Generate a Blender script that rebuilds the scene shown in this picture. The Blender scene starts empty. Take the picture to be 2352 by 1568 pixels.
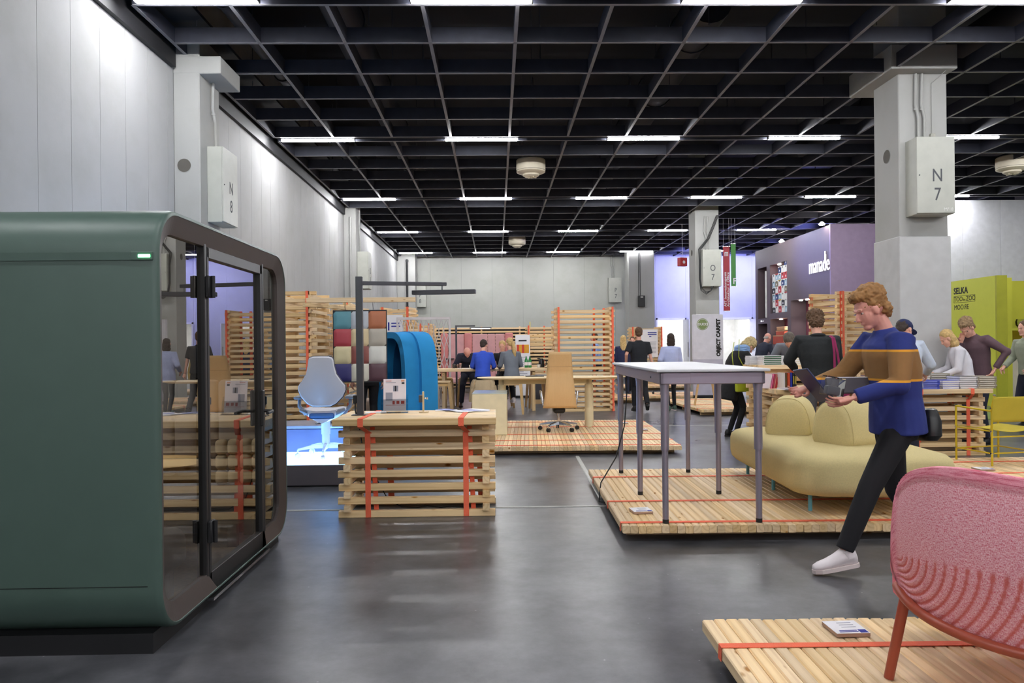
import bpy, math, random
from mathutils import Vector, Matrix, Euler
random.seed(7)
R = math.radians
PI = math.pi
scene = bpy.context.scene
col = scene.collection

# ------------------------------------------------------------------ camera, world, exposure
cam_data = bpy.data.cameras.new('camera')
cam = bpy.data.objects.new('camera', cam_data)
col.objects.link(cam)
cam_data.sensor_fit = 'HORIZONTAL'
cam_data.sensor_width = 36.0
cam_data.lens = 36.0 * 1730.0 / 2352.0
cam_data.shift_y = 10.0 / 2352.0
cam_data.clip_start = 0.05
cam.matrix_world = (Matrix.Translation((0, 0, 1.42)) @ Matrix.Rotation(-math.atan(36.0 / 1730.0), 4, 'Z')
                    @ Matrix.Rotation(0.010, 4, 'Y') @ Matrix.Rotation(PI / 2, 4, 'X'))
scene.camera = cam

world = bpy.data.worlds.new('hall_air')
scene.world = world
world.use_nodes = True
wb = world.node_tree.nodes['Background']
wb.inputs[0].default_value = (0.80, 0.84, 1.0, 1)
wb.inputs[1].default_value = 0.42
scene.view_settings.view_transform = 'Standard'
scene.view_settings.look = 'None'
scene.view_settings.gamma = 1.0
scene.view_settings.exposure = 1.43
scene.view_settings.use_curve_mapping = False
scene.cycles.use_denoising = True
scene.cycles.use_adaptive_sampling = True
scene.cycles.adaptive_threshold = 0.06
scene.cycles.max_bounces = 6
scene.cycles.diffuse_bounces = 3
scene.cycles.glossy_bounces = 3
scene.cycles.transparent_max_bounces = 12
scene.cycles.caustics_reflective = False
scene.cycles.caustics_refractive = False
scene.cycles.sample_clamp_indirect = 6.0
LAMP_STRENGTH = 60.0

def area_light(name, loc, target, size, power, color, size_y=None):
    d = bpy.data.lights.new(name, 'AREA')
    d.shape = 'RECTANGLE'
    d.size = size
    d.size_y = size_y or size
    d.energy = power
    d.color = color
    o = bpy.data.objects.new(name, d)
    col.objects.link(o)
    o.location = loc
    o.rotation_euler = (Vector(target) - Vector(loc)).to_track_quat('-Z', 'Y').to_euler()
    return o

def spot_light(name, loc, target, power, color, angle=60, blend=0.6, radius=0.05):
    d = bpy.data.lights.new(name, 'SPOT')
    d.energy = power
    d.color = color
    d.spot_size = R(angle)
    d.spot_blend = blend
    d.shadow_soft_size = radius
    o = bpy.data.objects.new(name, d)
    col.objects.link(o)
    o.location = loc
    o.rotation_euler = (Vector(target) - Vector(loc)).to_track_quat('-Z', 'Y').to_euler()
    return o

# ------------------------------------------------------------------ materials
MATS = {}

def _new(name):
    m = bpy.data.materials.new(name)
    m.use_nodes = True
    nt = m.node_tree
    return m, nt, nt.nodes['Principled BSDF']

def srgb(r, g, b):
    f = lambda c: (c / 255 / 12.92) if c / 255 <= 0.04045 else ((c / 255 + 0.055) / 1.055) ** 2.4
    return (f(r), f(g), f(b), 1.0)

def mat(name, rgb, rough=0.5, metal=0.0, var=0.06, scale=6.0, bump=0.0, bscale=60.0, emit=0.0, spec=None, coat=0.0, ecol=None):
    """plain procedural material: slight noise in value and, if asked for, a fine relief"""
    if name in MATS:
        return MATS[name]
    m, nt, b = _new(name)
    c = srgb(*rgb)
    tc = nt.nodes.new('ShaderNodeTexCoord')
    n = nt.nodes.new('ShaderNodeTexNoise')
    n.inputs['Scale'].default_value = scale
    n.inputs['Detail'].default_value = 4
    nt.links.new(tc.outputs['Object'], n.inputs['Vector'])
    rmp = nt.nodes.new('ShaderNodeMapRange')
    rmp.inputs['From Min'].default_value = 0.3
    rmp.inputs['From Max'].default_value = 0.7
    rmp.inputs['To Min'].default_value = 1 - var
    rmp.inputs['To Max'].default_value = 1 + var
    nt.links.new(n.outputs['Fac'], rmp.inputs['Value'])
    mx = nt.nodes.new('ShaderNodeVectorMath')
    mx.operation = 'SCALE'
    mx.inputs[0].default_value = c[:3]
    nt.links.new(rmp.outputs['Result'], mx.inputs['Scale'])
    nt.links.new(mx.outputs['Vector'], b.inputs['Base Color'])
    b.inputs['Roughness'].default_value = rough
    b.inputs['Metallic'].default_value = metal
    if spec is not None:
        b.inputs['Specular IOR Level'].default_value = spec
    if coat:
        b.inputs['Coat Weight'].default_value = coat
    if emit:
        b.inputs['Emission Color'].default_value = ecol or c
        b.inputs['Emission Strength'].default_value = emit
    if bump:
        n2 = nt.nodes.new('ShaderNodeTexNoise')
        n2.inputs['Scale'].default_value = bscale
        n2.inputs['Detail'].default_value = 3
        nt.links.new(tc.outputs['Object'], n2.inputs['Vector'])
        bp = nt.nodes.new('ShaderNodeBump')
        bp.inputs['Strength'].default_value = bump
        bp.inputs['Distance'].default_value = 0.01
        nt.links.new(n2.outputs['Fac'], bp.inputs['Height'])
        nt.links.new(bp.outputs['Normal'], b.inputs['Normal'])
    MATS[name] = m
    return m

def wood(name, light, dark, rings=34.0, rough=0.55, knots=True, veneer=False):
    """sawn softwood: growth rings around an off-centre pith that runs along local X, so faces show grain and ends show rings"""
    if name in MATS:
        return MATS[name]
    m, nt, b = _new(name)
    N, L = nt.nodes.new, nt.links.new
    tc = N('ShaderNodeTexCoord')
    oi = N('ShaderNodeObjectInfo')
    sep = N('ShaderNodeSeparateXYZ')
    L(tc.outputs['Object'], sep.inputs[0])
    def math_(op, a, bb):
        n = N('ShaderNodeMath'); n.operation = op
        for i, v in enumerate((a, bb)):
            if isinstance(v, (int, float)): n.inputs[i].default_value = v
            elif v is not None: L(v, n.inputs[i])
        return n.outputs[0]
    rnd = oi.outputs['Random']
    yy = math_('ADD', sep.outputs['Y'], math_('MULTIPLY_ADD', rnd, 0.06)) if False else math_('ADD', sep.outputs['Y'], math_('SUBTRACT', math_('MULTIPLY', rnd, 0.12), 0.06))
    zz = math_('ADD', sep.outputs['Z'], math_('SUBTRACT', math_('MULTIPLY', math_('FRACT', math_('MULTIPLY', rnd, 7.31), None), 0.10), 0.09))
    xs = math_('ADD', math_('MULTIPLY', sep.outputs['X'], 0.35), math_('MULTIPLY', rnd, 37.0))
    cmb = N('ShaderNodeCombineXYZ')
    L(xs, cmb.inputs[0]); L(yy, cmb.inputs[1]); L(zz, cmb.inputs[2])
    wob = N('ShaderNodeTexNoise'); wob.inputs['Scale'].default_value = 3.0; wob.inputs['Detail'].default_value = 2
    L(cmb.outputs[0], wob.inputs['Vector'])
    r2 = math_('SQRT', math_('ADD', math_('MULTIPLY', yy, yy), math_('MULTIPLY', zz, zz)), None)
    ph = math_('ADD', math_('MULTIPLY', r2, rings * 2 * PI), math_('MULTIPLY', wob.outputs['Fac'], 11.0))
    ring = math_('ADD', math_('MULTIPLY', math_('SINE', ph, None), 0.5), 0.5)
    ring = math_('POWER', ring, 2.2)
    if veneer:
        cv = N('ShaderNodeCombineXYZ')
        L(math_('MULTIPLY', xs, 1.2), cv.inputs[0]); L(math_('MULTIPLY', yy, 38.0), cv.inputs[1]); L(math_('MULTIPLY', zz, 38.0), cv.inputs[2])
        vn = N('ShaderNodeTexNoise'); vn.inputs['Scale'].default_value = 1.0; vn.inputs['Detail'].default_value = 4
        L(cv.outputs[0], vn.inputs['Vector']); ring = vn.outputs['Fac']
    fine = N('ShaderNodeTexNoise'); fine.inputs['Scale'].default_value = 1.0; fine.inputs['Detail'].default_value = 5
    cm2 = N('ShaderNodeCombineXYZ')
    L(math_('MULTIPLY', xs, 14.0), cm2.inputs[0]); L(math_('MULTIPLY', yy, 240.0), cm2.inputs[1]); L(math_('MULTIPLY', zz, 240.0), cm2.inputs[2])
    L(cm2.outputs[0], fine.inputs['Vector'])
    fac = math_('ADD', math_('MULTIPLY', ring, 0.32), math_('MULTIPLY', math_('SUBTRACT', fine.outputs['Fac'], 0.5), 0.45))
    if knots:
        cm3 = N('ShaderNodeCombineXYZ')
        L(math_('MULTIPLY', xs, 11.0), cm3.inputs[0]); L(math_('MULTIPLY', sep.outputs['Y'], 9.0), cm3.inputs[1]); L(math_('MULTIPLY', sep.outputs['Z'], 9.0), cm3.inputs[2])
        vo = N('ShaderNodeTexVoronoi'); vo.inputs['Scale'].default_value = 1.0
        L(cm3.outputs[0], vo.inputs['Vector'])
        kn = N('ShaderNodeMapRange'); kn.inputs['From Min'].default_value = 0.14; kn.inputs['From Max'].default_value = 0.06
        L(vo.outputs['Distance'], kn.inputs['Value'])
        fac = math_('ADD', fac, math_('MULTIPLY', kn.outputs['Result'], 1.6))
    mix = N('ShaderNodeMix'); mix.data_type = 'RGBA'; mix.clamp_factor = False
    mix.inputs['A'].default_value = srgb(*light)
    mix.inputs['B'].default_value = srgb(*dark)
    L(fac, mix.inputs['Factor'])
    val = math_('ADD', math_('MULTIPLY', math_('FRACT', math_('MULTIPLY', rnd, 13.7), None), 0.30), 0.84)
    sc = N('ShaderNodeVectorMath'); sc.operation = 'SCALE'
    L(mix.outputs['Result'], sc.inputs[0]); L(val, sc.inputs['Scale'])
    hs = N('ShaderNodeHueSaturation')
    L(sc.outputs[0], hs.inputs['Color'])
    L(math_('ADD', math_('MULTIPLY', math_('FRACT', math_('MULTIPLY', rnd, 5.3), None), 0.25), 0.88), hs.inputs['Saturation'])
    L(hs.outputs[0], b.inputs['Base Color'])
    b.inputs['Roughness'].default_value = rough
    b.inputs['Specular IOR Level'].default_value = 0.3
    bp = N('ShaderNodeBump'); bp.inputs['Strength'].default_value = 0.15; bp.inputs['Distance'].default_value = 0.002
    L(fine.outputs['Fac'], bp.inputs['Height']); L(bp.outputs['Normal'], b.inputs['Normal'])
    MATS[name] = m
    return m

WOOD = wood('spruce_beam', (238, 208, 162), (196, 152, 98))
OAK = wood('oak_veneer', (228, 190, 138), (196, 152, 100), knots=False, veneer=True)
ASH = wood('ash_veneer', (228, 204, 160), (204, 174, 126), knots=False, veneer=True)
STOOLW = wood('stool_timber', (206, 174, 126), (160, 122, 78), knots=False, veneer=True)
STRAP = mat('orange_webbing', (252, 116, 82), 0.7, bump=0.5, bscale=260)
WHITE = mat('white_paint', (224, 224, 220), 0.6)
BLACK = mat('black_matte', (24, 24, 27), 0.55)
CHROME = mat('chrome', (215, 215, 220), 0.12, 1.0)
PAPER = mat('white_paper', (236, 234, 238), 0.7, var=0.02)
INK = mat('dark_ink', (40, 40, 46), 0.8)
BLUEINK = mat('blue_ink', (44, 52, 150), 0.8)
PALEINK = mat('pale_ink', (150, 150, 165), 0.8)

def floor_material():
    m, nt, b = _new('dark_screed')
    N, L = nt.nodes.new, nt.links.new
    tc = N('ShaderNodeTexCoord')
    big = N('ShaderNodeTexNoise'); big.inputs['Scale'].default_value = 0.55; big.inputs['Detail'].default_value = 6; big.inputs['Roughness'].default_value = 0.62
    L(tc.outputs['Object'], big.inputs['Vector'])
    mid = N('ShaderNodeTexNoise'); mid.inputs['Scale'].default_value = 7.0; mid.inputs['Detail'].default_value = 8; mid.inputs['Roughness'].default_value = 0.7
    L(tc.outputs['Object'], mid.inputs['Vector'])
    # scratches: strongly stretched, rotated noise layers
    def scratch(rot, sx, sy, lo, hi):
        mp = N('ShaderNodeMapping'); mp.inputs['Rotation'].default_value = (0, 0, rot); mp.inputs['Scale'].default_value = (sx, sy, 1)
        L(tc.outputs['Object'], mp.inputs['Vector'])
        n = N('ShaderNodeTexNoise'); n.inputs['Scale'].default_value = 1.0; n.inputs['Detail'].default_value = 6; n.inputs['Roughness'].default_value = 0.75
        L(mp.outputs[0], n.inputs['Vector'])
        r = N('ShaderNodeMapRange'); r.inputs['From Min'].default_value = lo; r.inputs['From Max'].default_value = hi
        L(n.outputs['Fac'], r.inputs['Value'])
        return r.outputs['Result']
    s1 = scratch(0.5, 0.7, 130, 0.68, 0.80); s2 = scratch(-0.9, 0.9, 150, 0.69, 0.80); s3 = scratch(1.5, 1.1, 120, 0.69, 0.80)
    def add(a, c, k=1.0):
        n = N('ShaderNodeMath'); n.operation = 'MULTIPLY_ADD'; L(c, n.inputs[0]); n.inputs[1].default_value = k; L(a, n.inputs[2]); return n.outputs[0]
    soft = N('ShaderNodeTexNoise'); soft.inputs['Scale'].default_value = 2.6; soft.inputs['Detail'].default_value = 10; soft.inputs['Roughness'].default_value = 0.72
    L(tc.outputs['Object'], soft.inputs['Vector'])
    base = add(soft.outputs['Fac'], big.outputs['Fac'], 1.0)
    base = add(add(add(base, s1, 0.3), s2, 0.3), s3, 0.3)
    vor = N('ShaderNodeTexVoronoi'); vor.inputs['Scale'].default_value = 7.0
    L(tc.outputs['Object'], vor.inputs['Vector'])
    sp = N('ShaderNodeMapRange'); sp.inputs['From Min'].default_value = 0.045; sp.inputs['From Max'].default_value = 0.015
    L(vor.outputs['Distance'], sp.inputs['Value'])
    base = add(base, sp.outputs['Result'], 0.5)
    cr = N('ShaderNodeValToRGB')
    cr.color_ramp.elements[0].position = 0.40; cr.color_ramp.elements[0].color = srgb(52, 53, 57)
    cr.color_ramp.elements[1].position = 0.85; cr.color_ramp.elements[1].color = srgb(164, 163, 162)
    e = cr.color_ramp.elements.new(0.60); e.color = srgb(98, 98, 103)
    dv = N('ShaderNodeMath'); dv.operation = 'MULTIPLY'; L(base, dv.inputs[0]); dv.inputs[1].default_value = 0.5
    L(dv.outputs[0], cr.inputs['Fac'])
    L(cr.outputs['Color'], b.inputs['Base Color'])
    rr = N('ShaderNodeMapRange'); rr.inputs['From Min'].default_value = 0.32; rr.inputs['From Max'].default_value = 0.68
    rr.inputs['To Min'].default_value = 0.27; rr.inputs['To Max'].default_value = 0.42
    L(big.outputs['Fac'], rr.inputs['Value']); L(rr.outputs['Result'], b.inputs['Roughness'])
    return m

def wall_material(name, rgb):
    m, nt, b = _new(name)
    N, L = nt.nodes.new, nt.links.new
    tc = N('ShaderNodeTexCoord')
    n = N('ShaderNodeTexNoise'); n.inputs['Scale'].default_value = 1.3; n.inputs['Detail'].default_value = 7; n.inputs['Roughness'].default_value = 0.6
    L(tc.outputs['Object'], n.inputs['Vector'])
    cr = N('ShaderNodeValToRGB')
    c = srgb(*rgb)
    cr.color_ramp.elements[0].position = 0.28; cr.color_ramp.elements[0].color = (c[0] * 0.90, c[1] * 0.90, c[2] * 0.87, 1)
    cr.color_ramp.elements[1].position = 0.55; cr.color_ramp.elements[1].color = c
    L(n.outputs['Fac'], cr.inputs['Fac'])
    L(cr.outputs['Color'], b.inputs['Base Color'])
    b.inputs['Roughness'].default_value = 0.7
    b.inputs['Specular IOR Level'].default_value = 0.25
    n2 = N('ShaderNodeTexNoise'); n2.inputs['Scale'].default_value = 40.0; n2.inputs['Detail'].default_value = 4
    L(tc.outputs['Object'], n2.inputs['Vector'])
    bp = N('ShaderNodeBump'); bp.inputs['Strength'].default_value = 0.1; bp.inputs['Distance'].default_value = 0.005
    L(n2.outputs['Fac'], bp.inputs['Height']); L(bp.outputs['Normal'], b.inputs['Normal'])
    return m

def glass_material(name, tint=(0.86, 0.88, 0.88), ior=1.7, rough=0.0):
    m = bpy.data.materials.new(name)
    m.use_nodes = True
    nt = m.node_tree
    for n in list(nt.nodes):
        if n.type != 'OUTPUT_MATERIAL': nt.nodes.remove(n)
    N, L = nt.nodes.new, nt.links.new
    out = [n for n in nt.nodes if n.type == 'OUTPUT_MATERIAL'][0]
    t = N('ShaderNodeBsdfTransparent'); t.inputs[0].default_value = (*tint, 1)
    g = N('ShaderNodeBsdfGlossy'); g.inputs['Roughness'].default_value = rough; g.inputs[0].default_value = (0.96, 0.94, 0.90, 1)
    fr = N('ShaderNodeFresnel'); fr.inputs['IOR'].default_value = ior
    mx = N('ShaderNodeMixShader')
    L(fr.outputs[0], mx.inputs[0]); L(t.outputs[0], mx.inputs[1]); L(g.outputs[0], mx.inputs[2])
    L(mx.outputs[0], out.inputs['Surface'])
    MATS[name] = m
    return m

GLASS = glass_material('booth_glass', (0.72, 0.70, 0.66), 4.2)
CLEAR = glass_material('clear_acrylic', (0.93, 0.94, 0.95), 1.5)

# ------------------------------------------------------------------ mesh helpers
class MB:
    """collects shapes for ONE mesh"""
    def __init__(s):
        s.v = []; s.f = []; s.mi = []; s.cur = 0
    def add(s, vs, fs, M=None):
        o = len(s.v)
        if M is not None:
            vs = [M @ Vector(p) for p in vs]
        s.v.extend([tuple(p) for p in vs])
        for f in fs:
            s.f.append(tuple(i + o for i in f)); s.mi.append(s.cur)
        return s
    def box(s, x0, x1, y0, y1, z0, z1, M=None):
        vs = [(x0, y0, z0), (x1, y0, z0), (x1, y1, z0), (x0, y1, z0), (x0, y0, z1), (x1, y0, z1), (x1, y1, z1), (x0, y1, z1)]
        return s.add(vs, [(0, 3, 2, 1), (4, 5, 6, 7), (0, 1, 5, 4), (1, 2, 6, 5), (2, 3, 7, 6), (3, 0, 4, 7)], M)
    def bbox(s, x0, x1, y0, y1, z0, z1, b=0.004, M=None, seg=1):
        """box with rounded vertical corners and chamfered top and bottom edges"""
        def ring(ins, z):
            pts = []
            for cx, cy, a0 in ((x1 - b, y1 - b, 0), (x0 + b, y1 - b, 90), (x0 + b, y0 + b, 180), (x1 - b, y0 + b, 270)):
                for k in range(seg + 1):
                    a = R(a0 + 90 * k / seg)
                    pts.append((cx + (b - ins) * math.cos(a), cy + (b - ins) * math.sin(a), z))
            return pts
        rings = []
        for k in range(seg + 1):
            a = PI / 2 * k / seg
            rings.append(ring(b * (1 - math.sin(a)), z0 + b * (1 - math.cos(a))))
        for k in range(seg + 1):
            a = PI / 2 * k / seg
            rings.append(ring(b * (1 - math.cos(a)), z1 - b * (1 - math.sin(a))))
        return s.loft(rings, True, True, M)
    def loft(s, rings, cap0=True, cap1=True, M=None, closed=True):
        n = len(rings[0]); vs = [p for r in rings for p in r]; fs = []
        for i in range(len(rings) - 1):
            for j in range(n if closed else n - 1):
                k = (j + 1) % n
                fs.append((i * n + j, i * n + k, (i + 1) * n + k, (i + 1) * n + j))
        if cap0: fs.append(tuple(range(n - 1, -1, -1)))
        if cap1: fs.append(tuple((len(rings) - 1) * n + j for j in range(n)))
        return s.add(vs, fs, M)
    def tube(s, pts, r, seg=8, M=None, caps=True, closed=False, flat=1.0):
        pts = [Vector(p) for p in pts]
        rs = r if isinstance(r, (list, tuple)) else [r] * len(pts)
        rings = []
        up = None
        for i, p in enumerate(pts):
            if closed:
                t = (pts[(i + 1) % len(pts)] - pts[i - 1])
            else:
                t = (pts[min(i + 1, len(pts) - 1)] - pts[max(i - 1, 0)])
            t.normalize()
            if up is None:
                a = Vector((0, 0, 1)) if abs(t.z) < 0.9 else Vector((0, 1, 0))
                u = t.cross(a).normalized()
            else:
                u = (up - t * up.dot(t))
                u = u.normalized() if u.length > 1e-6 else t.orthogonal().normalized()
            up = u
            w = t.cross(u)
            rings.append([p + (u * math.cos(2 * PI * k / seg) + w * math.sin(2 * PI * k / seg) * flat) * rs[i] for k in range(seg)])
        if closed:
            rings.append(rings[0])
            return s.loft(rings, False, False, M)
        return s.loft(rings, caps, caps, M)
    def lathe(s, prof, seg=24, M=None, cap0=True, cap1=True):
        rings = [[(r * math.cos(2 * PI * k / seg), r * math.sin(2 * PI * k / seg), z) for k in range(seg)] for r, z in prof]
        return s.loft(rings, cap0, cap1, M)
    def prism(s, poly, d0, d1, M=None):
        """poly is in XZ, extruded along Y from d0 to d1"""
        return s.loft([[(x, d0, z) for x, z in poly], [(x, d1, z) for x, z in poly]], True, True, M)
    def ell(s, c, r, seg=14, rows=9, M=None):
        c = Vector(c)
        r = (r, r, r) if isinstance(r, (int, float)) else r
        T = Matrix.Translation(c) @ Matrix.Diagonal((r[0], r[1], r[2], 1))
        if M is not None: T = M @ T
        prof = [(max(1e-4, math.sin(PI * k / rows)), -math.cos(PI * k / rows)) for k in range(rows + 1)]
        return s.lathe(prof, seg, T)
    def mesh(s, name, mats, smooth=False, angle=None):
        me = bpy.data.meshes.new(name)
        me.from_pydata(s.v, [], s.f)
        for m in (mats if isinstance(mats, (list, tuple)) else [mats]):
            me.materials.append(m)
        if any(s.mi):
            me.polygons.foreach_set('material_index', s.mi)
        if smooth:
            me.polygons.foreach_set('use_smooth', [True] * len(me.polygons))
            if angle:
                me.set_sharp_from_angle(angle=R(angle))
        me.update()
        return me
    def build(s, name, mats, parent=None, smooth=False, angle=40, loc=None, rot=None):
        return inst(name, s.mesh(name, mats, smooth, angle), parent, loc, rot)

def inst(name, me, parent=None, loc=None, rot=None):
    o = bpy.data.objects.new(name, me)
    col.objects.link(o)
    if parent is not None: o.parent = parent
    if loc is not None: o.location = loc
    if rot is not None: o.rotation_euler = rot
    return o

def tag(o, label=None, cat=None, group=None, kind=None):
    if label: o['label'] = label
    if cat: o['category'] = cat
    if group: o['group'] = group
    if kind: o['kind'] = kind
    return o

def thing(name, label, cat, loc=(0, 0, 0), rz=0.0, group=None):
    o = bpy.data.objects.new(name, None)
    o.empty_display_size = 0.1
    col.objects.link(o)
    o.location = loc
    o.rotation_euler = (0, 0, rz)
    return tag(o, label, cat, group)

def copy_tree(o, parent=None):
    c = o.copy(); col.objects.link(c)
    if parent is not None: c.parent = parent
    for ch in KIDS.get(o.name, []) or list(o.children):
        copy_tree(ch, c)
    return c
KIDS = {}

def text(body, size, m, parent, loc, rot, extrude=0.001, align='CENTER', name='lettering', bold=0.0, spacing=1.0, sx=1.0):
    cu = bpy.data.curves.new(name, 'FONT')
    cu.body = body; cu.size = size; cu.extrude = extrude; cu.align_x = align; cu.align_y = 'CENTER'
    cu.offset = bold; cu.space_character = spacing; cu.resolution_u = 3
    cu.materials.append(m)
    o = bpy.data.objects.new(name, cu)
    col.objects.link(o)
    o.parent = parent
    o.location = loc
    o.rotation_euler = rot
    o.scale = (sx, 1, 1)
    TEXTS.append(o)
    return o
TEXTS = []
FRONT = (PI / 2, 0, 0)           # lettering that faces -Y
SIDE = (PI / 2, 0, PI / 2)       # lettering that faces +X
SIDEL = (PI / 2, 0, -PI / 2)     # lettering that faces -X

REMESH = []
def remesh(o, voxel, smooth=4, disp=None):
    md = o.modifiers.new('remesh', 'REMESH'); md.mode = 'VOXEL'; md.voxel_size = voxel; md.use_smooth_shade = True
    if smooth:
        sm = o.modifiers.new('smooth', 'SMOOTH'); sm.factor = 0.5; sm.iterations = smooth
    if disp:
        tx = bpy.data.textures.new('ruffle', 'CLOUDS'); tx.noise_scale = disp[0]; tx.noise_depth = 2
        dm = o.modifiers.new('ruffle', 'DISPLACE'); dm.texture = tx; dm.strength = disp[1]; dm.texture_coords = 'LOCAL'
    REMESH.append(o)
    return o

def apply_remesh():
    bpy.context.view_layer.update()
    dg = bpy.context.evaluated_depsgraph_get()
    for o in REMESH:
        me = bpy.data.meshes.new_from_object(o.evaluated_get(dg))
        o.modifiers.clear()
        mats = [m for m in o.data.materials]
        o.data = me
        if not me.materials:
            for m in mats: me.materials.append(m)
        me.polygons.foreach_set('use_smooth', [True] * len(me.polygons))
        me.update()
    for o in TEXTS:                       # lettering becomes plain mesh
        me = bpy.data.meshes.new_from_object(o.evaluated_get(dg))
        n = bpy.data.objects.new('lettering_mesh', me)
        col.objects.link(n)
        n.parent = o.parent; n.location = o.location; n.rotation_euler = o.rotation_euler; n.scale = o.scale
        nm = o.name
        bpy.data.objects.remove(o)
        n.name = nm

# beams share mesh data: length along local X
BEAM = 0.0558
_beams = {}
def beam_mesh(L, w=BEAM, h=BEAM, m=None, c=0.004):
    m = m or WOOD
    key = (round(L, 2), round(w, 4), round(h, 4), m.name)
    if key not in _beams:
        y, z = w / 2, h / 2
        prof = [(-y + c, -z), (y - c, -z), (y, -z + c), (y, z - c), (y - c, z), (-y + c, z), (-y, z - c), (-y, -z + c)]
        mb = MB()
        mb.loft([[(-L / 2, a, b) for a, b in prof], [(L / 2, a, b) for a, b in prof]])
        _beams[key] = mb.mesh('beam', m)
    return _beams[key]

def beam(parent, L, loc, along='X', w=BEAM, h=BEAM, name='beam', m=None, jit=0.0):
    rz = {'X': 0.0, 'Y': PI / 2}.get(along, along if not isinstance(along, str) else 0.0)
    o = inst(name, beam_mesh(L, w, h, m), parent)
    j = lambda a: random.uniform(-a, a)
    o.location = (loc[0] + (j(jit) if along == 'X' else 0), loc[1] + (j(jit) if along == 'Y' else 0), loc[2])
    o.rotation_euler = (0, 0, rz + (PI if random.random() < 0.5 else 0))
    if along == 'Z':
        o.rotation_euler = (0, PI / 2, 0)
    return o

def strap_loop(parent, pts, w=0.045, axis='X', t=0.003, name='strap'):
    """flat webbing that follows pts (in the plane normal to axis), w wide along axis"""
    mb = MB()
    a = Vector((1, 0, 0)) if axis == 'X' else Vector((0, 1, 0))
    pts = [Vector(p) for p in pts]
    n = len(pts)
    cen = sum(pts, Vector()) / n
    rings = []
    for i, p in enumerate(pts):
        tn = (pts[min(i + 1, n - 1)] - pts[max(i - 1, 0)]).normalized()
        nn = a.cross(tn).normalized()
        if nn.dot(p - cen) < 0: nn = -nn
        rings.append([p - a * w / 2, p + a * w / 2, p + a * w / 2 + nn * t, p - a * w / 2 + nn * t])
    mb.loft(rings)
    return mb.build(name, STRAP, parent)

def crib(name, label, cat, loc, rz, L, D, n, first='X', inset=0.05, over=0.0, straps=(), slab=None, group=None, jit=0.006, mids=()):
    """stack of beams laid crosswise, L long (local X) and D deep (local Y), n layers high; origin at the floor centre"""
    t = thing(name, label, cat, loc, rz, group)
    for k in range(n):
        z = BEAM * (k + 0.5)
        lx = (k % 2 == 0) == (first == 'X')
        if lx:
            for sy in (-1, 1): beam(t, L, (0, sy * (D / 2 - BEAM / 2 - over), z), 'X', jit=jit)
        else:
            for sx in (-1, 1): beam(t, D, (sx * (L / 2 - BEAM / 2 - inset), 0, z), 'Y', jit=jit)
            for mx_ in mids: beam(t, D, (mx_, 0, z), 'Y', jit=jit)
    top = n * BEAM
    if slab:
        x0, x1, y0, y1 = slab
        w = (y1 - y0) / round((y1 - y0) / BEAM)
        for i in range(round((y1 - y0) / BEAM)):
            beam(t, x1 - x0, ((x0 + x1) / 2, y0 + w * (i + 0.5), top + BEAM / 2), 'X', w=w - 0.0005, name='top_plank', jit=0.002)
    return t

def platform(name, label, x0, x1, y0, y1, rz=0.0, z=0.12, pivot=None, strap_y=(), group='timber display platforms', plank=0.0565, base=True, foot=0.06, lengths=None):
    """deck of beams that run along local Y, on cross bearers, tied with orange webbing; pivot is the near left corner"""
    t = thing(name, label, 'platform', (x0, y0, 0), rz, group)
    W, D = x1 - x0, y1 - y0
    n = round(W / plank); w = W / n
    for i in range(n):
        dy = random.uniform(-0.008, 0.008)
        o = inst('plank', beam_mesh(D, w - 0.0022, BEAM, c=0.006), t, (w * (i + 0.5), D / 2 + dy, z - BEAM / 2 + random.uniform(-0.002, 0.0)),
                 (0, 0, PI / 2 + (PI if random.random() < 0.5 else 0)))
    for yy in (0.25, D / 2, D - 0.25):
        o = inst('bearer', beam_mesh(W - 0.12, 0.08, z - BEAM - 0.002), t, (W / 2, yy, (z - BEAM - 0.002) / 2))
    for yy in strap_y:
        zz = z + 0.001
        strap_loop(t, [(-0.002, yy, z - BEAM - 0.002), (-0.002, yy, zz), (W + 0.002, yy, zz), (W + 0.002, yy, z - BEAM - 0.002)], 0.045, 'Y')
    return t
# ------------------------------------------------------------------ the hall
CEIL = 5.14
FAR = 31.8
XL, XR, YN = -4.05, 14.2, -14.0

def struct(name, o_or_mb, m=None):
    o = o_or_mb.build(name, m) if isinstance(o_or_mb, MB) else o_or_mb
    o['kind'] = 'structure'
    return o

struct('floor', MB().box(XL - 0.3, XR + 0.3, YN - 0.3, FAR + 6, -0.2, 0.0), floor_material())

WALLM = wall_material('painted_panel', (174, 174, 174))
WALLB = wall_material('painted_panel_back', (182, 183, 177))
GAP = mat('joint_grey', (120, 118, 115), 0.9)  # plain grey of the backing slab between the panels

def panel_wall(name, along, p0, p1, at, z1, step, face, m, openings=(), offset=0.0):
    """a wall of upright panels: a backing slab and one child per panel, joints recessed"""
    mb = MB()
    t = 0.02
    def slab(a0, a1, z0, zt, mbx, near, far):
        if along == 'Y': mbx.box(min(near, far), max(near, far), a0, a1, z0, zt)
        else: mbx.box(a0, a1, min(near, far), max(near, far), z0, zt)
    segs = []
    cur = p0
    for (o0, o1, oz) in openings:
        segs.append((cur, o0, 0.0)); segs.append((o0, o1, oz)); cur = o1
    segs.append((cur, p1, 0.0))
    for a0, a1, z0 in segs:
        slab(a0, a1, z0, z1, mb, at - face * t, at - face * (t + 0.22))
    w = struct(name, mb, GAP)
    for a0, a1, z0 in segs:
        k = max(1, round((a1 - a0) / step)); s_ = (a1 - a0) / k
        for i in range(k):
            b = MB()
            slab(a0 + s_ * i + 0.003, a0 + s_ * (i + 1) - 0.003, z0, z1, b, at, at - face * t)
            b.build('wall_panel', m, w)
    return w

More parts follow.
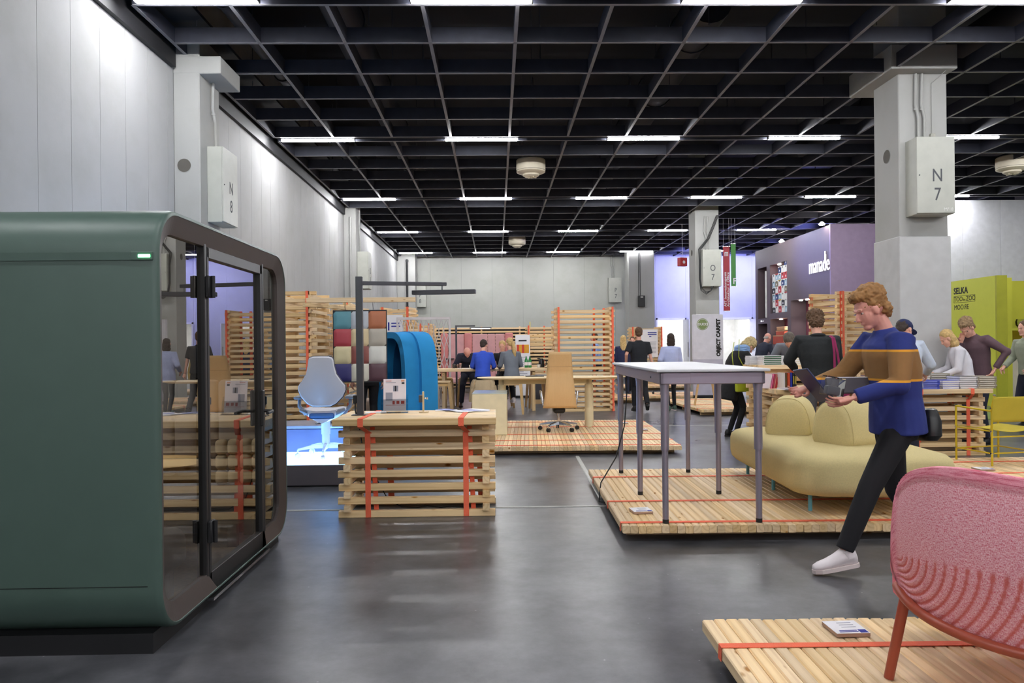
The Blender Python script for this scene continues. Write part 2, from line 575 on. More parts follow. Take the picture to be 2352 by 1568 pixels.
wl = panel_wall('wall_left', 'Y', YN, FAR, XL, 7.0, 0.53, 1, WALLM)
wb_ = panel_wall('wall_back', 'X', XL, 6.35, FAR, 7.0, 1.3, -1, WALLB)
wb2 = panel_wall('wall_back_right', 'X', 6.35, XR, FAR, 7.0, 2.4, -1, wall_material('painted_plaster', (188, 189, 198)), openings=((6.78, 8.06, 2.53), (9.45, 10.9, 2.53)))
struct('wall_right', MB().box(XR, XR + 0.25, YN, FAR, 0, 7.0), WALLM)
struct('wall_front', MB().box(XL, XR, YN - 0.25, YN, 0, 7.0), WALLM)
for i_, (a0, a1) in enumerate(((6.78, 8.06), (9.45, 10.9)), 1):
    d = struct('door_%d' % i_, MB().box(a0, a0 + 0.06, FAR - 0.06, FAR + 0.22, 0, 2.53).box(a1 - 0.06, a1, FAR - 0.06, FAR + 0.22, 0, 2.53).box(a0, a1, FAR - 0.06, FAR + 0.22, 2.46, 2.53),
               mat('door_frame_white', (222, 222, 224), 0.4))
    MB().box(a1 - 0.16, a1 - 0.12, FAR - 1.1, FAR - 0.1, 0.02, 2.44).build('door_leaf', mat('door_leaf_white', (228, 228, 226), 0.4), d)
    MB().tube([(a1 - 0.18, FAR - 1.0, 0.9), (a1 - 0.18, FAR - 1.0, 1.5)], 0.015, 8).build('pull_handle', CHROME, d)
# bright room behind the doors
rm = struct('wall_lobby', MB().box(6.2, 11.4, FAR + 4.0, FAR + 4.2, 0, 3.0).box(6.0, 6.2, FAR + 0.25, FAR + 4.2, 0, 3.0).box(11.4, 11.6, FAR + 0.25, FAR + 4.2, 0, 3.0).box(6.0, 11.6, FAR + 0.25, FAR + 4.2, 3.0, 3.1), mat('lobby_white', (236, 236, 234), 0.6))
# black coving where the left wall meets the ceiling
TRIM = mat('black_coving', (20, 20, 24), 0.6)
struct('trim_1', MB().box(XL, XL + 0.06, YN, 9.55, 4.96, 5.7).box(XL, XL + 0.06, 10.34, 20.15, 4.96, 5.7).box(XL, XL + 0.06, 20.9, FAR, 4.96, 5.7), TRIM)
struct('trim_2', MB().box(XL + 0.06, -3.5, YN, FAR, 5.40, 5.44), TRIM)

# open ceiling of crossing baffles below a black void
DARK = mat('ceiling_black', (24, 25, 32), 0.8)
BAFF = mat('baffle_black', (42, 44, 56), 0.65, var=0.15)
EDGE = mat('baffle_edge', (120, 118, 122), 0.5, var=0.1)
ceil = struct('ceiling', MB().box(XL - 0.2, XR + 0.2, YN - 0.2, FAR + 0.2, 6.9, 7.1), DARK)
CELL, STRIP = 1.036, 0.275
MOD = 5 * CELL + STRIP
bt, bh = 0.042, 0.19
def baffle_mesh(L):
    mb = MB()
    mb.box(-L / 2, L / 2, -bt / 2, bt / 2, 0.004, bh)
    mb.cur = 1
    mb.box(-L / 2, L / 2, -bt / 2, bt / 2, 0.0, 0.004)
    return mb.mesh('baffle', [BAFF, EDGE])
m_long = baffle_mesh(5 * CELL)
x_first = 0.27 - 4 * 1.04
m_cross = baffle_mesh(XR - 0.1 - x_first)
STRIPS = [13.54 + MOD * k for k in range(-5, 4)]  # the two rearmost rows are unseen, added to fill light on front faces
for k, ys in enumerate(STRIPS):
    y0 = ys + STRIP / 2
    if y0 + 5 * CELL > FAR + 0.05:
        y1 = FAR - 0.05
    else:
        y1 = y0 + 5 * CELL
    L = y1 - y0
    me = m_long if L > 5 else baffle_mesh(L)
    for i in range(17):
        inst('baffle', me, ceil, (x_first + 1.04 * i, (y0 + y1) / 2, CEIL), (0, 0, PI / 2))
    j = 0
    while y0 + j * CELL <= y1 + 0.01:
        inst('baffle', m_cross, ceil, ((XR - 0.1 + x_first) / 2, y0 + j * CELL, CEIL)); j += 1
    tr = MB().box(x_first, XR - 0.1, ys - 0.035, ys + 0.035, CEIL + 0.02, CEIL + 0.09)
    tr.build('light_track', DARK, ceil)
# services above the baffles
DUCT = mat('duct_dark', (44, 44, 50), 0.5)
WIRE = mat('red_wire', (150, 52, 40), 0.5)
GALV = mat('galvanised', (92, 92, 98), 0.45, 0.6)
for (xa, ya, xb, yb, r, z) in ((-1.95, 4.0, -1.95, 19.0, 0.24, 5.75), (2.9, 10.0, 2.9, 29.0, 0.3, 6.0), (-3.2, 8.0, -3.2, 30.0, 0.12, 5.6), (7.4, 6, 7.4, 28, 0.28, 6.0)):
    d = MB().tube([(xa, ya, z), (xb, yb, z)], r, 20)
    for q in range(int((yb - ya) / 2.5)):
        d.tube([(xa, ya + 1 + q * 2.5, z), (xa, ya + 1.06 + q * 2.5, z)], r + 0.02, 20)
    tag(d.build('air_duct', DUCT, None, True), 'dark round air duct hung above the ceiling baffles, run at %s' % {-1.95: 'the left', 2.9: 'the centre', -3.2: 'the left wall', 7.4: 'the right'}[xa], 'duct', 'air ducts above the ceiling')
for q, (z, y) in enumerate(((5.62, 8.9), (5.55, 8.9))):
    w_ = MB().tube([(-3.6, y, z + 0.12), (-2.7, y, z + 0.12), (-2.5, y, z)] + [(-2.5 + 0.8 * k, y, z + 0.012 * math.sin(k * 2.1)) for k in range(1, 20)], 0.007, 5)
    tag(w_.build('red_cable', WIRE), '%s of the two thin red cables strung across the black ceiling void' % ('upper', 'lower')[q], 'cable', 'red cables in the ceiling')
for y in (12.9, 15.4, 20.5, 26.0):
    cr_ = MB().box(-3.9, 13.9, y - 0.03, y + 0.03, 6.1, 6.2)
    for k in range(9): cr_.tube([(-3.2 + 2 * k, y, 6.1), (-3.2 + 2 * k, y, 6.9)], 0.012, 6)
    cr_.build('hanger_rail', GALV, ceil)
for i in range(0, 17, 2):
    for y in (9.2, 11.3, 14.7, 16.8):
        MB().tube([(0, 0, 0), (0, 0, 1.5)], 0.006, 5).build('hanger_rod', GALV, ceil, loc=(x_first + 1.04 * i + 0.3, y, CEIL + bh))

# ceiling lights
LIT = mat('lamp_tube', (255, 255, 255), 0.5, emit=LAMP_STRENGTH, ecol=(0.97, 0.98, 1.0, 1))
HOUS = mat('lamp_housing', (40, 40, 44), 0.5)
lab_row = {0: 'last row behind the viewer, unseen and added for fill', 1: 'second row behind the viewer, unseen and added for fill', 2: 'first row behind the viewer', 3: 'row above the viewer', 4: 'row cut by the top edge', 5: 'first full row', 6: 'second full row', 7: 'third full row', 8: 'farthest row by the back wall'}
lab_col = ['by the left wall', 'left of centre', 'right of centre', 'before the near pillar', 'beyond the near pillar', 'far right end']
proto = None
for r_, ys in enumerate(STRIPS):
    for c_ in range(6):
        lab = 'white strip light in the ceiling, %s, %s' % (lab_row[r_], lab_col[c_])
        t = thing('strip_light', lab, 'ceiling light', (-3.15 + 2.92 * c_, ys, CEIL - 0.03), 0, 'ceiling strip lights')
        if proto is None:
            hm = MB().bbox(-0.66, 0.66, -0.045, 0.045, 0.034, 0.11, 0.006).mesh('housing', HOUS)
            lm = MB().bbox(-0.65, 0.65, -0.038, 0.038, 0.0, 0.034, 0.008).mesh('diffuser', LIT)
            cm = MB().box(-0.012, 0, -0.04, 0.04, -0.002, 0.057).mesh('end_cap', HOUS)
            proto = True
        inst('housing', hm, t); inst('diffuser', lm, t)
        inst('end_cap', cm, t, (-0.648, 0, 0)); inst('end_cap', cm, t, (0.66, 0, 0))
tl = thing('strip_light', 'white strip light glowing in the lobby behind the doors', 'ceiling light', (8.8, FAR + 2.0, 2.88), 0)
MB().bbox(-2.2, 2.2, -0.15, 0.15, 0, 0.06, 0.01).build('diffuser', mat('lobby_tube', (255, 255, 255), 0.5, emit=14.0), tl)
MB().box(-2.3, 2.3, -0.18, 0.18, 0.06, 0.1).build('housing', HOUS, tl)

# blue-violet wash lights on top of the purple booth and over the far wall
VIOL = (0.30, 0.32, 1.0)
WASH = [((10.6, 23.5, 4.85), (8.6, 24.0, 6.4), 130), ((10.6, 27.5, 4.75), (7.6, 27.0, 6.4), 150), ((7.6, 28.8, 4.9), (8.4, 31.8, 3.4), 160), ((10.2, 29.4, 4.7), (9.9, 31.8, 3.6), 120)]
for p, q, pw in WASH:
    spot_light('wash_light', p, q, pw * 1.3, VIOL, 120, 0.8, 0.15)
for p in ((6.6, 25.4, 4.95),):
    spot_light('wash_light', p, (9.6, 22.6, 4.2), 260, VIOL, 50, 0.9, 0.15)

# air diffusers below the ceiling
CREAM = mat('diffuser_cream', (214, 204, 182), 0.5)
dlab = ['round cream air diffuser in the ceiling, the larger one near the middle', 'round cream air diffuser in the ceiling, the small far one', 'round cream air diffuser in the ceiling at the right edge']
for q, (x, y) in enumerate(((0.75, 15.55), (0.77, 26.6), (10.8, 15.5))):
    t = thing('air_diffuser', dlab[q], 'air diffuser', (x, y, CEIL - 0.24), 0, 'ceiling air diffusers')
    MB().lathe([(0.29, 0.20), (0.30, 0.13), (0.30, 0.34), (0.28, 0.36)], 32).build('collar', CREAM, t, True)
    MB().lathe([(0.16, 0.06), (0.24, 0.075), (0.295, 0.10), (0.295, 0.125), (0.2, 0.125)], 32).build('outer_ring', CREAM, t, True)
    MB().lathe([(0.26, 0.12), (0.27, 0.15)], 32).build('slot', mat('slot_dark', (90, 84, 70), 0.7), t, True)
    MB().lathe([(0.02, -0.005), (0.12, 0.0), (0.17, 0.03), (0.17, 0.06), (0.1, 0.07)], 32).build('inner_cone', CREAM, t, True)
    for a in range(4):
        MB().box(0.03, 0.12, -0.01, 0.01, -0.012, -0.002, Matrix.Rotation(a * PI / 2 + 0.4, 4, 'Z')).build('vane', CREAM, t)

# columns
CONC = wall_material('column_paint', (172, 172, 169))
BOXM = mat('box_enamel', (180, 181, 172), 0.45, var=0.05)
STEN = mat('stencil_grey', (82, 84, 88), 0.8)
def column(label, x0, x1, y0, y1, cap=None, z1=6.9, lower=None, hole=None, extra=()):
    t = thing('column', label, 'column', ((x0 + x1) / 2, (y0 + y1) / 2, 0))
    cx, cy = (x0 + x1) / 2, (y0 + y1) / 2
    MB().bbox(x0 - cx, x1 - cx, y0 - cy, y1 - cy, 0, z1, 0.012).build('shaft', CONC, t)
    if cap:
        MB().bbox(cap[0] - cx, cap[1] - cx, cap[2] - cy, cap[3] - cy, cap[4], cap[5], 0.008).build('capital', CONC, t)
    if lower:
        MB().bbox(x0 - cx - 0.012, x1 - cx + 0.03, y0 - cy - 0.015, y1 - cy + 0.015, 0.0, lower, 0.008).build('cladding', mat('cladding_white', (184, 184, 184), 0.6), t)
    if hole:
        ax, a, z, r = hole
        M = Matrix.Translation((a[0] - cx, a[1] - cy, z)) @ (Matrix.Rotation(-PI / 2, 4, 'Y') if ax == 'X' else Matrix.Rotation(PI / 2, 4, 'X'))
        MB().lathe([(r + 0.006, -0.002), (r + 0.006, 0.004), (r, 0.004), (r, -0.001)], 28, M, False, False).build('hole_rim', CONC, t, True)
        MB().lathe([(r, 0.0015), (r * 0.98, 0.002)], 28, M).build('hole', mat('hole_dark', (96, 92, 86), 0.9), t)
    return t
column('white concrete column with box N 7, right of centre', 5.59, 6.27, 10.3, 10.98, (5.38, 6.29, 10.08, 11.3, 5.12, 5.45), lower=2.88, hole=('X', (5.59, 10.62), 4.06, 0.095))
column('white concrete pier on the left wall with box N 8', XL, -3.72, 9.6, 10.28, (XL, -3.45, 9.598, 10.32, 4.90, 5.12), hole=('Y', (-3.92, 9.6), 3.74, 0.085))
column('white concrete column behind the carpet sign, with box O 7', 5.57, 6.24, 20.9, 21.57, None, hole=('X', (5.57, 21.25), 4.0, 0.09))
column('grey white pier farther along the left wall', XL, -3.72, 20.2, 20.9, None)
column('white pier standing before the far back wall', 5.30, 6.33, 29.9, 30.9, None)
column('slim wall pier at the far left corner', XL, -3.3, 31.0, 31.8, None)

def switch_box(label, loc, rz, w, h, d, l1, l2, small=None, n=2, length=1.0, bend=0.0):
    """enamelled box; local -Y is the door side, origin at the back bottom centre"""
    t = thing('switch_box', label, 'electrical box', loc, rz, 'electrical boxes on the columns')
    MB().bbox(-w / 2, w / 2, -d + 0.02, 0, 0, h, 0.006).build('body', BOXM, t)
    MB().bbox(-w / 2 - 0.004, w / 2 + 0.004, -d, -d + 0.02, 0.008, h - 0.002, 0.005).build('door', BOXM, t)
    MB().lathe([(0.008, 0), (0.008, 0.006)], 10, Matrix.Translation((-w / 2 + 0.03, -d, h * 0.5)) @ Matrix.Rotation(PI / 2, 4, 'X')).build('lock', INK, t)
    text(l1, h * 0.235, STEN, t, (0.02, -d - 0.001, h * 0.49), FRONT, 0.0008, bold=0.001, sx=0.8)
    text(l2, h * 0.235, STEN, t, (0.02, -d - 0.001, h * 0.245), FRONT, 0.0008, bold=0.001, sx=0.8)
    if small: text(small, h * 0.06, WHITE, t, (w * 0.33, -d - 0.001, h * 0.055), FRONT, 0.0008)
    for k in range(n):
        x = -w * 0.2 + k * 0.085
        MB().tube([(x, -0.06, h), (x + 0.01 * bend, -0.05, h + length * 0.35), (x - 0.02 - 0.03 * bend, -0.04, h + length * 0.55), (x - 0.02, -0.04, h + length)], 0.02, 10).build('conduit', CONC, t, True)
        MB().tube([(x - 0.022, -0.04, h + length * 0.46), (x - 0.022, -0.04, h + length * 0.49)], 0.028, 10).build('clamp', CONC, t, True)
    return t
switch_box('enamelled electrical box stencilled N 7 on the near right column', (5.935, 10.3, 3.14), 0, 0.51, 1.04, 0.29, 'N', '7', 'M/18', 2, 0.93, 0.4)
switch_box('enamelled electrical box stencilled N 8 on the left pier', (-3.72, 10.09, 3.06), PI / 2, 0.53, 0.98, 0.21, 'N', '8', '', 1, 0.95, 1.0)
switch_box('enamelled electrical box stencilled O 7 with cables looped below', (5.96, 20.9, 3.0), 0, 0.51, 1.02, 0.29, 'O', '7', '', 2, 0.95, 1.0)
switch_box('enamelled electrical box on the farther left pier', (-3.72, 20.62, 3.0), PI / 2, 0.53, 1.0, 0.3, 'O', '8', '', 1, 1.2, 1.0)
switch_box('enamelled electrical box stencilled P 8 in the far left corner', (-3.18, FAR - 0.001, 3.07), 0, 0.5, 1.0, 0.25, 'P', '8', '', 1, 1.0, 0.3)
switch_box('enamelled electrical box stencilled P 7 beside the far pier', (5.02, FAR - 0.001, 3.2), 0, 0.52, 1.04, 0.25, 'P', '7', '', 2, 1.1, 0.3)
CAB = mat('black_cable', (22, 22, 24), 0.5)
for q in range(3):
    d = 0.03 * q
    c = MB().tube([(6.22 - d, 20.84, 5.0), (6.1 - d, 20.83, 4.7), (5.95 - d, 20.82, 4.35), (5.70 - d, 20.80, 4.05), (5.64 - d * 0.6, 20.6, 3.7), (5.62 - d * 0.6, 20.55, 3.2), (5.64 - d * 0.5, 20.5, 2.95 - d), (5.76, 20.5, 2.84 - d), (5.9, 20.52, 2.88), (5.93 + d, 20.6, 3.0)], 0.010, 6)
    tag(c.build('cable_loop', CAB, None, True), 'black cable looped around box O 7, %s of three' % ('outermost', 'middle', 'innermost')[2 - q], 'cable', 'cables on the O 7 column')
# small fittings on the near column
t = thing('wall_conduit', 'thin conduit with small grey junction box on the N 7 column', 'conduit', (6.05, 10.3, 4.24))
MB().tube([(0, -0.012, 0.05), (0, -0.012, 0.75), (0.09, -0.2, 0.86)], 0.006, 6).build('pipe', CONC, t)
MB().bbox(-0.035, 0.035, -0.045, 0, -0.04, 0.05, 0.006).build('junction_box', mat('dirty_grey', (168, 166, 156), 0.7, var=0.2, scale=30), t)
# black controller on the far pier and tall black pipe on the back wall
t = thing('controller_box', 'small black controller box on the far white pier', 'controller', (5.78, 29.898, 2.92))
MB().bbox(-0.13, 0.13, -0.2, 0, 0, 0.44, 0.01).build('case', BLACK, t)
for x in (-0.09, -0.03): MB().tube([(x, -0.03, 0.44), (x, -0.03, 2.2)], 0.012, 6).build('pipe', CAB, t)
MB().box(-0.05, 0.05, -0.203, -0.2, 0.36, 0.40).build('plate', WHITE, t)
t = thing('drain_pipe', 'tall thin black pipe running down the back wall at far left', 'pipe', (-3.62, 30.9, 0))
MB().tube([(0, 0, 0), (0, 0, 5.0)], 0.04, 10).build('pipe', CAB, t, True)
for z in (1.4, 3.0, 4.9): MB().tube([(0, 0, z), (0, 0, z + 0.08)], 0.055, 10).build('clamp', CAB, t, True)
t = thing('wall_pipe', 'white conduit running down the far left pier', 'pipe', (-3.86, 20.17, 0))
MB().tube([(0, 0, 0), (0, 0, 4.9)], 0.03, 8).build('pipe', CONC, t, True)
MB().bbox(0.09, 0.22, -0.05, 0.03, 2.05, 2.4, 0.02).build('bell_box', mat('olive_enamel', (150, 138, 92), 0.5), t)
# floor tracks: pale cable channels
TRK = mat('floor_channel', (176, 176, 172), 0.45, var=0.12, scale=20)
for lab, p, q, wd in (('pale floor channel running left and right past the near counter', (-3.0, 6.62), (1.02, 6.62), 0.03),
                      ('pale floor channel running along the aisle from the middle platform', (0.96, 6.95), (1.02, 9.6), 0.05),
                      ('pale floor channel crossing behind the standing table', (1.0, 13.05), (4.4, 13.05), 0.05)):
    v = Vector((q[0] - p[0], q[1] - p[1], 0)); L = v.length; n = Vector((-v.y, v.x, 0)).normalized() * wd / 2
    P, Q = Vector((p[0], p[1], 0)), Vector((q[0], q[1], 0))
    mb = MB().loft([[P - n, P + n, P + n * 0.7 + Vector((0, 0, .006)), P - n * 0.7 + Vector((0, 0, .006))], [Q - n, Q + n, Q + n * 0.7 + Vector((0, 0, .006)), Q - n * 0.7 + Vector((0, 0, .006))]])
    tag(mb.build('cable_channel', TRK), lab, 'floor channel', 'floor channels')
# ------------------------------------------------------------------ green meeting booth (near left)
GREEN = mat('booth_green', (74, 94, 86), 0.42, var=0.03, bump=0.05, bscale=400)
BRONZE = mat('booth_bronze', (70, 62, 60), 0.45, var=0.03)
BLK2 = mat('booth_black', (36, 35, 36), 0.45, var=0.03)
def booth():
    xf, xb = -1.555, -3.72
    y0, y1, z0, z1 = 3.50, 5.62, 0.075, 2.095
    t = thing('meeting_booth', 'dark green meeting booth with rounded edges and brown framed glass front', 'booth', (xf, (y0 + y1) / 2, 0))
    cy = (y0 + y1) / 2
    def rr(ins, x, r=0.23, seg=10, bot=None):
        a0, a1, b0, b1 = y0 - cy + ins, y1 - cy - ins, z0 + (ins if bot is None else bot), z1 - ins
        rad = max(0.02, r - ins)
        pts = []
        for cy_, cz_, s in ((a1 - rad, b1 - rad, 0), (a0 + rad, b1 - rad, 90), (a0 + rad, b0 + rad, 180), (a1 - rad, b0 + rad, 270)):
            for k in range(seg + 1):
                a = R(s + 90 * k / seg)
                pts.append((x, cy_ + rad * math.cos(a), cz_ + rad * math.sin(a)))
        return pts
    D = xb - xf
    # shell: outside skin, rolled edge, inside lining
    MB().loft([rr(0, D), rr(0, -0.03), rr(0.004, -0.012), rr(0.012, -0.003), rr(0.022, 0.0), rr(0.024, -0.004)], False, False).build('shell', GREEN, t, True, 50)
    LINE = mat('booth_lining', (70, 68, 67), 0.9, bump=0.3, bscale=300)
    MB().loft([rr(0.09, D + 0.03, bot=0.012), rr(0.09, -0.05, bot=0.012)], False, False).build('lining', LINE, t, True, 50)
    MB().add(rr(0.02, D + 0.02), [tuple(range(44))]).build('back_panel', LINE, t)
    MB().add(rr(0.09, D + 0.06), [tuple(range(44))]).build('rear_pane', GLASS, t)
    # bronze frame, sloping inwards to the glass; interrupted at the door sill
    ring_o, ring_i, ring_b = rr(0.024, -0.004), rr(0.115, -0.034), rr(0.115, -0.06)
    n = len(ring_o)
    d0, d1 = 4.167 - cy, 5.137 - cy
    fr = MB()
    def strip(i, j):
        fr.add([ring_o[i], ring_o[j], ring_i[j], ring_i[i], ring_b[i], ring_b[j]], [(0, 1, 2, 3), (3, 2, 5, 4)])
    for i in range(n):
        j = (i + 1) % n
        a, b = ring_o[i], ring_o[j]
        if abs(a[2] - b[2]) < 1e-6 and a[2] < 0.3 and abs(a[1] - b[1]) > 0.5:      # the bottom run: leave the door gap
            lo, hi = (i, j) if a[1] < b[1] else (j, i)
            def cut(rg, y): return (rg[i][0], y, rg[i][2])
            for ya, yb in ((None, d0), (d1, None)):
                A = [ring_o[lo], ring_i[lo], ring_b[lo]] if ya is None else [cut(ring_o, ya - 0.04), cut(ring_i, ya + 0.02), cut(ring_b, ya + 0.02)]
                B = [ring_o[hi], ring_i[hi], ring_b[hi]] if yb is None else [cut(ring_o, yb + 0.04), cut(ring_i, yb - 0.02), cut(ring_b, yb - 0.02)]
                fr.add([A[0], B[0], B[1], A[1], A[2], B[2]], [(0, 1, 2, 3), (3, 2, 5, 4)])
        else:
            strip(i, j)
    fr.build('frame', BRONZE, t, True, 30)
    gx = -0.052
    zi0, zi1 = z0 + 0.115, z1 - 0.115
    yi0, yi1 = y0 - cy + 0.115, y1 - cy - 0.115
    # panes: rounded outer corners
    def pane(a0, a1, round0, round1, name='pane'):
        rad = 0.115; pts = []
        def corner(cy_, cz_, s, rd):
            if rd:
                for k in range(7):
                    a = R(s + 90 * k / 6); pts.append((cy_ + rad * math.cos(a), cz_ + rad * math.sin(a)))
            else:
                pts.append((cy_ + rad * (1 if s in (0, 270) else -1), cz_ + rad * (1 if s in (0, 90) else -1)))
        corner(a1 - rad, zi1 - rad, 0, round1); corner(a0 + rad, zi1 - rad, 90, round0); corner(a0 + rad, zi0 + rad, 180, round0); corner(a1 - rad, zi0 + rad, 270, round1)
        return MB().add([(gx, p[0], p[1]) for p in pts], [tuple(range(len(pts)))])
    pane(yi0, d0 - 0.02, True, False).build('pane', GLASS, t)
    pane(d1 + 0.02, yi1, False, True).build('pane', GLASS, t)
    for yy in (d0 - 0.02, d1 + 0.02):
        MB().bbox(-0.085, -0.03, yy - 0.012, yy + 0.018, zi0 - 0.03, zi1 + 0.02, 0.004).build('mullion', BLK2, t)
    door = MB().bbox(-0.072, -0.028, d0 + 0.002, d0 + 0.028, 0.07, zi1, 0.003).bbox(-0.072, -0.028, d1 - 0.040, d1 - 0.004, 0.07, zi1, 0.003).bbox(-0.072, -0.028, d0 + 0.004, d1 - 0.004, zi1 - 0.06, zi1, 0.003).bbox(-0.072, -0.028, d0 + 0.004, d1 - 0.004, 0.065, 0.19, 0.003).build('door', BLK2, t)
    MB().add([(gx, d0 + 0.04, 0.18), (gx, d1 - 0.04, 0.18), (gx, d1 - 0.04, zi1 - 0.05), (gx, d0 + 0.04, zi1 - 0.05)], [(0, 1, 2, 3)]).build('door_pane', GLASS, door)
    for z in (0.42, 1.76):
        MB().bbox(-0.028, -0.004, d0 - 0.035, d0 + 0.035, z - 0.06, z + 0.06, 0.006).tube([(0.004, d0, z - 0.06), (0.004, d0, z + 0.06)], 0.012, 10).build('hinge', BLACK, door, True, 40)
    MB().bbox(-0.03, -0.008, d1 - 0.065, d1 - 0.02, 0.90, 1.14, 0.006).build('lock_plate', BLACK, door)
    MB().tube([(-0.01, d1 - 0.042, 1.00), (0.045, d1 - 0.042, 1.00), (0.052, d1 - 0.06, 1.00), (0.052, d1 - 0.17, 0.995)], 0.011, 10).build('handle', BLACK, door, True)
    MB().tube([(-0.075, d1 - 0.042, 1.00), (-0.13, d1 - 0.042, 1.00), (-0.135, d1 - 0.06, 1.00), (-0.135, d1 - 0.17, 0.995)], 0.011, 10).build('handle', BLACK, door, True)
    MB().box(-0.06, 0.0, d0 - 0.02, d1 + 0.02, 0.045, 0.062).build('sill', mat('sill_steel', (190, 190, 195), 0.25, 1.0), t)
    # trims on the green side: ledge with status light, seams, plinth
    yf = y0 - cy
    MB().box(D, -0.12, yf - 0.006, yf + 0.004, 1.832, 1.868).build('ledge', GREEN, t)
    MB().box(D, -0.06, yf - 0.0012, yf + 0.004, 0.327, 0.331).box(-0.80, -0.797, yf - 0.0012, yf + 0.004, 0.40, 1.79).build('seam', mat('seam_dark', (18, 28, 25), 0.8), t)
    MB().bbox(-0.12, -0.02, yf - 0.008, yf + 0.004, 1.830, 1.870, 0.003).build('ledge_end', GREEN, t)
    MB().bbox(-0.085, -0.03, yf - 0.011, yf - 0.006, 1.843, 1.857, 0.002).build('status_light', mat('status_green', (60, 255, 130), 0.4, emit=9.0, ecol=(0.10, 1.0, 0.28, 1)), t)
    MB().bbox(-0.085, -0.03, y1 - cy - 0.004, y1 - cy + 0.006, 1.80, 1.85, 0.002).build('side_light', mat('status_green', (60, 255, 130), 0.4), t)
    MB().box(D + 0.1, -0.06, y0 - cy + 0.05, y1 - cy - 0.05, 0.0, z0 + 0.02).build('plinth', BLACK, t)
    CARP = mat('booth_carpet', (150, 132, 108), 0.95, var=0.15, scale=40, bump=0.6, bscale=500)
    MB().box(D + 0.06, -0.07, y0 - cy + 0.14, y1 - cy - 0.14, 0.088, 0.100).build('carpet', CARP, t)
    # lamp inside the roof
    MB().bbox(-1.3, -0.9, -0.15, 0.15, 1.955, 1.985, 0.01).build('roof_light', mat('booth_lamp', (255, 250, 240), 0.5, emit=16.0), t)
    return t
booth()
DGREY = mat('bench_fabric', (122, 122, 128), 0.95, bump=0.4, bscale=420)
BEIGE = mat('quilted_beige', (200, 188, 164), 0.9, bump=0.3, bscale=300)
for lab, y, s in (('dark grey padded bench at the near end inside the booth', 3.66, 1), ('dark grey padded bench at the far end inside the booth', 5.46, -1)):
    t = thing('bench', lab, 'bench', (-2.29, y, 0.101), 0, 'benches inside the booth')
    a, b = (0.0, 0.46) if s > 0 else (-0.46, 0.0)
    MB().bbox(-0.62, 0.62, a, b, 0.15, 0.37, 0.07, seg=4).build('seat', DGREY, t, True)
    for x in (-0.5, 0.52):
        for yy in (a + 0.07, b - 0.07): MB().box(x - 0.03, x + 0.03, yy - 0.025, yy + 0.025, 0, 0.17).build('leg', BLACK, t)
    bk = (0.0, 0.09) if s > 0 else (-0.09, 0.0)
    q = MB()
    for i in range(8):
        q.bbox(-0.62 + i * 0.155, -0.62 + (i + 1) * 0.155, bk[0], bk[1], 0.42, 1.1, 0.035, seg=3)
    if s < 0: q.build('backrest', DGREY, t, True)
t = thing('quilted_cushion', 'beige quilted cushion propped at the far end inside the booth', 'cushion', (-1.80, 5.30, 0.475), R(12))
for i in range(4):
    for j in range(3): MB().bbox(-0.16 + 0.08 * i, -0.08 + 0.08 * i, -0.03, 0.05, 0.105 * j, 0.105 * (j + 1), 0.028, seg=3).build('quilt_pad', BEIGE, t, True)
t = thing('booth_table', 'small pale oak table with rounded top inside the booth', 'table', (-2.30, 4.56, 0.101))
tp = []
for k in range(40):
    a = 2 * PI * k / 40; c, s = math.cos(a), math.sin(a)
    tp.append((0.55 * abs(c) ** 0.7 * (1 if c > 0 else -1), 0.30 * abs(s) ** 0.7 * (1 if s > 0 else -1)))
MB().loft([[(x * 0.97, y * 0.97, 0.615) for x, y in tp], [(x, y, 0.63) for x, y in tp], [(x, y, 0.645) for x, y in tp]]).build('table_top', ASH, t, True, 30)
MB().tube([(0, 0, 0.02), (0, 0, 0.62)], 0.035, 14).build('column', BLACK, t, True)
MB().lathe([(0.22, 0), (0.22, 0.012), (0.05, 0.03)], 28).build('foot', BLACK, t, True)

# ------------------------------------------------------------------ timber counters, platforms and towers
def wrap(t, x, yf, yb, z1, axis='X', z0=0.0, name='strap', w=0.045):
    """webbing around a crib: up the front, over the top, down the back"""
    if axis == 'X':
        return strap_loop(t, [(x, yf, z0 + 0.002), (x, yf, z1 + 0.002), (x, yb, z1 + 0.002), (x, yb, z0 + 0.002)], w, 'X', name=name)
    return strap_loop(t, [(yf, x, z0 + 0.002), (yf, x, z1 + 0.002), (yb, x, z1 + 0.002), (yb, x, z0 + 0.002)], w, 'Y', name=name)

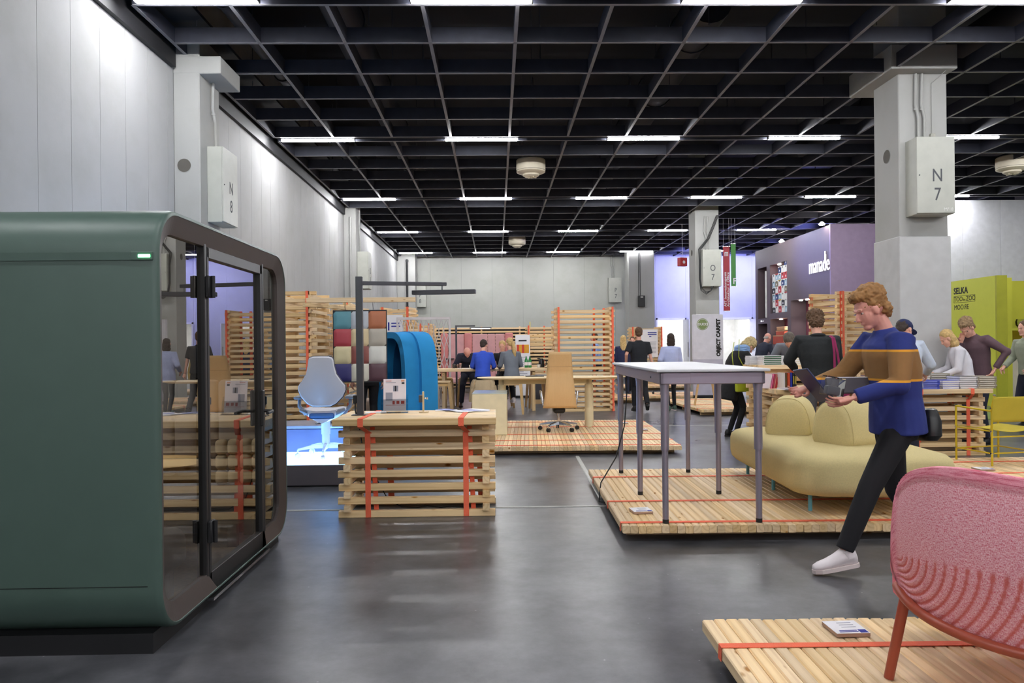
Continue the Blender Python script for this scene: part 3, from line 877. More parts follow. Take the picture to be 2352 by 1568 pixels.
def counter(label, x0, x1, yf, depth, rz=0.0, n=14, sl=0.05, back=0.0, strap_x=(0.18, 0.82), over=0.13):
    L = x1 - x0; top = n * BEAM
    t = crib('timber_counter', label, 'counter', ((x0 + x1) / 2, yf + depth / 2, 0), rz, L, depth, n, 'X', inset=sl, over=0.04, slab=(-L / 2 - 0.01, L / 2 + 0.01, -depth / 2 - over, depth / 2 + 0.05), group='counters of stacked timber')
    for f in strap_x:
        x = -L / 2 + L * f
        yo = -depth / 2 - over - 0.003
        strap_loop(t, [(x + 0.03, -depth / 2 + 0.038, 0.003), (x + 0.03, -depth / 2 + 0.038, top - 0.02 - BEAM)], 0.045, 'X')
        strap_loop(t, [(x + 0.045, -depth / 2 + 0.036, top - BEAM - 0.02), (x, yo, top - 0.005), (x, yo, top + BEAM + 0.002), (x + 0.03, depth / 2 + 0.053, top + BEAM + 0.002), (x + 0.03, depth / 2 + 0.053, top - 0.01)], 0.045, 'X')
        strap_loop(t, [(x + 0.09, -depth / 2 + 0.10, 0.02), (x + 0.06, -depth / 2 + 0.10, top - 0.03)], 0.04, 'X')
        strap_loop(t, [(x + 0.14, depth / 2 - 0.012, 0.003), (x + 0.12, depth / 2 - 0.012, top - 0.01)], 0.045, 'X')
        strap_loop(t, [(x + 0.16, depth / 2 - 0.085, 0.003), (x + 0.14, depth / 2 - 0.085, top - 0.01)], 0.045, 'X')
    return t
counter('stacked timber counter with the tall lamp, in front of the lit podium', -1.325, -0.02, 6.26, 0.62, strap_x=(0.165, 0.79))
# cross pieces that project at both ends of that counter are its own short beams

platform('display_platform', 'near right timber platform under the pink chair', 0.929, 3.7, 2.2, 3.54, R(-1.2), 0.12, strap_y=(0.42, 1.02))
platform('display_platform', 'middle timber platform under the standing table and yellow sofa', 0.894, 4.0, 5.39, 7.86, R(-1.3), 0.12, strap_y=(0.10, 0.85, 2.0))
platform('display_platform', 'timber platform under the oval table behind the near counter', -0.72, 2.38, 9.78, 13.2, R(-2.5), 0.115, strap_y=(0.12, 0.65, 1.35, 2.35, 3.1))
platform('display_platform', 'timber platform with the two leaning wooden legs by the carpet sign', 4.02, 5.5, 14.75, 17.8, R(2.0), 0.13, strap_y=(0.25, 1.2, 2.6))
platform('display_platform', 'timber platform carrying the olive office chair', 3.75, 5.5, 18.75, 20.3, R(1.0), 0.13, strap_y=(0.2, 1.0))
platform('display_platform', 'small timber platform right behind the slatted tower', 2.75, 3.62, 18.2, 19.7, 0, 0.13, strap_y=(0.3, 1.1))
platform('display_platform', 'long timber platform before the far pier', 3.9, 7.6, 23.2, 24.6, 0, 0.13, strap_y=(0.3, 1.1))
platform('display_platform', 'low timber platform under the yellow director chair', 4.55, 7.0, 7.05, 8.3, R(1.0), 0.12, strap_y=(0.25, 0.95))

def tower(label, cx, cy, rz, L, D, n, straps, sign=0, first='X', inset=0.06, name='timber_tower', mids=()):
    t = crib(name, label, 'timber stack', (cx, cy, 0), rz, L, D, n, first, inset=inset, over=0.05, group='towers of stacked timber', jit=0.012, mids=mids)
    top = n * BEAM
    for (x, yy) in straps:
        s = 1 if yy > 0 else -1
        strap_loop(t, [(x, yy, 0.003), (x, yy, top + 0.003), (x, yy - s * 0.06, top + 0.003), (x, yy - s * 0.06, 0.003)], 0.04, 'X')
    return t
tower('open slatted timber tower in the middle, behind the wooden chair', 1.88, 16.35, R(2), 1.30, 0.62, 40, ((-0.56, -0.33), (0.60, -0.33), (0.30, 0.33), (-0.5, 0.33), (0.52, 0.33)), mids=())
tower('dense timber tower at left behind the grey task chair', -3.22, 12.1, R(0), 0.92, 1.1, 41, ((0.34, -0.56), (0.34, 0.56)), mids=(-0.1,))
t = crib('timber_tower', 'ladder-like timber tower behind the left dense stack', 'timber stack', (-2.93, 14.2, 0), R(2), 0.62, 1.9, 40, 'X', inset=0.04, over=0.03, group='towers of stacked timber', jit=0.012)
for yy in (-0.9, 0.93): strap_loop(t, [(0.27, yy, 0), (0.27, yy, 40 * BEAM)], 0.05, 'X')
t = tower('timber tower with small white poster behind the blue shell', -2.58, 20.0, R(-12), 0.85, 0.8, 44, ((-0.3, -0.43), (0.38, -0.43), (0.3, 0.43)))
MB().box(-0.20, 0.27, -0.455, -0.445, 1.55, 2.25).build('poster', PAPER, t)
MB().box(-0.13, -0.09, -0.458, -0.455, 1.85, 2.06).box(-0.04, 0.2, -0.458, -0.455, 2.02, 2.05).box(-0.04, 0.2, -0.458, -0.455, 1.94, 1.97).build('poster_print', BLUEINK, t)
tower('timber tower seen through the white metal screen', -2.55, 23.3, R(-6), 1.3, 0.8, 38, ((0.3, -0.43), (0.55, -0.43), (-0.4, -0.43)))
tower('timber tower beside the black slat wall, left of the middle tower', 1.35, 22.4, R(0), 0.95, 0.7, 36, ((-0.4, -0.38), (0.36, -0.38), (0.1, 0.38)))
t = tower('far timber frame tower holding a white text poster', 5.0, 25.3, R(3), 1.06, 0.7, 36, ((-0.33, -0.38), (0.49, -0.38), (-0.48, -0.38)), mids=(-0.3,))
MB().box(-0.26, 0.34, -0.42, -0.40, 1.0, 1.92).build('poster', PAPER, t)
for k, (a, b, z) in enumerate(((0.0, 0.3, 1.80), (0.0, 0.3, 1.74), (0.05, 0.12, 1.67))): MB().box(a, b, -0.424, -0.42, z, z + 0.03).build('poster_print', BLUEINK, t)
for k in range(9): MB().box(-0.2 + 0.2, 0.28, -0.424, -0.42, 1.5 - 0.045 * k, 1.51 - 0.045 * k).build('poster_print', PALEINK, t)
tower('tall timber tower beside the pillar, behind the walker', 6.13, 13.12, R(14), 0.92, 0.85, 41, ((-0.40, -0.46), (-0.40, 0.40), (0.3, -0.46)), mids=(-0.33,))

# bookshop counters
counter('bookshop timber counter with upright books, behind the sofa', 3.50, 4.76, 9.42, 0.6, 0, 14, strap_x=(0.3, 0.85), over=0.12)
counter('bookshop timber counter with book piles, right of the walker', 4.84, 6.06, 9.19, 0.6, 0, 14, strap_x=(0.28, 0.80), over=0.10)
counter('taller timber counter at the back of the bookshop with green book pile', 3.62, 5.1, 10.35, 0.55, 0, 19, strap_x=(0.3, 0.8), over=0.05)

# high table of timber with its timber legs
t = thing('high_table', 'long timber high table with people sitting at it', 'table', (-0.2, 16.6, 0))
for i in range(14): beam(t, 2.5, (0, -0.39 + 0.06 * i, 0.905), 'X', w=0.0595, name='top_plank', jit=0.003)
for x in (-0.95, 1.0):
    for y in (-0.25, 0.25): beam(t, 0.87, (x, y, 0.44), 'Z', w=0.07, h=0.07, name='leg')
    beam(t, 0.7, (x, 0, 0.82), 'Y', name='rail')
t = thing('slat_wall', 'long dark slatted timber wall at the back of the stand', 'partition', (-0.6, 25.5, 0))
for k in range(18): beam(t, 5.2, (0, 0, 0.06 + 0.115 * k), 'X', jit=0.02, name='slat')
for x in (-2.5, -1.2, 0.1, 1.4, 2.5): beam(t, 2.08, (x, 0.06, 1.04), 'Z', name='post')
MB().box(-2.6, 2.6, 0.09, 0.11, 0, 2.04).build('backing', BLACK, t)
# beam with the colour board hanging from it
t = thing('hanging_beam', 'single timber beam reaching out from the left tower, holding the colour board', 'beam', (-2.02, 11.35, 2.13), R(1.5))
beam(t, 1.62, (0, 0, 0), 'X', w=0.07, h=0.07)
for x, y in ((-0.18, 0.9), (0.02, 1.3)): beam(t, 1.4, (x - 0.3, y * 0.5, -0.03 - 0.05 * y), R(62 if y < 1 else 75), name='brace')
# ------------------------------------------------------------------ furniture
GREYM = mat('anodised_grey', (156, 150, 164), 0.38, 0.6, var=0.02)
TOPW = mat('laminate_grey', (206, 206, 210), 0.4, var=0.02)
# standing table with six telescopic legs
def standing_table():
    x0, x1, y0, y1, zt, zf = 1.165, 1.985, 5.37, 7.68, 1.240, 0.121
    t = thing('standing_table', 'tall grey standing table with six telescopic legs on the middle platform', 'table', (1.575, 6.52, zf), R(-0.9))
    cx, cy = 1.575, 6.52
    h = zt - zf
    MB().bbox(x0 - cx, x1 - cx, y0 - cy, y1 - cy, h - 0.022, h, 0.008, seg=2).build('table_top', TOPW, t, True, 30)
    a0, a1, b0, b1 = x0 - cx + 0.03, x1 - cx - 0.03, y0 - cy + 0.03, y1 - cy - 0.03
    for (p, q, r, s) in ((a0, a1, b0, b0 + 0.03), (a0, a1, b1 - 0.03, b1), (a0, a0 + 0.03, b0, b1), (a1 - 0.03, a1, b0, b1)):
        MB().bbox(p, q, r, s, h - 0.11, h - 0.023, 0.006).build('apron', GREYM, t)
    MB().box(a0 + 0.22, a1 - 0.22, b0 - 0.003, b0, h - 0.105, h - 0.03).build('front_panel', GREYM, t)
    MB().lathe([(0.008, 0), (0.008, 0.004)], 10, Matrix.Translation((a0, b0 + 0.35, h - 0.07)) @ Matrix.Rotation(-PI / 2, 4, 'Y')).build('socket', BLACK, t)
    for yy in (b0 + 0.045, (b0 + b1) / 2 - 0.03, b1 - 0.045):
        for xx, sg in ((a0 + 0.04, -1), (a1 - 0.04, 1)):
            M = Matrix.Translation((xx, yy, 0)) @ Matrix.Shear('XY', 4, (0, 0)) 
            lg = MB().tube([(xx, yy, 0.53), (xx, yy, 0.55), (xx - sg * 0.002, yy, h - 0.16)], [0.0295, 0.030, 0.030], 18)
            # flared shoulder into the apron
            lg.loft([[(xx + r_ * math.cos(k * PI / 9), yy + r_ * math.sin(k * PI / 9), h - d_) for k in range(18)] for r_, d_ in ((0.030, 0.18), (0.0315, 0.14), (0.036, 0.11), (0.036, 0.03))])
            leg = lg.build('leg', GREYM, t, True, 40)
            MB().tube([(xx, yy, 0.03), (xx, yy, 0.56)], 0.0225, 18).build('inner_tube', GREYM, leg, True, 40)
            MB().tube([(xx, yy, 0.0), (xx, yy, 0.03)], 0.0228, 18).build('foot_cap', BLACK, leg, True, 40)
standing_table()
c = MB().tube([(1.285, 7.46, 1.13), (1.30, 7.50, 0.95), (1.26, 7.43, 0.62), (1.14, 7.22, 0.34), (1.0, 7.0, 0.2), (0.945, 6.88, 0.16), (0.92, 6.80, 0.06), (0.91, 6.76, 0.012), (0.97, 6.70, 0.012)], 0.006, 6)
tag(c.build('power_cable', CAB, None, True), 'thin black power cable hanging down from the standing table', 'cable')

# yellow sofa
SOFA = mat('sofa_yellow', (222, 204, 148), 0.95, var=0.05, scale=90, bump=0.55, bscale=520)
LBLUE = mat('leg_blue', (110, 180, 200), 0.45)
def super_ring(hx, hy, e, z, n=56, cx=0, cy=0):
    out = []
    for k in range(n):
        a = 2 * PI * k / n; c, s = math.cos(a), math.sin(a)
        out.append((cx + hx * math.copysign(abs(c) ** (2 / e), c), cy + hy * math.copysign(abs(s) ** (2 / e), s), z))
    return out
def round_ring(hx, hy, r, z, n=10):
    out = []
    for cx_, cy_, a0 in ((hx - r, hy - r, 0), (-hx + r, hy - r, 90), (-hx + r, -hy + r, 180), (hx - r, -hy + r, 270)):
        for k in range(n + 1):
            a = R(a0 + 90 * k / n); out.append((cx_ + r * math.cos(a), cy_ + r * math.sin(a), z))
    return out
t = thing('sofa', 'pale yellow rounded sofa with two bolster backrests and light blue legs', 'sofa', (2.90, 6.58, 0.121), R(-3))
rings = []
for ins, z in ((0.30, 0.135), (0.12, 0.138), (0.05, 0.152), (0.012, 0.19), (0.0, 0.245), (0.0, 0.365), (0.01, 0.405), (0.045, 0.438), (0.11, 0.455), (0.30, 0.462)):
    rings.append(round_ring(0.62 - ins, 1.10 - ins, max(0.06, 0.27 - ins * 0.6), z))
MB().loft(rings).build('seat', SOFA, t, True, 80)
MB().tube(round_ring(0.572, 1.052, 0.245, 0.433), 0.004, 5, closed=True).build('piping', SOFA, t, True)
for (x, y) in ((-0.44, -0.82), (-0.46, 0.02), (-0.45, 0.86), (0.42, -0.80), (0.46, 0.0), (0.42, 0.86)):
    MB().tube([(x, y, 0), (x, y, 0.15)], 0.016, 10).build('leg', LBLUE, t, True)
def bolster(x, y, rz, L, w, h):
    """arched cross-section in local XZ, extruded along local Y with softened ends"""
    prof = []
    for k in range(25):
        a = PI * k / 24
        prof.append((-(w / 2) * math.copysign(abs(math.cos(a)) ** 0.75, math.cos(a)), h * (math.sin(a) ** 0.85)))
    prof = [(-w / 2 * 0.92, 0.0)] + [(px, max(pz, 0.03)) for px, pz in prof] + [(w / 2 * 0.92, 0.0)]
    rings = []
    for d, s in ((0.0, 0.70), (0.004, 0.85), (0.016, 0.95), (0.045, 1.0), (L * 0.5, 1.04), (L - 0.06, 1.0), (L - 0.02, 0.94), (L - 0.004, 0.82), (L, 0.65)):
        rings.append([(px * s, d, pz * (s if pz > 0.01 else 1) + 0.462) for px, pz in prof])
    M = Matrix.Translation((x, y, 0)) @ Matrix.Rotation(rz, 4, 'Z')
    o = MB().loft(rings, True, True, M).build('bolster', SOFA, t, True, 50)
    MB().tube([M @ Vector((px * 0.985, 0.028, pz * 0.985 + 0.463)) for px, pz in prof], 0.003, 5).build('seam', SOFA, o, True)
bolster(-0.27, 0.22, R(-28), 0.50, 0.40, 0.335)
bolster(-0.12, -0.40, R(-62), 0.64, 0.42, 0.35)

# pink knitted armchair on tubular legs (foreground right)
TERRA = mat('terracotta_paint', (160, 74, 54), 0.35, var=0.03)
def pink_material():
    m, nt, b = _new('pink_knit')
    N, L = nt.nodes.new, nt.links.new
    uv = N('ShaderNodeUVMap'); uv.uv_map = 'UVMap'
    def noise(sx, sy, detail=3):
        mp = N('ShaderNodeMapping'); mp.inputs['Scale'].default_value = (sx, sy, 1); L(uv.outputs[0], mp.inputs['Vector'])
        n = N('ShaderNodeTexNoise'); n.inputs['Scale'].default_value = 1; n.inputs['Detail'].default_value = detail; n.inputs['Roughness'].default_value = 0.7
        L(mp.outputs[0], n.inputs['Vector']); return n.outputs['Fac']
    st = N('ShaderNodeMath'); st.operation = 'MULTIPLY_ADD'; L(noise(60, 420), st.inputs[0]); st.inputs[1].default_value = 0.9
    L(noise(420, 160, 2), st.inputs[2])
    hf = N('ShaderNodeMath'); hf.operation = 'MULTIPLY'; L(st.outputs[0], hf.inputs[0]); hf.inputs[1].default_value = 0.526
    at = N('ShaderNodeAttribute'); at.attribute_name = 'zone'
    cr = N('ShaderNodeValToRGB')
    cr.color_ramp.elements[0].position = 0.38; cr.color_ramp.elements[0].color = srgb(214, 74, 96)
    cr.color_ramp.elements[1].position = 0.58; cr.color_ramp.elements[1].color = srgb(252, 206, 214)
    L(hf.outputs[0], cr.inputs['Fac'])
    rim = N('ShaderNodeMix'); rim.data_type = 'RGBA'; L(at.outputs['Fac'], rim.inputs['Factor'])
    L(cr.outputs[0], rim.inputs['A'])
    rc = N('ShaderNodeValToRGB'); rc.color_ramp.elements[0].position = 0.38; rc.color_ramp.elements[0].color = srgb(214, 84, 110); rc.color_ramp.elements[1].position = 0.56; rc.color_ramp.elements[1].color = srgb(246, 160, 178)
    L(noise(9, 150, 2), rc.inputs['Fac']); L(rc.outputs[0], rim.inputs['B'])
    groove = N('ShaderNodeAttribute'); groove.attribute_name = 'groove'
    gm = N('ShaderNodeMix'); gm.data_type = 'RGBA'; L(groove.outputs['Fac'], gm.inputs['Factor'])
    L(rim.outputs['Result'], gm.inputs['A']); gm.inputs['B'].default_value = srgb(214, 96, 84)
    L(gm.outputs['Result'], b.inputs['Base Color'])
    b.inputs['Roughness'].default_value = 0.95
    bp = N('ShaderNodeBump'); bp.inputs['Strength'].default_value = 0.5; bp.inputs['Distance'].default_value = 0.003
    L(st.outputs[0], bp.inputs['Height']); L(bp.outputs['Normal'], b.inputs['Normal'])
    return m
def pink_chair():
    t = thing('armchair', 'pink knitted armchair on terracotta tube legs, cut by the right edge', 'armchair', (2.115, 2.84, 0.121), R(6))
    # rail: U in plan, open to the far side (local +Y), sagging towards the back
    def rail(u):                      # u in -1..1, 0 = middle of the back
        a = u * R(108)
        x = 0.58 * math.sin(a) * (1.0 if abs(a) < PI / 2 else 1.0)
        y = -0.40 * math.cos(a)
        if y > 0: y *= 1.0
        z = 0.215 + 0.135 * min(1.0, abs(u) * 1.02) ** 1.7
        return Vector((x, y, z))
    pts = [rail(-1 + 2 * k / 48) for k in range(49)]
    MB().tube(pts, 0.0185, 14).build('rail', TERRA, t, True)
    for sx in (-1, 1):
        MB().tube([Vector((sx * 0.565, 0.055, 0.33)), Vector((sx * 0.60, 0.11, 0.0))], [0.020, 0.0185], 14).build('leg', TERRA, t, True)
        MB().tube([Vector((sx * 0.26, -0.36, 0.235)), Vector((sx * 0.30, -0.47, 0.0))], [0.020, 0.0185], 14).build('leg', TERRA, t, True)
    # shell: outer skin from the rail up to the top rim, then over and down inside
    nu, nv = 260, 110
    vs, fs, uvs, zone, groove = [], [], [], [], []
    def hgt(u):
        e = abs(u)
        return 0.50 * (1 - max(0.0, (e - 0.42) / 0.58) ** 2.6) ** 0.5 if e < 1 else 0.0
    for j in range(nv + 1):
        v = j / nv
        for i in range(nu + 1):
            u = -1 + 2 * i / nu
            p = rail(u * 0.985)
            h = 0.09 + hgt(u)
            out = Vector((p.x / 0.58 ** 2, p.y / 0.40 ** 2, 0)).normalized()
            flare = (0.075 * math.sin(v * PI * 0.8) + 0.03 * v) * (1 - 0.75 * min(1.0, abs(u)) ** 2)
            q = p + Vector((0, 0, 0.012 + h * v)) + out * (flare - 0.01)
            # ribs on the lower part, running in arcs
            vt = 0.36 + 0.16 * (1 - abs(u)) ** 1.0
            w = max(0.0, 1 - v / vt)
            rad = math.hypot((0.90 - abs(u)) * 0.92, (vt - v) * 0.62)
            rib = math.sin(rad * 2 * PI / 0.036)
            ribw = min(1.0, w * 14)
            edge = min(1.0, max(0.0, (v - 0.90) / 0.05)) 
            edge = max(edge, min(1.0, max(0.0, (abs(u) - (0.93 - 0.05 * v)) / 0.03)))
            q += out * (0.004 * max(rib, -0.5) * ribw * (1 - edge))
            q += out * (0.010 * edge + 0.0022 * edge * math.sin((u * 60 + v * 0) * 6.0 if v > 0.9 else v * 300))
            vs.append(q); uvs.append((u, v * 0.5)); zone.append(edge * 0.8); groove.append((1 - edge) * ribw * max(0.0, min(1.0, (-rib - 0.35) * 2.5)) * 0.85)
    top0 = len(vs)
    # inner skin
    for j in range(13):
        v = 1 - j / 12 * 0.97
        for i in range(nu + 1):
            u = -1 + 2 * i / nu
            p = rail(u * 0.985); h = 0.09 + hgt(u)
            out = Vector((p.x / 0.58 ** 2, p.y / 0.40 ** 2, 0)).normalized()
            flare = (0.075 * math.sin(v * PI * 0.8) + 0.03 * v) * (1 - 0.75 * min(1.0, abs(u)) ** 2)
            th = 0.055 * min(1, (j + 0.4) / 1.6) * min(1.0, h / 0.2 + 0.3)
            q = p + Vector((0, 0, 0.012 + h * v + 0.012 * math.sin(PI * min(1, j / 2)))) + out * (flare - 0.01 - th)
            vs.append(q); uvs.append((u, 0.5 + 0.5 * (1 - v))); zone.append(0.9); groove.append(0)
    rows = nv + 1 + 13
    for j in range(rows - 1):
        for i in range(nu):
            a = j * (nu + 1) + i
            fs.append((a, a + 1, a + nu + 2, a + nu + 1))
    me = bpy.data.meshes.new('backrest'); me.from_pydata([tuple(p) for p in vs], [], fs)
    ul = me.uv_layers.new(name='UVMap')
    for lp in me.loops: ul.data[lp.index].uv = uvs[lp.vertex_index]
    for nm, arr in (('zone', zone), ('groove', groove)):
        at = me.attributes.new(nm, 'FLOAT', 'POINT'); at.data.foreach_set('value', arr)
    me.materials.append(pink_material()); me.polygons.foreach_set('use_smooth', [True] * len(me.polygons)); me.update()
    inst('backrest', me, t)
    MB().loft([super_ring(0.48 - i_, 0.42 - i_, 3, z_, 40, 0, 0.06) for i_, z_ in ((0.1, 0.22), (0.0, 0.26), (0.0, 0.33), (0.1, 0.37))]).build('seat', mat('pink_seat', (226, 118, 134), 0.95, bump=0.4, bscale=300), t, True)
pink_chair()

# director chair
YEL = mat('chair_yellow', (214, 186, 40), 0.35, 0.2)
CANV = mat('canvas_yellow', (208, 186, 62), 0.9, bump=0.4, bscale=400)
def director_chair():
    t = thing('director_chair', 'yellow canvas director chair with yellow tube frame', 'chair', (5.36, 8.0, 0.122), R(10))
    # local: front = +Y, width along X
    W, Dp = 0.27, 0.24
    for sx in (-1, 1):
        MB().tube([(sx * W, Dp, 0), (sx * W, Dp, 0.60)], 0.011, 10).build('leg', YEL, t, True)
        MB().tube([(sx * W, -Dp, 0), (sx * W, -Dp, 0.60), (sx * W, -Dp - 0.035, 0.73)], 0.011, 10).build('leg', YEL, t, True)
        MB().tube([(sx * W, Dp, 0.59), (sx * W, -Dp, 0.57)], 0.010, 10).build('armrest', YEL, t, True)
        for z in (0.13, 0.36): MB().tube([(sx * W, Dp, z), (sx * W, -Dp, z)], 0.008, 8).build('side_rail', YEL, t, True)
        for z in (0.6, 0.36, 0.13):
            for y in (Dp, -Dp): MB().tube([(sx * W - 0.016, y, z), (sx * W + 0.016, y, z)], 0.010, 8).build('bolt', CHROME, t, True)
        MB().tube([(sx * W, -Dp - 0.035, 0.73), (sx * W, -Dp - 0.037, 0.745)], 0.013, 10).build('cap', CHROME, t, True)
    for z, y in ((0.13, -Dp), (0.30, -Dp), (0.13, Dp)): MB().tube([(-W, y, z), (W, y, z)], 0.008, 8).build('cross_rail', YEL, t, True)
    g = []
    for j in range(9):
        v = j / 8
        g.append([(-W - 0.012 + (2 * W + 0.024) * i / 14, -Dp - 0.04 * (0.1 + 0.9 * v) - 0.035 * math.sin(PI * i / 14), 0.455 + 0.265 * v) for i in range(15)])
    m = MB().loft(g, False, False, closed=False)
    o = m.build('back_canvas', CANV, t, True); md = o.modifiers.new('s', 'SOLIDIFY'); md.thickness = 0.005
    g = [[(-W + 2 * W * i / 14, -Dp + 2 * Dp * j / 10, 0.385 - 0.035 * math.sin(PI * i / 14)) for i in range(15)] for j in range(11)]
    o = MB().loft(g, False, False, closed=False).build('seat_canvas', CANV, t, True); md = o.modifiers.new('s', 'SOLIDIFY'); md.thickness = 0.005
director_chair()

# oval table, cabinet and wooden office chair
t = thing('oval_table', 'long oval oak table on round cream legs, behind the near counter', 'table', (0.88, 12.1, 0.116), R(-2))
zt = 0.80
def oval(hx, hy, z): return super_ring(hx, hy, 2.35, z, 64)
MB().loft([oval(1.10, 0.40, zt - 0.03), oval(1.19, 0.49, zt - 0.012), oval(1.20, 0.50, zt)]).build('table_top', ASH, t, True, 30)
CRM = mat('cream_lacquer', (226, 214, 178), 0.45)
for x in (-0.80, 0.60):
    MB().tube([(x, 0.0, 0), (x, 0.0, zt - 0.12)], [0.072, 0.066], 24).bbox(x - 0.05, x + 0.05, -0.05, 0.05, zt - 0.16, zt - 0.03, 0.01).build('leg', CRM, t, True, 40)
MB().bbox(-0.80, 0.60, -0.05, 0.05, zt - 0.11, zt - 0.03, 0.006).build('beam', CRM, t)
t = thing('cabinet', 'low cream lacquered cabinet at the left end of the oval table', 'cabinet', (-0.10, 11.45, 0.116), R(-1.5))
MB().bbox(-0.255, 0.255, -0.4, 0.4, 0.0, 0.60, 0.004).build('body', CRM, t)
MB().bbox(-0.258, 0.258, -0.402, 0.402, 0.60, 0.612, 0.003).build('top_glass', mat('cabinet_top', (196, 204, 198), 0.15), t)
MB().box(-0.25, 0.25, -0.404, -0.4, 0.01, 0.595).build('door', CRM, t)

def star_base(t, z0, r, m, n=5, castor=BLACK, ph=0.3, h=0.10):
    for k in range(n):
        a = 2 * PI * k / n + ph
        c, s = math.cos(a), math.sin(a)
        arm = MB().loft([[(c * d - s * w, s * d + c * w, z) for w, z in ((-wd, zz), (wd, zz), (wd * 0.7, zz + th), (-wd * 0.7, zz + th))] for d, wd, zz, th in ((0.02, 0.026, z0 + h - 0.02, 0.05), (r * 0.5, 0.02, z0 + h - 0.015, 0.036), (r, 0.014, z0 + h - 0.03, 0.02))]).build('base_arm', m, t, True, 40)
        for sd in (-0.013, 0.013):
            M = Matrix.Translation((c * r - s * sd, s * r + c * sd, z0 + 0.032)) @ Matrix.Rotation(a, 4, 'Z') @ Matrix.Rotation(PI / 2, 4, 'X')
            MB().lathe([(0.010, -0.009), (0.030, -0.008), (0.032, 0), (0.030, 0.008), (0.010, 0.009)], 16, M).build('castor', castor, arm, True, 40)
        MB().tube([(c * r, s * r, z0 + 0.04), (c * r, s * r, z0 + h - 0.02)], 0.008, 8).build('castor_stem', m, arm, True)
t = thing('office_chair', 'high office chair with a plain wooden back and chrome base', 'chair', (0.95, 11.55, 0.116), R(0))
star_base(t, 0, 0.30, CHROME, castor=mat('castor_dark', (30, 30, 32), 0.3), h=0.11)
MB().tube([(0, 0, 0.10), (0, 0, 0.22)], 0.024, 12).tube([(0, 0, 0.22), (0, 0, 0.36)], 0.034, 12).build('gas_lift', CHROME, t, True, 40)
MB().bbox(-0.09, 0.09, -0.14, 0.12, 0.27, 0.37, 0.04, seg=3).build('mechanism', BLACK, t, True)
g = []
for j in range(21):
    v = j / 20
    z = 0.36 + 0.84 * v
    hw = 0.258 - 0.088 * v ** 0.8
    y = -0.22 - 0.10 * v - 0.05 * math.sin(PI * min(1.0, v * 1.6)) + 0.05 * math.sin(PI * v)
    g.append([(x * hw, y - 0.018 * (1 - x * x), z) for x in (-1, -0.75, -0.5, -0.25, 0, 0.25, 0.5, 0.75, 1)])
o = MB().loft([[(z, x, y) for x, y, z in row] for row in g], False, False, closed=False).build('backrest', OAK, t, True, rot=None)
# the veneer grain runs along local X, so the mesh is laid with its height on X and turned upright
o.matrix_local = Matrix(((0, 1, 0, 0), (0, 0, 1, 0), (1, 0, 0, 0), (0, 0, 0, 1)))
md = o.modifiers.new('s', 'SOLIDIFY'); md.thickness = 0.016
MB().bbox(-0.24, 0.24, -0.2, 0.26, 0.38, 0.46, 0.03, seg=3).build('seat', mat('leather_black', (30, 29, 30), 0.5), t, True)
MB().box(-0.205, 0.205, -0.398, -0.394, 0.985, 0.989).build('veneer_joint', mat('joint_brown', (160, 120, 78), 0.7), t)
for s in (-1, 1): MB().tube([(s * 0.25, -0.18, 0.40), (s * 0.275, -0.16, 0.60), (s * 0.275, 0.14, 0.60), (s * 0.25, 0.12, 0.42)], 0.014, 10).build('armrest', CHROME, t, True)

# grey task chair on the glowing podium
POD = mat('podium_grey', (92, 86, 92), 0.6)
t = thing('podium', 'dark grey podium with a glowing white top and a raised back block', 'podium', (-2.12, 7.74, 0))
MB().bbox(-0.95, 0.62, 0, 1.3, 0.012, 0.222, 0.004).build('base_block', POD, t)
MB().box(-0.93, 0.60, 0.02, 1.28, 0, 0.014).build('plinth', BLACK, t)
MB().bbox(-0.94, 0.61, 0.006, 0.92, 0.222, 0.232, 0.003).build('glowing_top', mat('lit_acrylic', (240, 248, 255), 0.4, emit=3.2, ecol=(0.22, 0.52, 1.0, 1)), t)
MB().bbox(-0.95, 0.58, 0.93, 1.55, 0.222, 0.49, 0.004).build('back_block', mat('podium_side', (84, 86, 120), 0.5), t)
MB().bbox(-0.96, 0.59, 0.92, 1.56, 0.498, 0.53, 0.004).build('shelf', mat('podium_shelf', (126, 124, 136), 0.5), t)
SHELL = mat('chair_shell', (206, 206, 216), 0.4, var=0.02)
DSH = mat('chair_side', (122, 128, 140), 0.5)
t = thing('task_chair', 'light grey task chair with shaped back, standing on the glowing podium', 'chair', (-1.86, 8.22, 0.233), R(4))
star_base(t, 0, 0.30, SHELL, castor=SHELL, ph=-PI / 2 + 0.05, h=0.12)
MB().tube([(0, 0, 0.13), (0, 0, 0.25)], 0.042, 14).tube([(0, 0, 0.25), (0, 0, 0.43)], 0.048, 14).build('gas_lift', SHELL, t, True, 40)
# seat pan seen from behind and below
g = []
for j in range(15):
    v = j / 14
    yy = -0.26 + 0.5 * v
    hw = 0.235 * (1 - 0.35 * abs(2 * v - 1) ** 3)
    ring = []
    for k in range(20):
        a = 2 * PI * k / 20
        c, s = math.cos(a), math.sin(a)
        zz = 0.475 + (0.045 * s if s > 0 else 0.085 * s * (1 - 0.5 * abs(c)))
        ring.append((hw * c, yy, zz + 0.05 * (abs(c) ** 3)))
    g.append(ring)
MB().loft(g).build('seat', SHELL, t, True, 60)
MB().bbox(-0.13, 0.13, -0.272, -0.25, 0.44, 0.50, 0.02, seg=2).build('lumbar_opening', mat('recess_blue', (70, 120, 190), 0.6), t, True)
outline = [(0.0, 0.0), (0.09, 0.0), (0.15, 0.03), (0.215, 0.10), (0.245, 0.17), (0.243, 0.215), (0.20, 0.27), (0.155, 0.34), (0.135, 0.43), (0.128, 0.49), (0.115, 0.515), (0.08, 0.525), (0.0, 0.527)]
full = [(-x, z) for x, z in outline[::-1][:-1]] + outline[:-1]
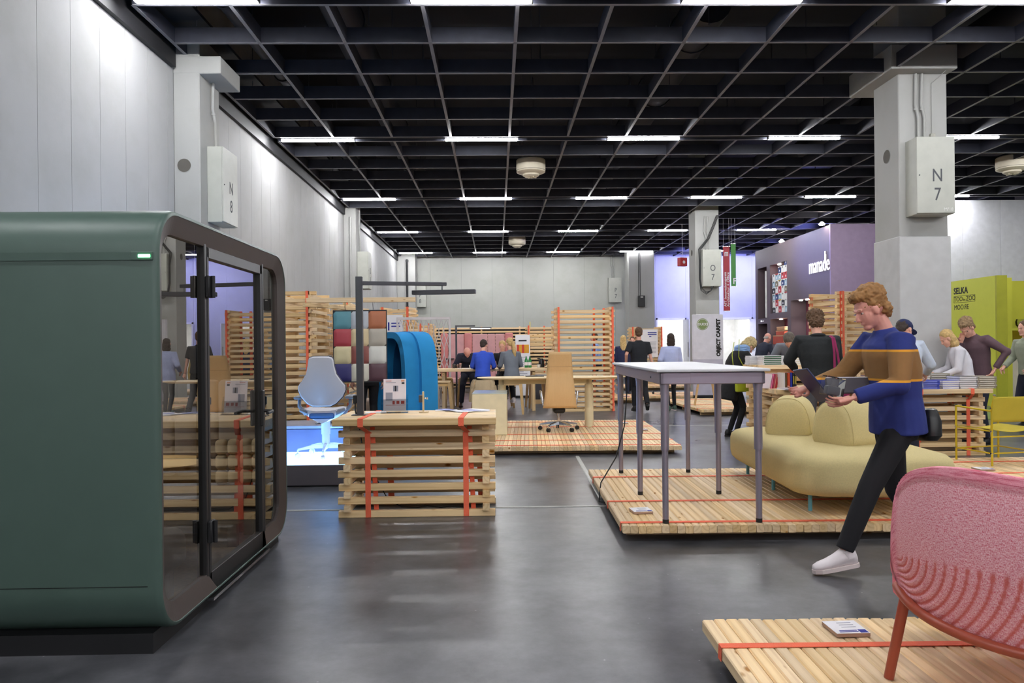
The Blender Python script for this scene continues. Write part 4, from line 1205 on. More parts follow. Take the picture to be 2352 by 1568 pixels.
full = [(x, z) for x, z in outline] + [(-x, z) for x, z in outline[::-1][1:-1]]
def back_ring(s, y): return [(x * s, y + 0.14 * (z - 0.25) * -0.4 - 0.05 * (1 - (x / 0.25) ** 2), 0.57 + 0.263 + (z - 0.263) * s) for x, z in full]
MB().loft([back_ring(0.95, -0.262), back_ring(1.0, -0.25), back_ring(1.0, -0.225)]).build('backrest', SHELL, t, True, 40)
MB().loft([back_ring(1.025, -0.228), back_ring(1.02, -0.19)]).build('back_pad', mat('pad_dark', (58, 60, 72), 0.8), t, True, 40)
MB().box(-0.025, 0.025, -0.312, -0.306, 1.035, 1.05).build('badge', PALEINK, t)
for s in (-1, 1):
    MB().tube([(s * 0.20, -0.05, 0.47), (s * 0.27, -0.05, 0.56), (s * 0.27, -0.03, 0.64)], 0.02, 8).build('arm_post', DSH, t, True)
    MB().bbox(s * 0.27 - 0.045, s * 0.27 + 0.045, -0.14, 0.14, 0.64, 0.67, 0.012, seg=2).build('arm_pad', DSH, t, True)
    MB().tube([(s * 0.14, -0.24, 0.50), (s * 0.23, -0.2, 0.53)], [0.03, 0.02], 8).build('side_wing', DSH, t, True)
spot_light('podium_blue', (-1.9, 8.55, 0.28), (-1.9, 8.2, 1.0), 22, (0.15, 0.45, 1.0), 150, 0.6, 0.15)
LEAF = mat('leaflet_paper', (210, 210, 214), 0.5)
for lab, x, y, rz, m in (('open white brochure lying on the podium shelf', -2.0, 8.98, 0.3, LEAF), ('pale green leaflet lying on the podium shelf', -1.66, 8.98, -0.2, mat('leaf_green', (170, 206, 200), 0.6)), ('blue leaflet at the right of the podium shelf', -1.53, 9.1, 0.1, mat('leaf_blue', (40, 120, 170), 0.6))):
    g = [[(-0.15 + 0.30 * i / 8, -0.10 + 0.2 * j, 0.004 + (0.035 * abs(math.sin(PI * i / 8)) if m is LEAF else 0.001)) for i in range(9)] for j in (0, 1)]
    o = MB().loft(g, False, False, closed=False).build('leaflet', m, None, True, loc=(x, y, 0.531), rot=(0, 0, rz)); md = o.modifiers.new('s', 'SOLIDIFY'); md.thickness = 0.003
    tag(o, lab, 'leaflet', 'leaflets on the podium')

# floor lamp clamped to the counter
LAMPM = mat('lamp_anthracite', (74, 74, 80), 0.45, 0.3)
t = thing('work_lamp', 'tall anthracite work lamp with two long bars on the near counter', 'lamp', (-1.175, 6.51, 0.838))
MB().bbox(-0.028, 0.028, -0.028, 0.028, 0, 1.19, 0.003).build('pole', LAMPM, t)
MB().bbox(-0.07, 0.06, -0.05, 0.05, 0, 0.006, 0.002).build('foot_plate', LAMPM, t)
MB().bbox(-0.06, -0.03, -0.02, 0.02, 0.10, 0.17, 0.004).build('plug', BLACK, t)
MB().tube([(-0.045, 0, 0.10), (-0.04, -0.02, 0.04), (-0.03, -0.03, 0.01)], 0.006, 6).build('cord', BLACK, t)
arm = MB().bbox(0.0, 0.72, -0.012, 0.012, 1.118, 1.152, 0.003, M=Matrix.Rotation(R(14), 4, 'Z')).build('arm', LAMPM, t)
MB().bbox(0.40, 0.76, -0.015, 0.015, 1.12, 1.15, 0.003, M=Matrix.Rotation(R(14), 4, 'Z')).build('slider', LAMPM, arm)
M = Matrix.Translation((0.70, 0.175, 0)) @ Matrix.Rotation(R(-9), 4, 'Z')
hd = MB().bbox(-0.27, 0.30, -0.03, 0.03, 1.045, 1.083, 0.003, M=M).build('lamp_head', LAMPM, t)
MB().tube([M @ Vector((0, 0, 1.08)), M @ Vector((0, 0, 1.12))], 0.008, 8).build('swivel', CHROME, t)
MB().box(-0.25, 0.28, -0.022, 0.022, 1.0435, 1.0455, M=M).build('light_strip', mat('lamp_diffuser', (130, 130, 134), 0.6), hd)

# colour board of padded tiles
t = thing('colour_board', 'hanging board of padded leather tiles in mixed colours', 'sample board', (-2.04, 11.32, 0.905), R(-1.0))
TW, TH = 0.262, 0.262
cols = [[(86, 138, 148), (178, 182, 188), (176, 108, 74)], [(168, 62, 72), (206, 186, 148), (178, 170, 156)], [(204, 192, 152), (136, 76, 70), (212, 210, 202)], [(48, 46, 104), (206, 202, 186), (90, 60, 68)]]
MB().box(-0.404, 0.404, 0.0, 0.02, -0.01, 1.075).build('backing', BLACK, t)
for r_ in range(4):
    for c_ in range(3):
        x0 = -0.393 + c_ * TW; z0 = 1.055 - (r_ + 1) * TH
        nx = 8; vs = []; fs = []
        for j in range(nx + 1):
            for i in range(nx + 1):
                a, b = i / nx, j / nx
                puff = 0.018 * (1 - abs(2 * a - 1) ** 4) * (1 - abs(2 * b - 1) ** 4) + 0.012
                vs.append((x0 + TW * a, -puff if 0 < i < nx and 0 < j < nx else 0.0, z0 + TH * b))
        for j in range(nx):
            for i in range(nx): k = j * (nx + 1) + i; fs.append((k, k + 1, k + nx + 2, k + nx + 1))
        MB().add(vs, fs).build('tile', mat('leather_%d_%d' % (r_, c_), cols[r_][c_], 0.45, var=0.05, bump=0.25, bscale=300), t, True, 70)
for x in (-0.22, 0.2):
    MB().tube([(x, 0.01, 1.07), (x - 0.02, 0.01, 1.26)], 0.002, 4).tube([(x, 0.01, 1.07), (x + 0.025, 0.01, 1.26)], 0.002, 4).build('wire', INK, t)

# blue acoustic shell
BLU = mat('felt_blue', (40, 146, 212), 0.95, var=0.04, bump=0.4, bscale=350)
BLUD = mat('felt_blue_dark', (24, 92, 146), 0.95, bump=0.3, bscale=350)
t = thing('acoustic_shell', 'bright blue felt acoustic alcove with arched sides, behind the near counter', 'alcove', (-1.52, 12.5, 0), R(-48))
def arch(w, h, e=3.2, n=30):
    out = []
    for k in range(n + 1):
        a = PI * k / n
        out.append((-w * math.copysign(abs(math.cos(a)) ** (2 / e), math.cos(a)), h * 0.45 + (h * 0.55) * abs(math.sin(a)) ** (2 / e)))
    return [(-w, 0.0)] + out + [(w, 0.0)]
def shell_band(w, h, y0, y1, th, name, m):
    o_, i_ = arch(w, h), arch(w - th, h - th)
    g = []
    for pr, y in ((i_, y1), (i_, y0 + 0.01), (i_, y0), (o_, y0 - 0.0), (o_, y0 + 0.02), (o_, y1)):
        g.append([(x, y, z) for x, z in pr])
    return MB().loft(g, False, False, closed=False).build(name, m, t, True, 50)
shell_band(0.44, 1.665, -0.30, 0.0, 0.10, 'outer_arch', BLU)
shell_band(0.50, 1.675, -0.02, 0.30, 0.08, 'rear_arch', BLU)
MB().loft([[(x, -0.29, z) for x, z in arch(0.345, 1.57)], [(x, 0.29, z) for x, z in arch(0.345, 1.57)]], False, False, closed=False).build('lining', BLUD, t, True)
MB().box(-0.34, 0.34, 0.25, 0.29, 0.02, 1.5).build('back_panel', mat('panel_pale', (214, 196, 200), 0.8), t)
for k in range(22): MB().box(-0.31, 0.31, 0.21, 0.24, 0.45 + 0.045 * k, 0.470 + 0.045 * k).build('slat', mat('slat_grey', (150, 142, 148), 0.6), t)
MB().bbox(0.05, 0.30, 0.10, 0.13, 0.95, 1.35, 0.01, M=Matrix.Rotation(R(20), 4, 'Z')).build('screen', BLACK, t)
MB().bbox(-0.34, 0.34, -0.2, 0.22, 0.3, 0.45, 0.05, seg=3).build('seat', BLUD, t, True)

# stools
def stool(label, x, y, rz, coat=False):
    t = thing('stool', label, 'stool', (x, y, 0), rz, 'timber stools at the high table')
    MB().bbox(-0.19, 0.19, -0.19, 0.19, 0.66, 0.70, 0.012, seg=2).build('seat', STOOLW, t, True, 40)
    for sx in (-1, 1):
        for sy in (-1, 1):
            MB().loft([[(sx * 0.17 + a - (0 if k else -sx * 0.05), sy * 0.17 + b - (0 if k else -sy * 0.05), z) for a, b in ((-w, -w), (w, -w), (w, w), (-w, w))] for k, (z, w) in enumerate(((0.0, 0.02), (0.66, 0.032)))]).build('leg', STOOLW, t)
    for s in (-1, 1):
        MB().box(-0.16, 0.16, s * 0.165 - 0.012, s * 0.165 + 0.012, 0.60, 0.655).build('apron', STOOLW, t)
        MB().box(s * 0.165 - 0.012, s * 0.165 + 0.012, -0.16, 0.16, 0.60, 0.655).build('apron', STOOLW, t)
    return t
stool('timber stool under the woman in the blue sweater, with a coat on it', -0.29, 15.85, 0.1)
stool('timber stool under the woman with the ponytail', 0.33, 15.8, -0.05)
stool('empty timber stool right of the blue alcove, front of the pair', -1.15, 15.75, 0.0)
stool('empty timber stool right of the blue alcove, rear of the pair', -1.22, 17.45, 0.0)
stool('timber stool under the bald man', -0.66, 17.5, 0.2)
stool('empty timber stool behind the wooden office chair', 0.92, 17.3, 0.15)
stool('timber stool under the person in black across the high table', 0.15, 17.5, 0.1)
COAT = mat('coat_beige', (188, 168, 136), 0.95, bump=0.4, bscale=40)
g = []
for j in range(7):
    z, wx, wy = ((0.715, 0.16, 0.16), (0.72, 0.215, 0.215), (0.66, 0.235, 0.24), (0.55, 0.25, 0.25), (0.44, 0.27, 0.262), (0.34, 0.285, 0.27), (0.27, 0.29, 0.27))[j]
    g.append([(x + 0.02 * math.sin(k * 1.9 + j) * (j > 1), y + 0.02 * math.cos(k * 2.3 + j) * (j > 1), z + (0.16 * max(0, x / wx) * (j > 3))) for k, (x, y, _) in enumerate(super_ring(wx, wy, 4, z, 40))])
tag(MB().loft(g, True, False).build('coat', COAT, None, True, loc=(-0.29, 15.85, -0.005)), 'beige coat draped over a timber stool', 'coat')

# white metal screen with woven rods
SCR = mat('screen_white', (206, 200, 202), 0.45)
t = thing('rod_screen', 'white metal screen of wavy rods beside the high table', 'screen', (-1.72, 17.9, 0), R(1))
for x in (-0.62, 0.62): MB().box(x - 0.02, x + 0.02, -0.02, 0.02, 0, 2.12).build('post', SCR, t)
MB().box(-0.62, 0.62, -0.05, 0.05, 2.06, 2.12).build('top_rail', SCR, t)
MB().box(-0.62, 0.62, -0.05, 0.05, 0.0, 0.03).build('bottom_rail', SCR, t)
for k in range(10):
    x = -0.54 + 0.12 * k
    for sg in (-1, 1):
        MB().tube([(x + sg * 0.062 * math.sin(PI * 2.0 * v / 12.0) * (1 if v < 99 else 0), sg * 0.012, 2.06 - 2.04 * v / 24) for v in range(25)], 0.009, 6).build('rod', SCR, t, True)

# pink acoustic sofa wall
PNK = mat('felt_pink', (220, 168, 170), 0.95, bump=0.3, bscale=200)
PNK2 = mat('leather_pink', (214, 132, 132), 0.5)
t = thing('acoustic_sofa', 'dusty pink high-backed acoustic sofa wall before the black slats', 'sofa', (-0.55, 23.6, 0))
for k, (a, b, m) in enumerate(((-1.18, -0.95, PNK2), (-0.95, -0.45, PNK), (-0.45, -0.2, PNK2), (-0.2, 0.28, PNK), (0.28, 0.52, PNK), (0.52, 0.82, PNK), (0.82, 1.08, PNK2))):
    MB().bbox(a, b - 0.006, -0.05 - (0.07 if m is PNK2 else 0), 0.05, 0.35, 1.80 + (0.03 if m is PNK2 else 0), 0.02 if m is PNK else 0.045, seg=3).build('back_panel', m, t, True, 40)
MB().bbox(-1.15, 1.05, -0.6, -0.1, 0.3, 0.45, 0.04, seg=3).build('seat', PNK, t, True)
for x in (-0.9, 0.2): MB().bbox(x - 0.14, x + 0.14, -0.3, -0.08, 1.02, 1.05, 0.01).build('shelf', BLACK, t)
for x in (-1.05, 0.95):
    for y in (-0.5, -0.1): MB().tube([(x, y, 0), (x, y, 0.32)], 0.02, 8).build('leg', BLACK, t)
# poster stand
t = thing('poster_stand', 'tall white poster stand with a red and orange picture behind the high table', 'poster', (0.72, 20.6, 0))
MB().bbox(-0.20, 0.20, -0.012, 0.012, 0.06, 1.72, 0.003).build('board', PAPER, t)
MB().box(-0.17, 0.17, -0.015, -0.012, 1.22, 1.45).build('picture', mat('print_orange', (226, 162, 44), 0.7), t)
for x in (-0.16, -0.02): MB().box(x, x + 0.06, -0.017, -0.015, 1.22, 1.45).build('picture_stripe', mat('print_red', (206, 66, 48), 0.7), t)
MB().box(-0.11, 0.11, -0.014, -0.012, 1.54, 1.58).build('title_print', INK, t)
for k in range(12): MB().box(-0.15, 0.02 + 0.1 * (k % 3 == 0), -0.014, -0.012, 1.10 - 0.05 * k, 1.115 - 0.05 * k).build('print_line', PALEINK, t)
MB().box(-0.22, 0.22, -0.12, 0.12, 0, 0.06).build('foot', BLACK, t)
# second lamp by the high table
t = thing('work_lamp', 'slim anthracite work lamp standing behind the bald man', 'lamp', (-0.95, 17.9, 0))
MB().box(-0.022, 0.022, -0.022, 0.022, 0, 1.92).build('pole', LAMPM, t)
MB().box(-0.15, 0.15, -0.12, 0.12, 0, 0.012).build('foot_plate', LAMPM, t)
MB().box(0, 0.45, -0.015, 0.015, 1.885, 1.92).build('arm', LAMPM, t)
hd = MB().box(0.32, 0.84, -0.03, 0.03, 1.84, 1.865).build('lamp_head', LAMPM, t)
MB().box(0.36, 0.80, -0.02, 0.02, 1.834, 1.84).build('light_strip', mat('led_cool', (230, 238, 255), 0.5, emit=14.0), hd)

# beige sofa behind the colour board
SAND = mat('fabric_sand', (176, 160, 148), 0.95, bump=0.3, bscale=300)
t = thing('lounge_sofa', 'sand coloured lounge sofa half hidden behind the brochure holder', 'sofa', (-1.95, 14.2, 0), R(-8))
MB().bbox(-0.55, 0.75, -0.4, 0.4, 0.22, 0.46, 0.05, seg=3).build('seat', SAND, t, True)
for k in range(2): MB().bbox(-0.5 + 0.62 * k, 0.1 + 0.62 * k, 0.1, 0.36, 0.45, 0.82, 0.07, seg=3).build('back_cushion', SAND, t, True)
MB().bbox(-0.6, 0.8, 0.3, 0.45, 0.15, 0.7, 0.05, seg=3).build('backrest', SAND, t, True)
for x in (-0.5, 0.7):
    for y in (-0.33, 0.38): MB().tube([(x, y, 0), (x, y, 0.24)], 0.015, 8).build('leg', CHROME, t)
t = thing('book', 'open white magazine lying on the sand coloured sofa', 'magazine', (-1.6, 13.95, 0.465), 0.3)
MB().box(-0.14, 0.0, -0.1, 0.1, 0, 0.008).build('left_page', PAPER, t); MB().box(0.0, 0.14, -0.1, 0.1, 0, 0.01).build('right_page', PAPER, t)

# far chairs
OLIV = mat('fabric_olive', (170, 146, 88), 0.95, bump=0.3, bscale=300)
t = thing('office_chair', 'olive yellow high-backed office chair on a black star base', 'chair', (4.35, 19.4, 0.131), R(150))
star_base(t, 0, 0.3, BLACK)
MB().tube([(0, 0, 0.1), (0, 0, 0.46)], 0.03, 10).build('gas_lift', BLACK, t, True)
MB().bbox(-0.26, 0.26, -0.25, 0.27, 0.45, 0.55, 0.04, seg=3).build('seat', OLIV, t, True)
MB().loft([[(x * w, -0.24 - 0.1 * v + y, 0.5 + 0.62 * v) for x, y in ((-1, -0.03), (1, -0.03), (1, 0.03), (-1, 0.03))] for v, w in ((0, 0.25), (0.3, 0.27), (0.7, 0.22), (0.95, 0.17), (1.0, 0.13))]).build('backrest', OLIV, t, True, 60)
PALE = mat('fabric_pale', (204, 202, 192), 0.95, bump=0.3, bscale=300)
t = thing('lounge_chair', 'pale grey shell chair behind the woman with the scarf', 'chair', (5.0, 14.0, 0), R(170))
g = []
for j in range(13):
    v = j / 12
    hw = 0.30 * (1 - 0.55 * max(0, v - 0.6) ** 1.5 * 3)
    g.append([(x * hw, -0.22 - 0.12 * v + 0.16 * x * x * (1 - 0.4 * v), 0.42 + 0.68 * v) for x in (-1, -0.7, -0.4, 0, 0.4, 0.7, 1)])
o = MB().loft(g, False, False, closed=False).build('backrest', PALE, t, True); md = o.modifiers.new('s', 'SOLIDIFY'); md.thickness = 0.05
MB().bbox(-0.3, 0.3, -0.25, 0.28, 0.36, 0.47, 0.05, seg=3).build('seat', PALE, t, True)
for x in (-0.24, 0.24):
    for y in (-0.2, 0.22): MB().tube([(x * 0.8, y * 0.8, 0.38), (x, y, 0)], 0.018, 8).build('leg', OAK, t, True)
t = thing('bar_stool', 'stool on splayed round oak legs, on the platform by the carpet sign', 'stool', (4.37, 15.6, 0.131))
for (x, y, tx, ty) in ((-0.20, 0.20, -0.1, 0.1), (0.12, -0.18, 0.1, -0.1), (0.25, 0.2, 0.1, 0.1)):
    MB().tube([(x, y, 0), (tx, ty, 0.75)], 0.024, 12).build('leg', OAK, t, True)
MB().lathe([(0.2, 0.74), (0.22, 0.76), (0.22, 0.78), (0.2, 0.8)], 28).build('seat', OAK, t, True, 40)
# ------------------------------------------------------------------ exhibitors' stands at the back right
AUB = mat('booth_aubergine', (92, 78, 84), 0.6, var=0.03)
AUBD = mat('booth_burgundy', (104, 48, 66), 0.7, var=0.05)
DOWN = mat('downlight', (255, 245, 235), 0.4, emit=30.0)
def purple_booth():
    X, Y0, Y1, Z = 9.6, 21.45, 27.65, 4.80
    t = thing('exhibition_booth', 'tall aubergine exhibition booth with lit wall niches', 'booth', (X, (Y0 + Y1) / 2, 0))
    cy = (Y0 + Y1) / 2
    niches = {'A': (26.49, 27.40, 2.31, 4.14), 'B': (24.64, 26.17, 2.46, 4.14), 'C': (26.49, 27.40, 0.15, 2.12), 'D': (24.62, 26.18, 1.38, 2.26), 'E': (24.62, 26.18, 0.35, 1.22), 'F': (21.55, 24.34, 0.06, 2.80)}
    ys = sorted({Y0, Y1} | {v for n in niches.values() for v in n[:2]})
    zs = sorted({0.0, Z} | {v for n in niches.values() for v in n[2:]})
    f = MB()
    for i in range(len(ys) - 1):
        run = None
        for j in range(len(zs) - 1):
            yc, zc = (ys[i] + ys[i + 1]) / 2, (zs[j] + zs[j + 1]) / 2
            if any(a < yc < b and c < zc < d for a, b, c, d in niches.values()): continue
            f.box(0, 0.5, ys[i] - cy, ys[i + 1] - cy, zs[j], zs[j + 1])
    f.build('fascia', AUB, t)
    MB().box(0.5, 0.56, Y0 - cy, Y1 - cy, 0, Z).build('niche_back', AUBD, t)
    MB().box(0.0, 3.4, Y0 - cy - 0.06, Y0 - cy, 0, Z + 0.02).build('end_wall', mat('booth_mauve', (146, 126, 152), 0.6), t)
    MB().box(0.56, 3.4, Y0 - cy, Y1 - cy, Z - 0.1, Z).build('roof', AUB, t)
    text('manade', 0.70, mat('sign_white', (250, 250, 252), 0.4, emit=0.25), t, (-0.03, 22.1 - cy, 3.72), SIDEL, 0.012, bold=-0.006, sx=0.66, name='lettering')
    MB().box(-0.042, -0.018, 21.665 - cy, 21.70 - cy, 3.72, 4.08).build('letter_stem', MATS['sign_white'], t)
    for y, z, s in ((27.0, 2.22, 0.09), (25.5, 1.30, 0.08)):
        MB().box(-0.003, -0.001, y - cy, y - cy + 0.14, z - s * 0.3, z + s * 0.3).box(-0.003, -0.001, y - cy - 0.2, y - cy - 0.02, z - s * 0.1, z + s * 0.1).build('niche_caption', MATS['sign_white'], t)
    k = 0
    for y, z in ((25.7, 4.12), (24.85, 4.12), (25.6, 2.24), (24.85, 2.24), (23.9, 2.78), (23.4, 2.78), (22.9, 2.78), (22.4, 2.78), (21.9, 2.78)):
        MB().lathe([(0.05, -0.012), (0.055, 0.0)], 16, Matrix.Translation((0.16, y - cy, z))).build('downlight', DOWN, t)
        spot_light('niche_lamp', (X + 0.16, y, z - 0.03), (X + 0.35, y, 0.5), 20, (1.0, 0.93, 0.88), 80, 0.7, 0.04); k += 1
    MB().bbox(-0.03, 0.10, 26.52 - cy, 26.58 - cy, 2.33, 3.98, 0.005).build('white_rod_panel', WHITE, t)
    for p in ((0.0, 21.6), (0.2, 25.2)):
        MB().lathe([(0.07, 0), (0.09, 0.03), (0.02, 0.1)], 16, Matrix.Translation((p[0] - 0.15, p[1] - cy, Z + 0.02))).build('top_lamp', DOWN, t)
purple_booth()
# storage boxes stacked in the niche
SB = {'w': (226, 226, 224), 'l': (166, 192, 208), 'n': (34, 60, 116), 'r': (190, 60, 66), 'o': (128, 120, 100), 'k': (50, 52, 58)}
SBN = {'w': 'white', 'l': 'pale blue', 'n': 'navy', 'r': 'red', 'o': 'olive', 'k': 'charcoal'}
grid = ['kwllw'[0:0] or 'kwlklw', 'wrnwol', 'rwlwlwn', 'wknrnrw'[0:0] or 'wkwnrw' + 'w', 'lwowrlwn' + 'o']
grid = ['kwlklw', 'wrnwol', 'rwlrwln', 'wkwwnrw', 'lwwolrwno'[0:8]]
LIDY = mat('box_lid_yellow', (214, 180, 40), 0.6)
CUT = mat('box_cutout', (30, 30, 34), 0.9)
bm = {}
for k, c in SB.items():
    m_ = MB().bbox(-0.12, 0.12, -0.13, 0.13, 0, 0.185, 0.003)
    bm[k] = m_.mesh('box_body', mat('box_' + SBN[k].replace(' ', '_'), c, 0.7))
lid_me = {}
for k in ('w', 'y', 'r'):
    lid_me[k] = MB().bbox(-0.123, 0.123, -0.133, 0.133, 0.185, 0.222, 0.003).mesh('lid', {'w': MATS['box_white'], 'y': LIDY, 'r': MATS['box_red']}[k])
cut_me = MB().lathe([(0.03, 0), (0.03, 0.002)], 14, Matrix.Translation((-0.122, 0, 0.178)) @ Matrix.Rotation(-PI / 2, 4, 'Y')).mesh('finger_hole', CUT)
lab_me = MB().box(-0.1225, -0.12, -0.03, 0.03, 0.05, 0.11).mesh('label_plate', PAPER)
ordn = ['first', 'second', 'third', 'fourth', 'fifth', 'sixth', 'seventh', 'eighth', 'ninth']
cname = ['leftmost', 'second', 'middle', 'fourth', 'rightmost']
for c in range(5):
    for r_, k in enumerate(grid[c]):
        t = thing('storage_box', '%s storage box in the purple niche, %s column, %s from the bottom' % (SBN[k], cname[c], ordn[r_]), 'storage box', (9.76, 25.93 - 0.275 * c, 2.462 + 0.223 * r_), 0, 'storage boxes stacked in the niche')
        inst('body', bm[k], t); inst('lid', lid_me['wyr'[(c * 2 + r_ * 3) % 3] if (c + r_) % 3 == 0 else 'w' if k != 'r' else 'r'], t); inst('finger_hole', cut_me, t); inst('label_plate', lab_me, t)
for q, (y, w, z, h, c, lab) in enumerate(((25.6, 0.9, 1.385, 0.3, (178, 74, 54), 'wide terracotta box at the bottom of the niche pile'), (25.4, 0.75, 1.69, 0.16, (190, 82, 58), 'flat terracotta box in the middle of the niche pile'), (25.35, 0.7, 1.86, 0.12, (200, 150, 110), 'thin tan box on top of the niche pile'))):
    o = MB().bbox(-0.16, 0.16, -w / 2, w / 2, 0, h - 0.03, 0.006).build('gift_box', mat('gift_%d' % q, c, 0.7), None, loc=(9.80, y, z))
    tag(o, lab, 'box', 'terracotta boxes in the niche')
    MB().bbox(-0.165, 0.165, -w / 2 - 0.005, w / 2 + 0.005, h - 0.03, h, 0.004).build('lid', mat('gift_lid_%d' % q, (214, 170, 130), 0.7), o)
o = MB().box(-0.01, 0.01, -0.04, 0.04, 0, 1.6).build('red_strip', mat('red_lacquer', (186, 50, 46), 0.5), None, loc=(9.62, 26.42, 0.16)); tag(o, 'tall narrow red strip at the edge of the lower niche', 'panel')

LIME = mat('lime_lacquer', (196, 200, 64), 0.6, var=0.02)
LIME2 = mat('lime_yellow', (206, 204, 66), 0.6, var=0.02)
t = thing('exhibition_booth', 'lime yellow exhibition booth with black brand names on its wall', 'booth', (10.75, 16.0, 0))
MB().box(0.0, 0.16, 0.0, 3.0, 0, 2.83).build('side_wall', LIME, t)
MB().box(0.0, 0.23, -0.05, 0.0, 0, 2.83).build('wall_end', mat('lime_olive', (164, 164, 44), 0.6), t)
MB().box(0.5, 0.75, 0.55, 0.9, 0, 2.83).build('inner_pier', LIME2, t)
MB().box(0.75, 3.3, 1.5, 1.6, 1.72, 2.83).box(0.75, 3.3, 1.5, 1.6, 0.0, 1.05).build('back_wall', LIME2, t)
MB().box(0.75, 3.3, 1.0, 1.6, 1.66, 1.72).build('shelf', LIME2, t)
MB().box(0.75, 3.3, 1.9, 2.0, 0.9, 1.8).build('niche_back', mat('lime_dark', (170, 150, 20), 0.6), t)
MB().box(0.75, 3.3, 0.95, 1.6, 0.0, 1.0).build('counter', mat('counter_cream', (214, 206, 186), 0.6), t)
bk = mat('sign_black', (26, 26, 22), 0.7)
text('SELKA', 0.20, bk, t, (-0.003, 1.20, 2.585), SIDEL, 0.001, bold=0.006, sx=0.95)
text('TOO   ZOO', 0.155, bk, t, (-0.003, 1.06, 2.395), SIDEL, 0.001, sx=0.95)
text('the', 0.07, bk, t, (-0.003, 1.07, 2.375), SIDEL, 0.001)
text('MOO', 0.165, bk, t, (-0.003, 1.27, 2.205), SIDEL, 0.001, sx=0.9)
text('R', 0.165, bk, t, (-0.003, 1.03, 2.205), SIDEL, 0.001, sx=-0.9)
text('E', 0.165, bk, t, (-0.003, 0.94, 2.205), SIDEL, 0.001, sx=0.9)
fr = MB()
for a, b, c, d in ((0.68, 1.46, 2.315, 2.322), (0.68, 1.46, 2.468, 2.475), (0.68, 0.687, 2.315, 2.475), (1.453, 1.46, 2.315, 2.475)): fr.box(-0.004, -0.001, a, b, c, d)
fr.build('name_frame', bk, t)
GRN = mat('green_carpet', (112, 128, 60), 0.9, var=0.1, bump=0.4, bscale=200)
tag(MB().box(8.5, 14.0, 13.4, 15.9, 0.0, 0.008).build('carpet', GRN), 'green carpet in front of the lime booth', 'carpet')
t = thing('glass_bowl', 'clear glass bowl on the shelf of the lime booth', 'glass bowl', (12.15, 17.2, 1.722))
MB().lathe([(0.02, 0.0), (0.06, 0.01), (0.1, 0.06), (0.11, 0.14), (0.09, 0.2), (0.085, 0.2), (0.1, 0.13), (0.09, 0.06), (0.02, 0.02)], 24).build('bowl', CLEAR, t, True)
t = thing('table_lamp', 'white globe lamp on the counter of the lime booth', 'lamp', (11.85, 17.2, 1.001))
MB().ell((0, 0, 0.25), 0.11, 20, 12).build('globe', mat('globe_white', (240, 240, 235), 0.4, emit=0.6), t, True)
MB().tube([(0, 0, 0), (0, 0, 0.15)], 0.03, 10).build('stem', BLACK, t, True)
# tall white partition beyond the lime booth
t = thing('partition_wall', 'tall white partition wall behind the lime booth', 'partition', (11.2, 19.4, 0))
for k in range(3): MB().bbox(0.0 + k * 1.0, 0.996 + k * 1.0, 0, 0.12, 0, 5.10, 0.004).build('panel', mat('partition_white', (220, 221, 228), 0.6), t)

# carpet sign
t = thing('sign_totem', 'white free-standing carpet sign with green round logo', 'sign', (5.29, 18.75, 0))
MB().bbox(-0.375, 0.375, -0.06, 0.06, 1.03, 2.155, 0.004).build('upper_panel', mat('totem_white', (226, 224, 234), 0.5), t)
MB().bbox(-0.37, 0.37, -0.055, 0.055, 0.14, 1.03, 0.004).build('lower_panel', mat('totem_grey', (196, 192, 210), 0.5), t)
MB().box(-0.37, 0.37, -0.055, 0.055, 0.0, 0.14).build('foot', BLACK, t)
MB().lathe([(0.147, 0), (0.147, 0.003)], 40, Matrix.Translation((-0.14, -0.061, 1.91)) @ Matrix.Rotation(PI / 2, 4, 'X')).build('logo_disc', mat('logo_green', (134, 152, 96), 0.6), t)
MB().tube([(-0.14 + 0.128 * math.cos(2 * PI * k / 40), -0.066, 1.91 + 0.128 * math.sin(2 * PI * k / 40)) for k in range(40)], 0.005, 5, closed=True).build('logo_ring', PAPER, t)
text('DUO', 0.085, PAPER, t, (-0.165, -0.066, 1.91), FRONT, 0.001, bold=0.003)
text('O', 0.085, PAPER, t, (-0.045, -0.066, 1.91), FRONT, 0.001, bold=0.003)
text('OBJECT CARPET', 0.125, bk, t, (0.255, -0.062, 1.575), (PI / 2, -PI / 2, 0), 0.001, bold=0.009, spacing=1.02)
# hanging banners
t = thing('banner', 'long red hanging banner with white award lettering', 'banner', (6.86, 22.25, 2.40), R(-12))
MB().box(-0.095, 0.095, -0.003, 0.003, 0, 1.90).build('cloth', mat('banner_red', (176, 44, 58), 0.5), t)
MB().box(-0.105, 0.105, -0.012, 0.012, -0.02, 0.0).build('bottom_bar', CHROME, t)
MB().box(-0.105, 0.105, -0.012, 0.012, 1.90, 1.92).build('top_bar', CHROME, t)
text('AIT Innovationspreis', 0.098, PAPER, t, (-0.035, -0.004, 0.12), (PI / 2, -PI / 2, 0), 0.0008, 'LEFT', bold=0.0015, sx=1.25)
text('Architektur + Office', 0.098, PAPER, t, (0.048, -0.004, 0.12), (PI / 2, -PI / 2, 0), 0.0008, 'LEFT', bold=0.0015, sx=1.25)
MB().box(-0.05, 0.05, -0.004, -0.003, 1.72, 1.74).box(-0.05, -0.03, -0.004, -0.003, 1.62, 1.72).box(-0.01, 0.01, -0.004, -0.003, 1.62, 1.72).box(0.03, 0.05, -0.004, -0.003, 1.62, 1.72).build('logo_print', PAPER, t)
for x in (-0.08, 0.08): MB().tube([(x, 0, 1.92), (x, 0, 2.76)], 0.003, 4).build('cord', WHITE, t)
t = thing('banner', 'shorter green hanging banner beside the red one', 'banner', (7.07, 22.25, 3.13), R(-12))
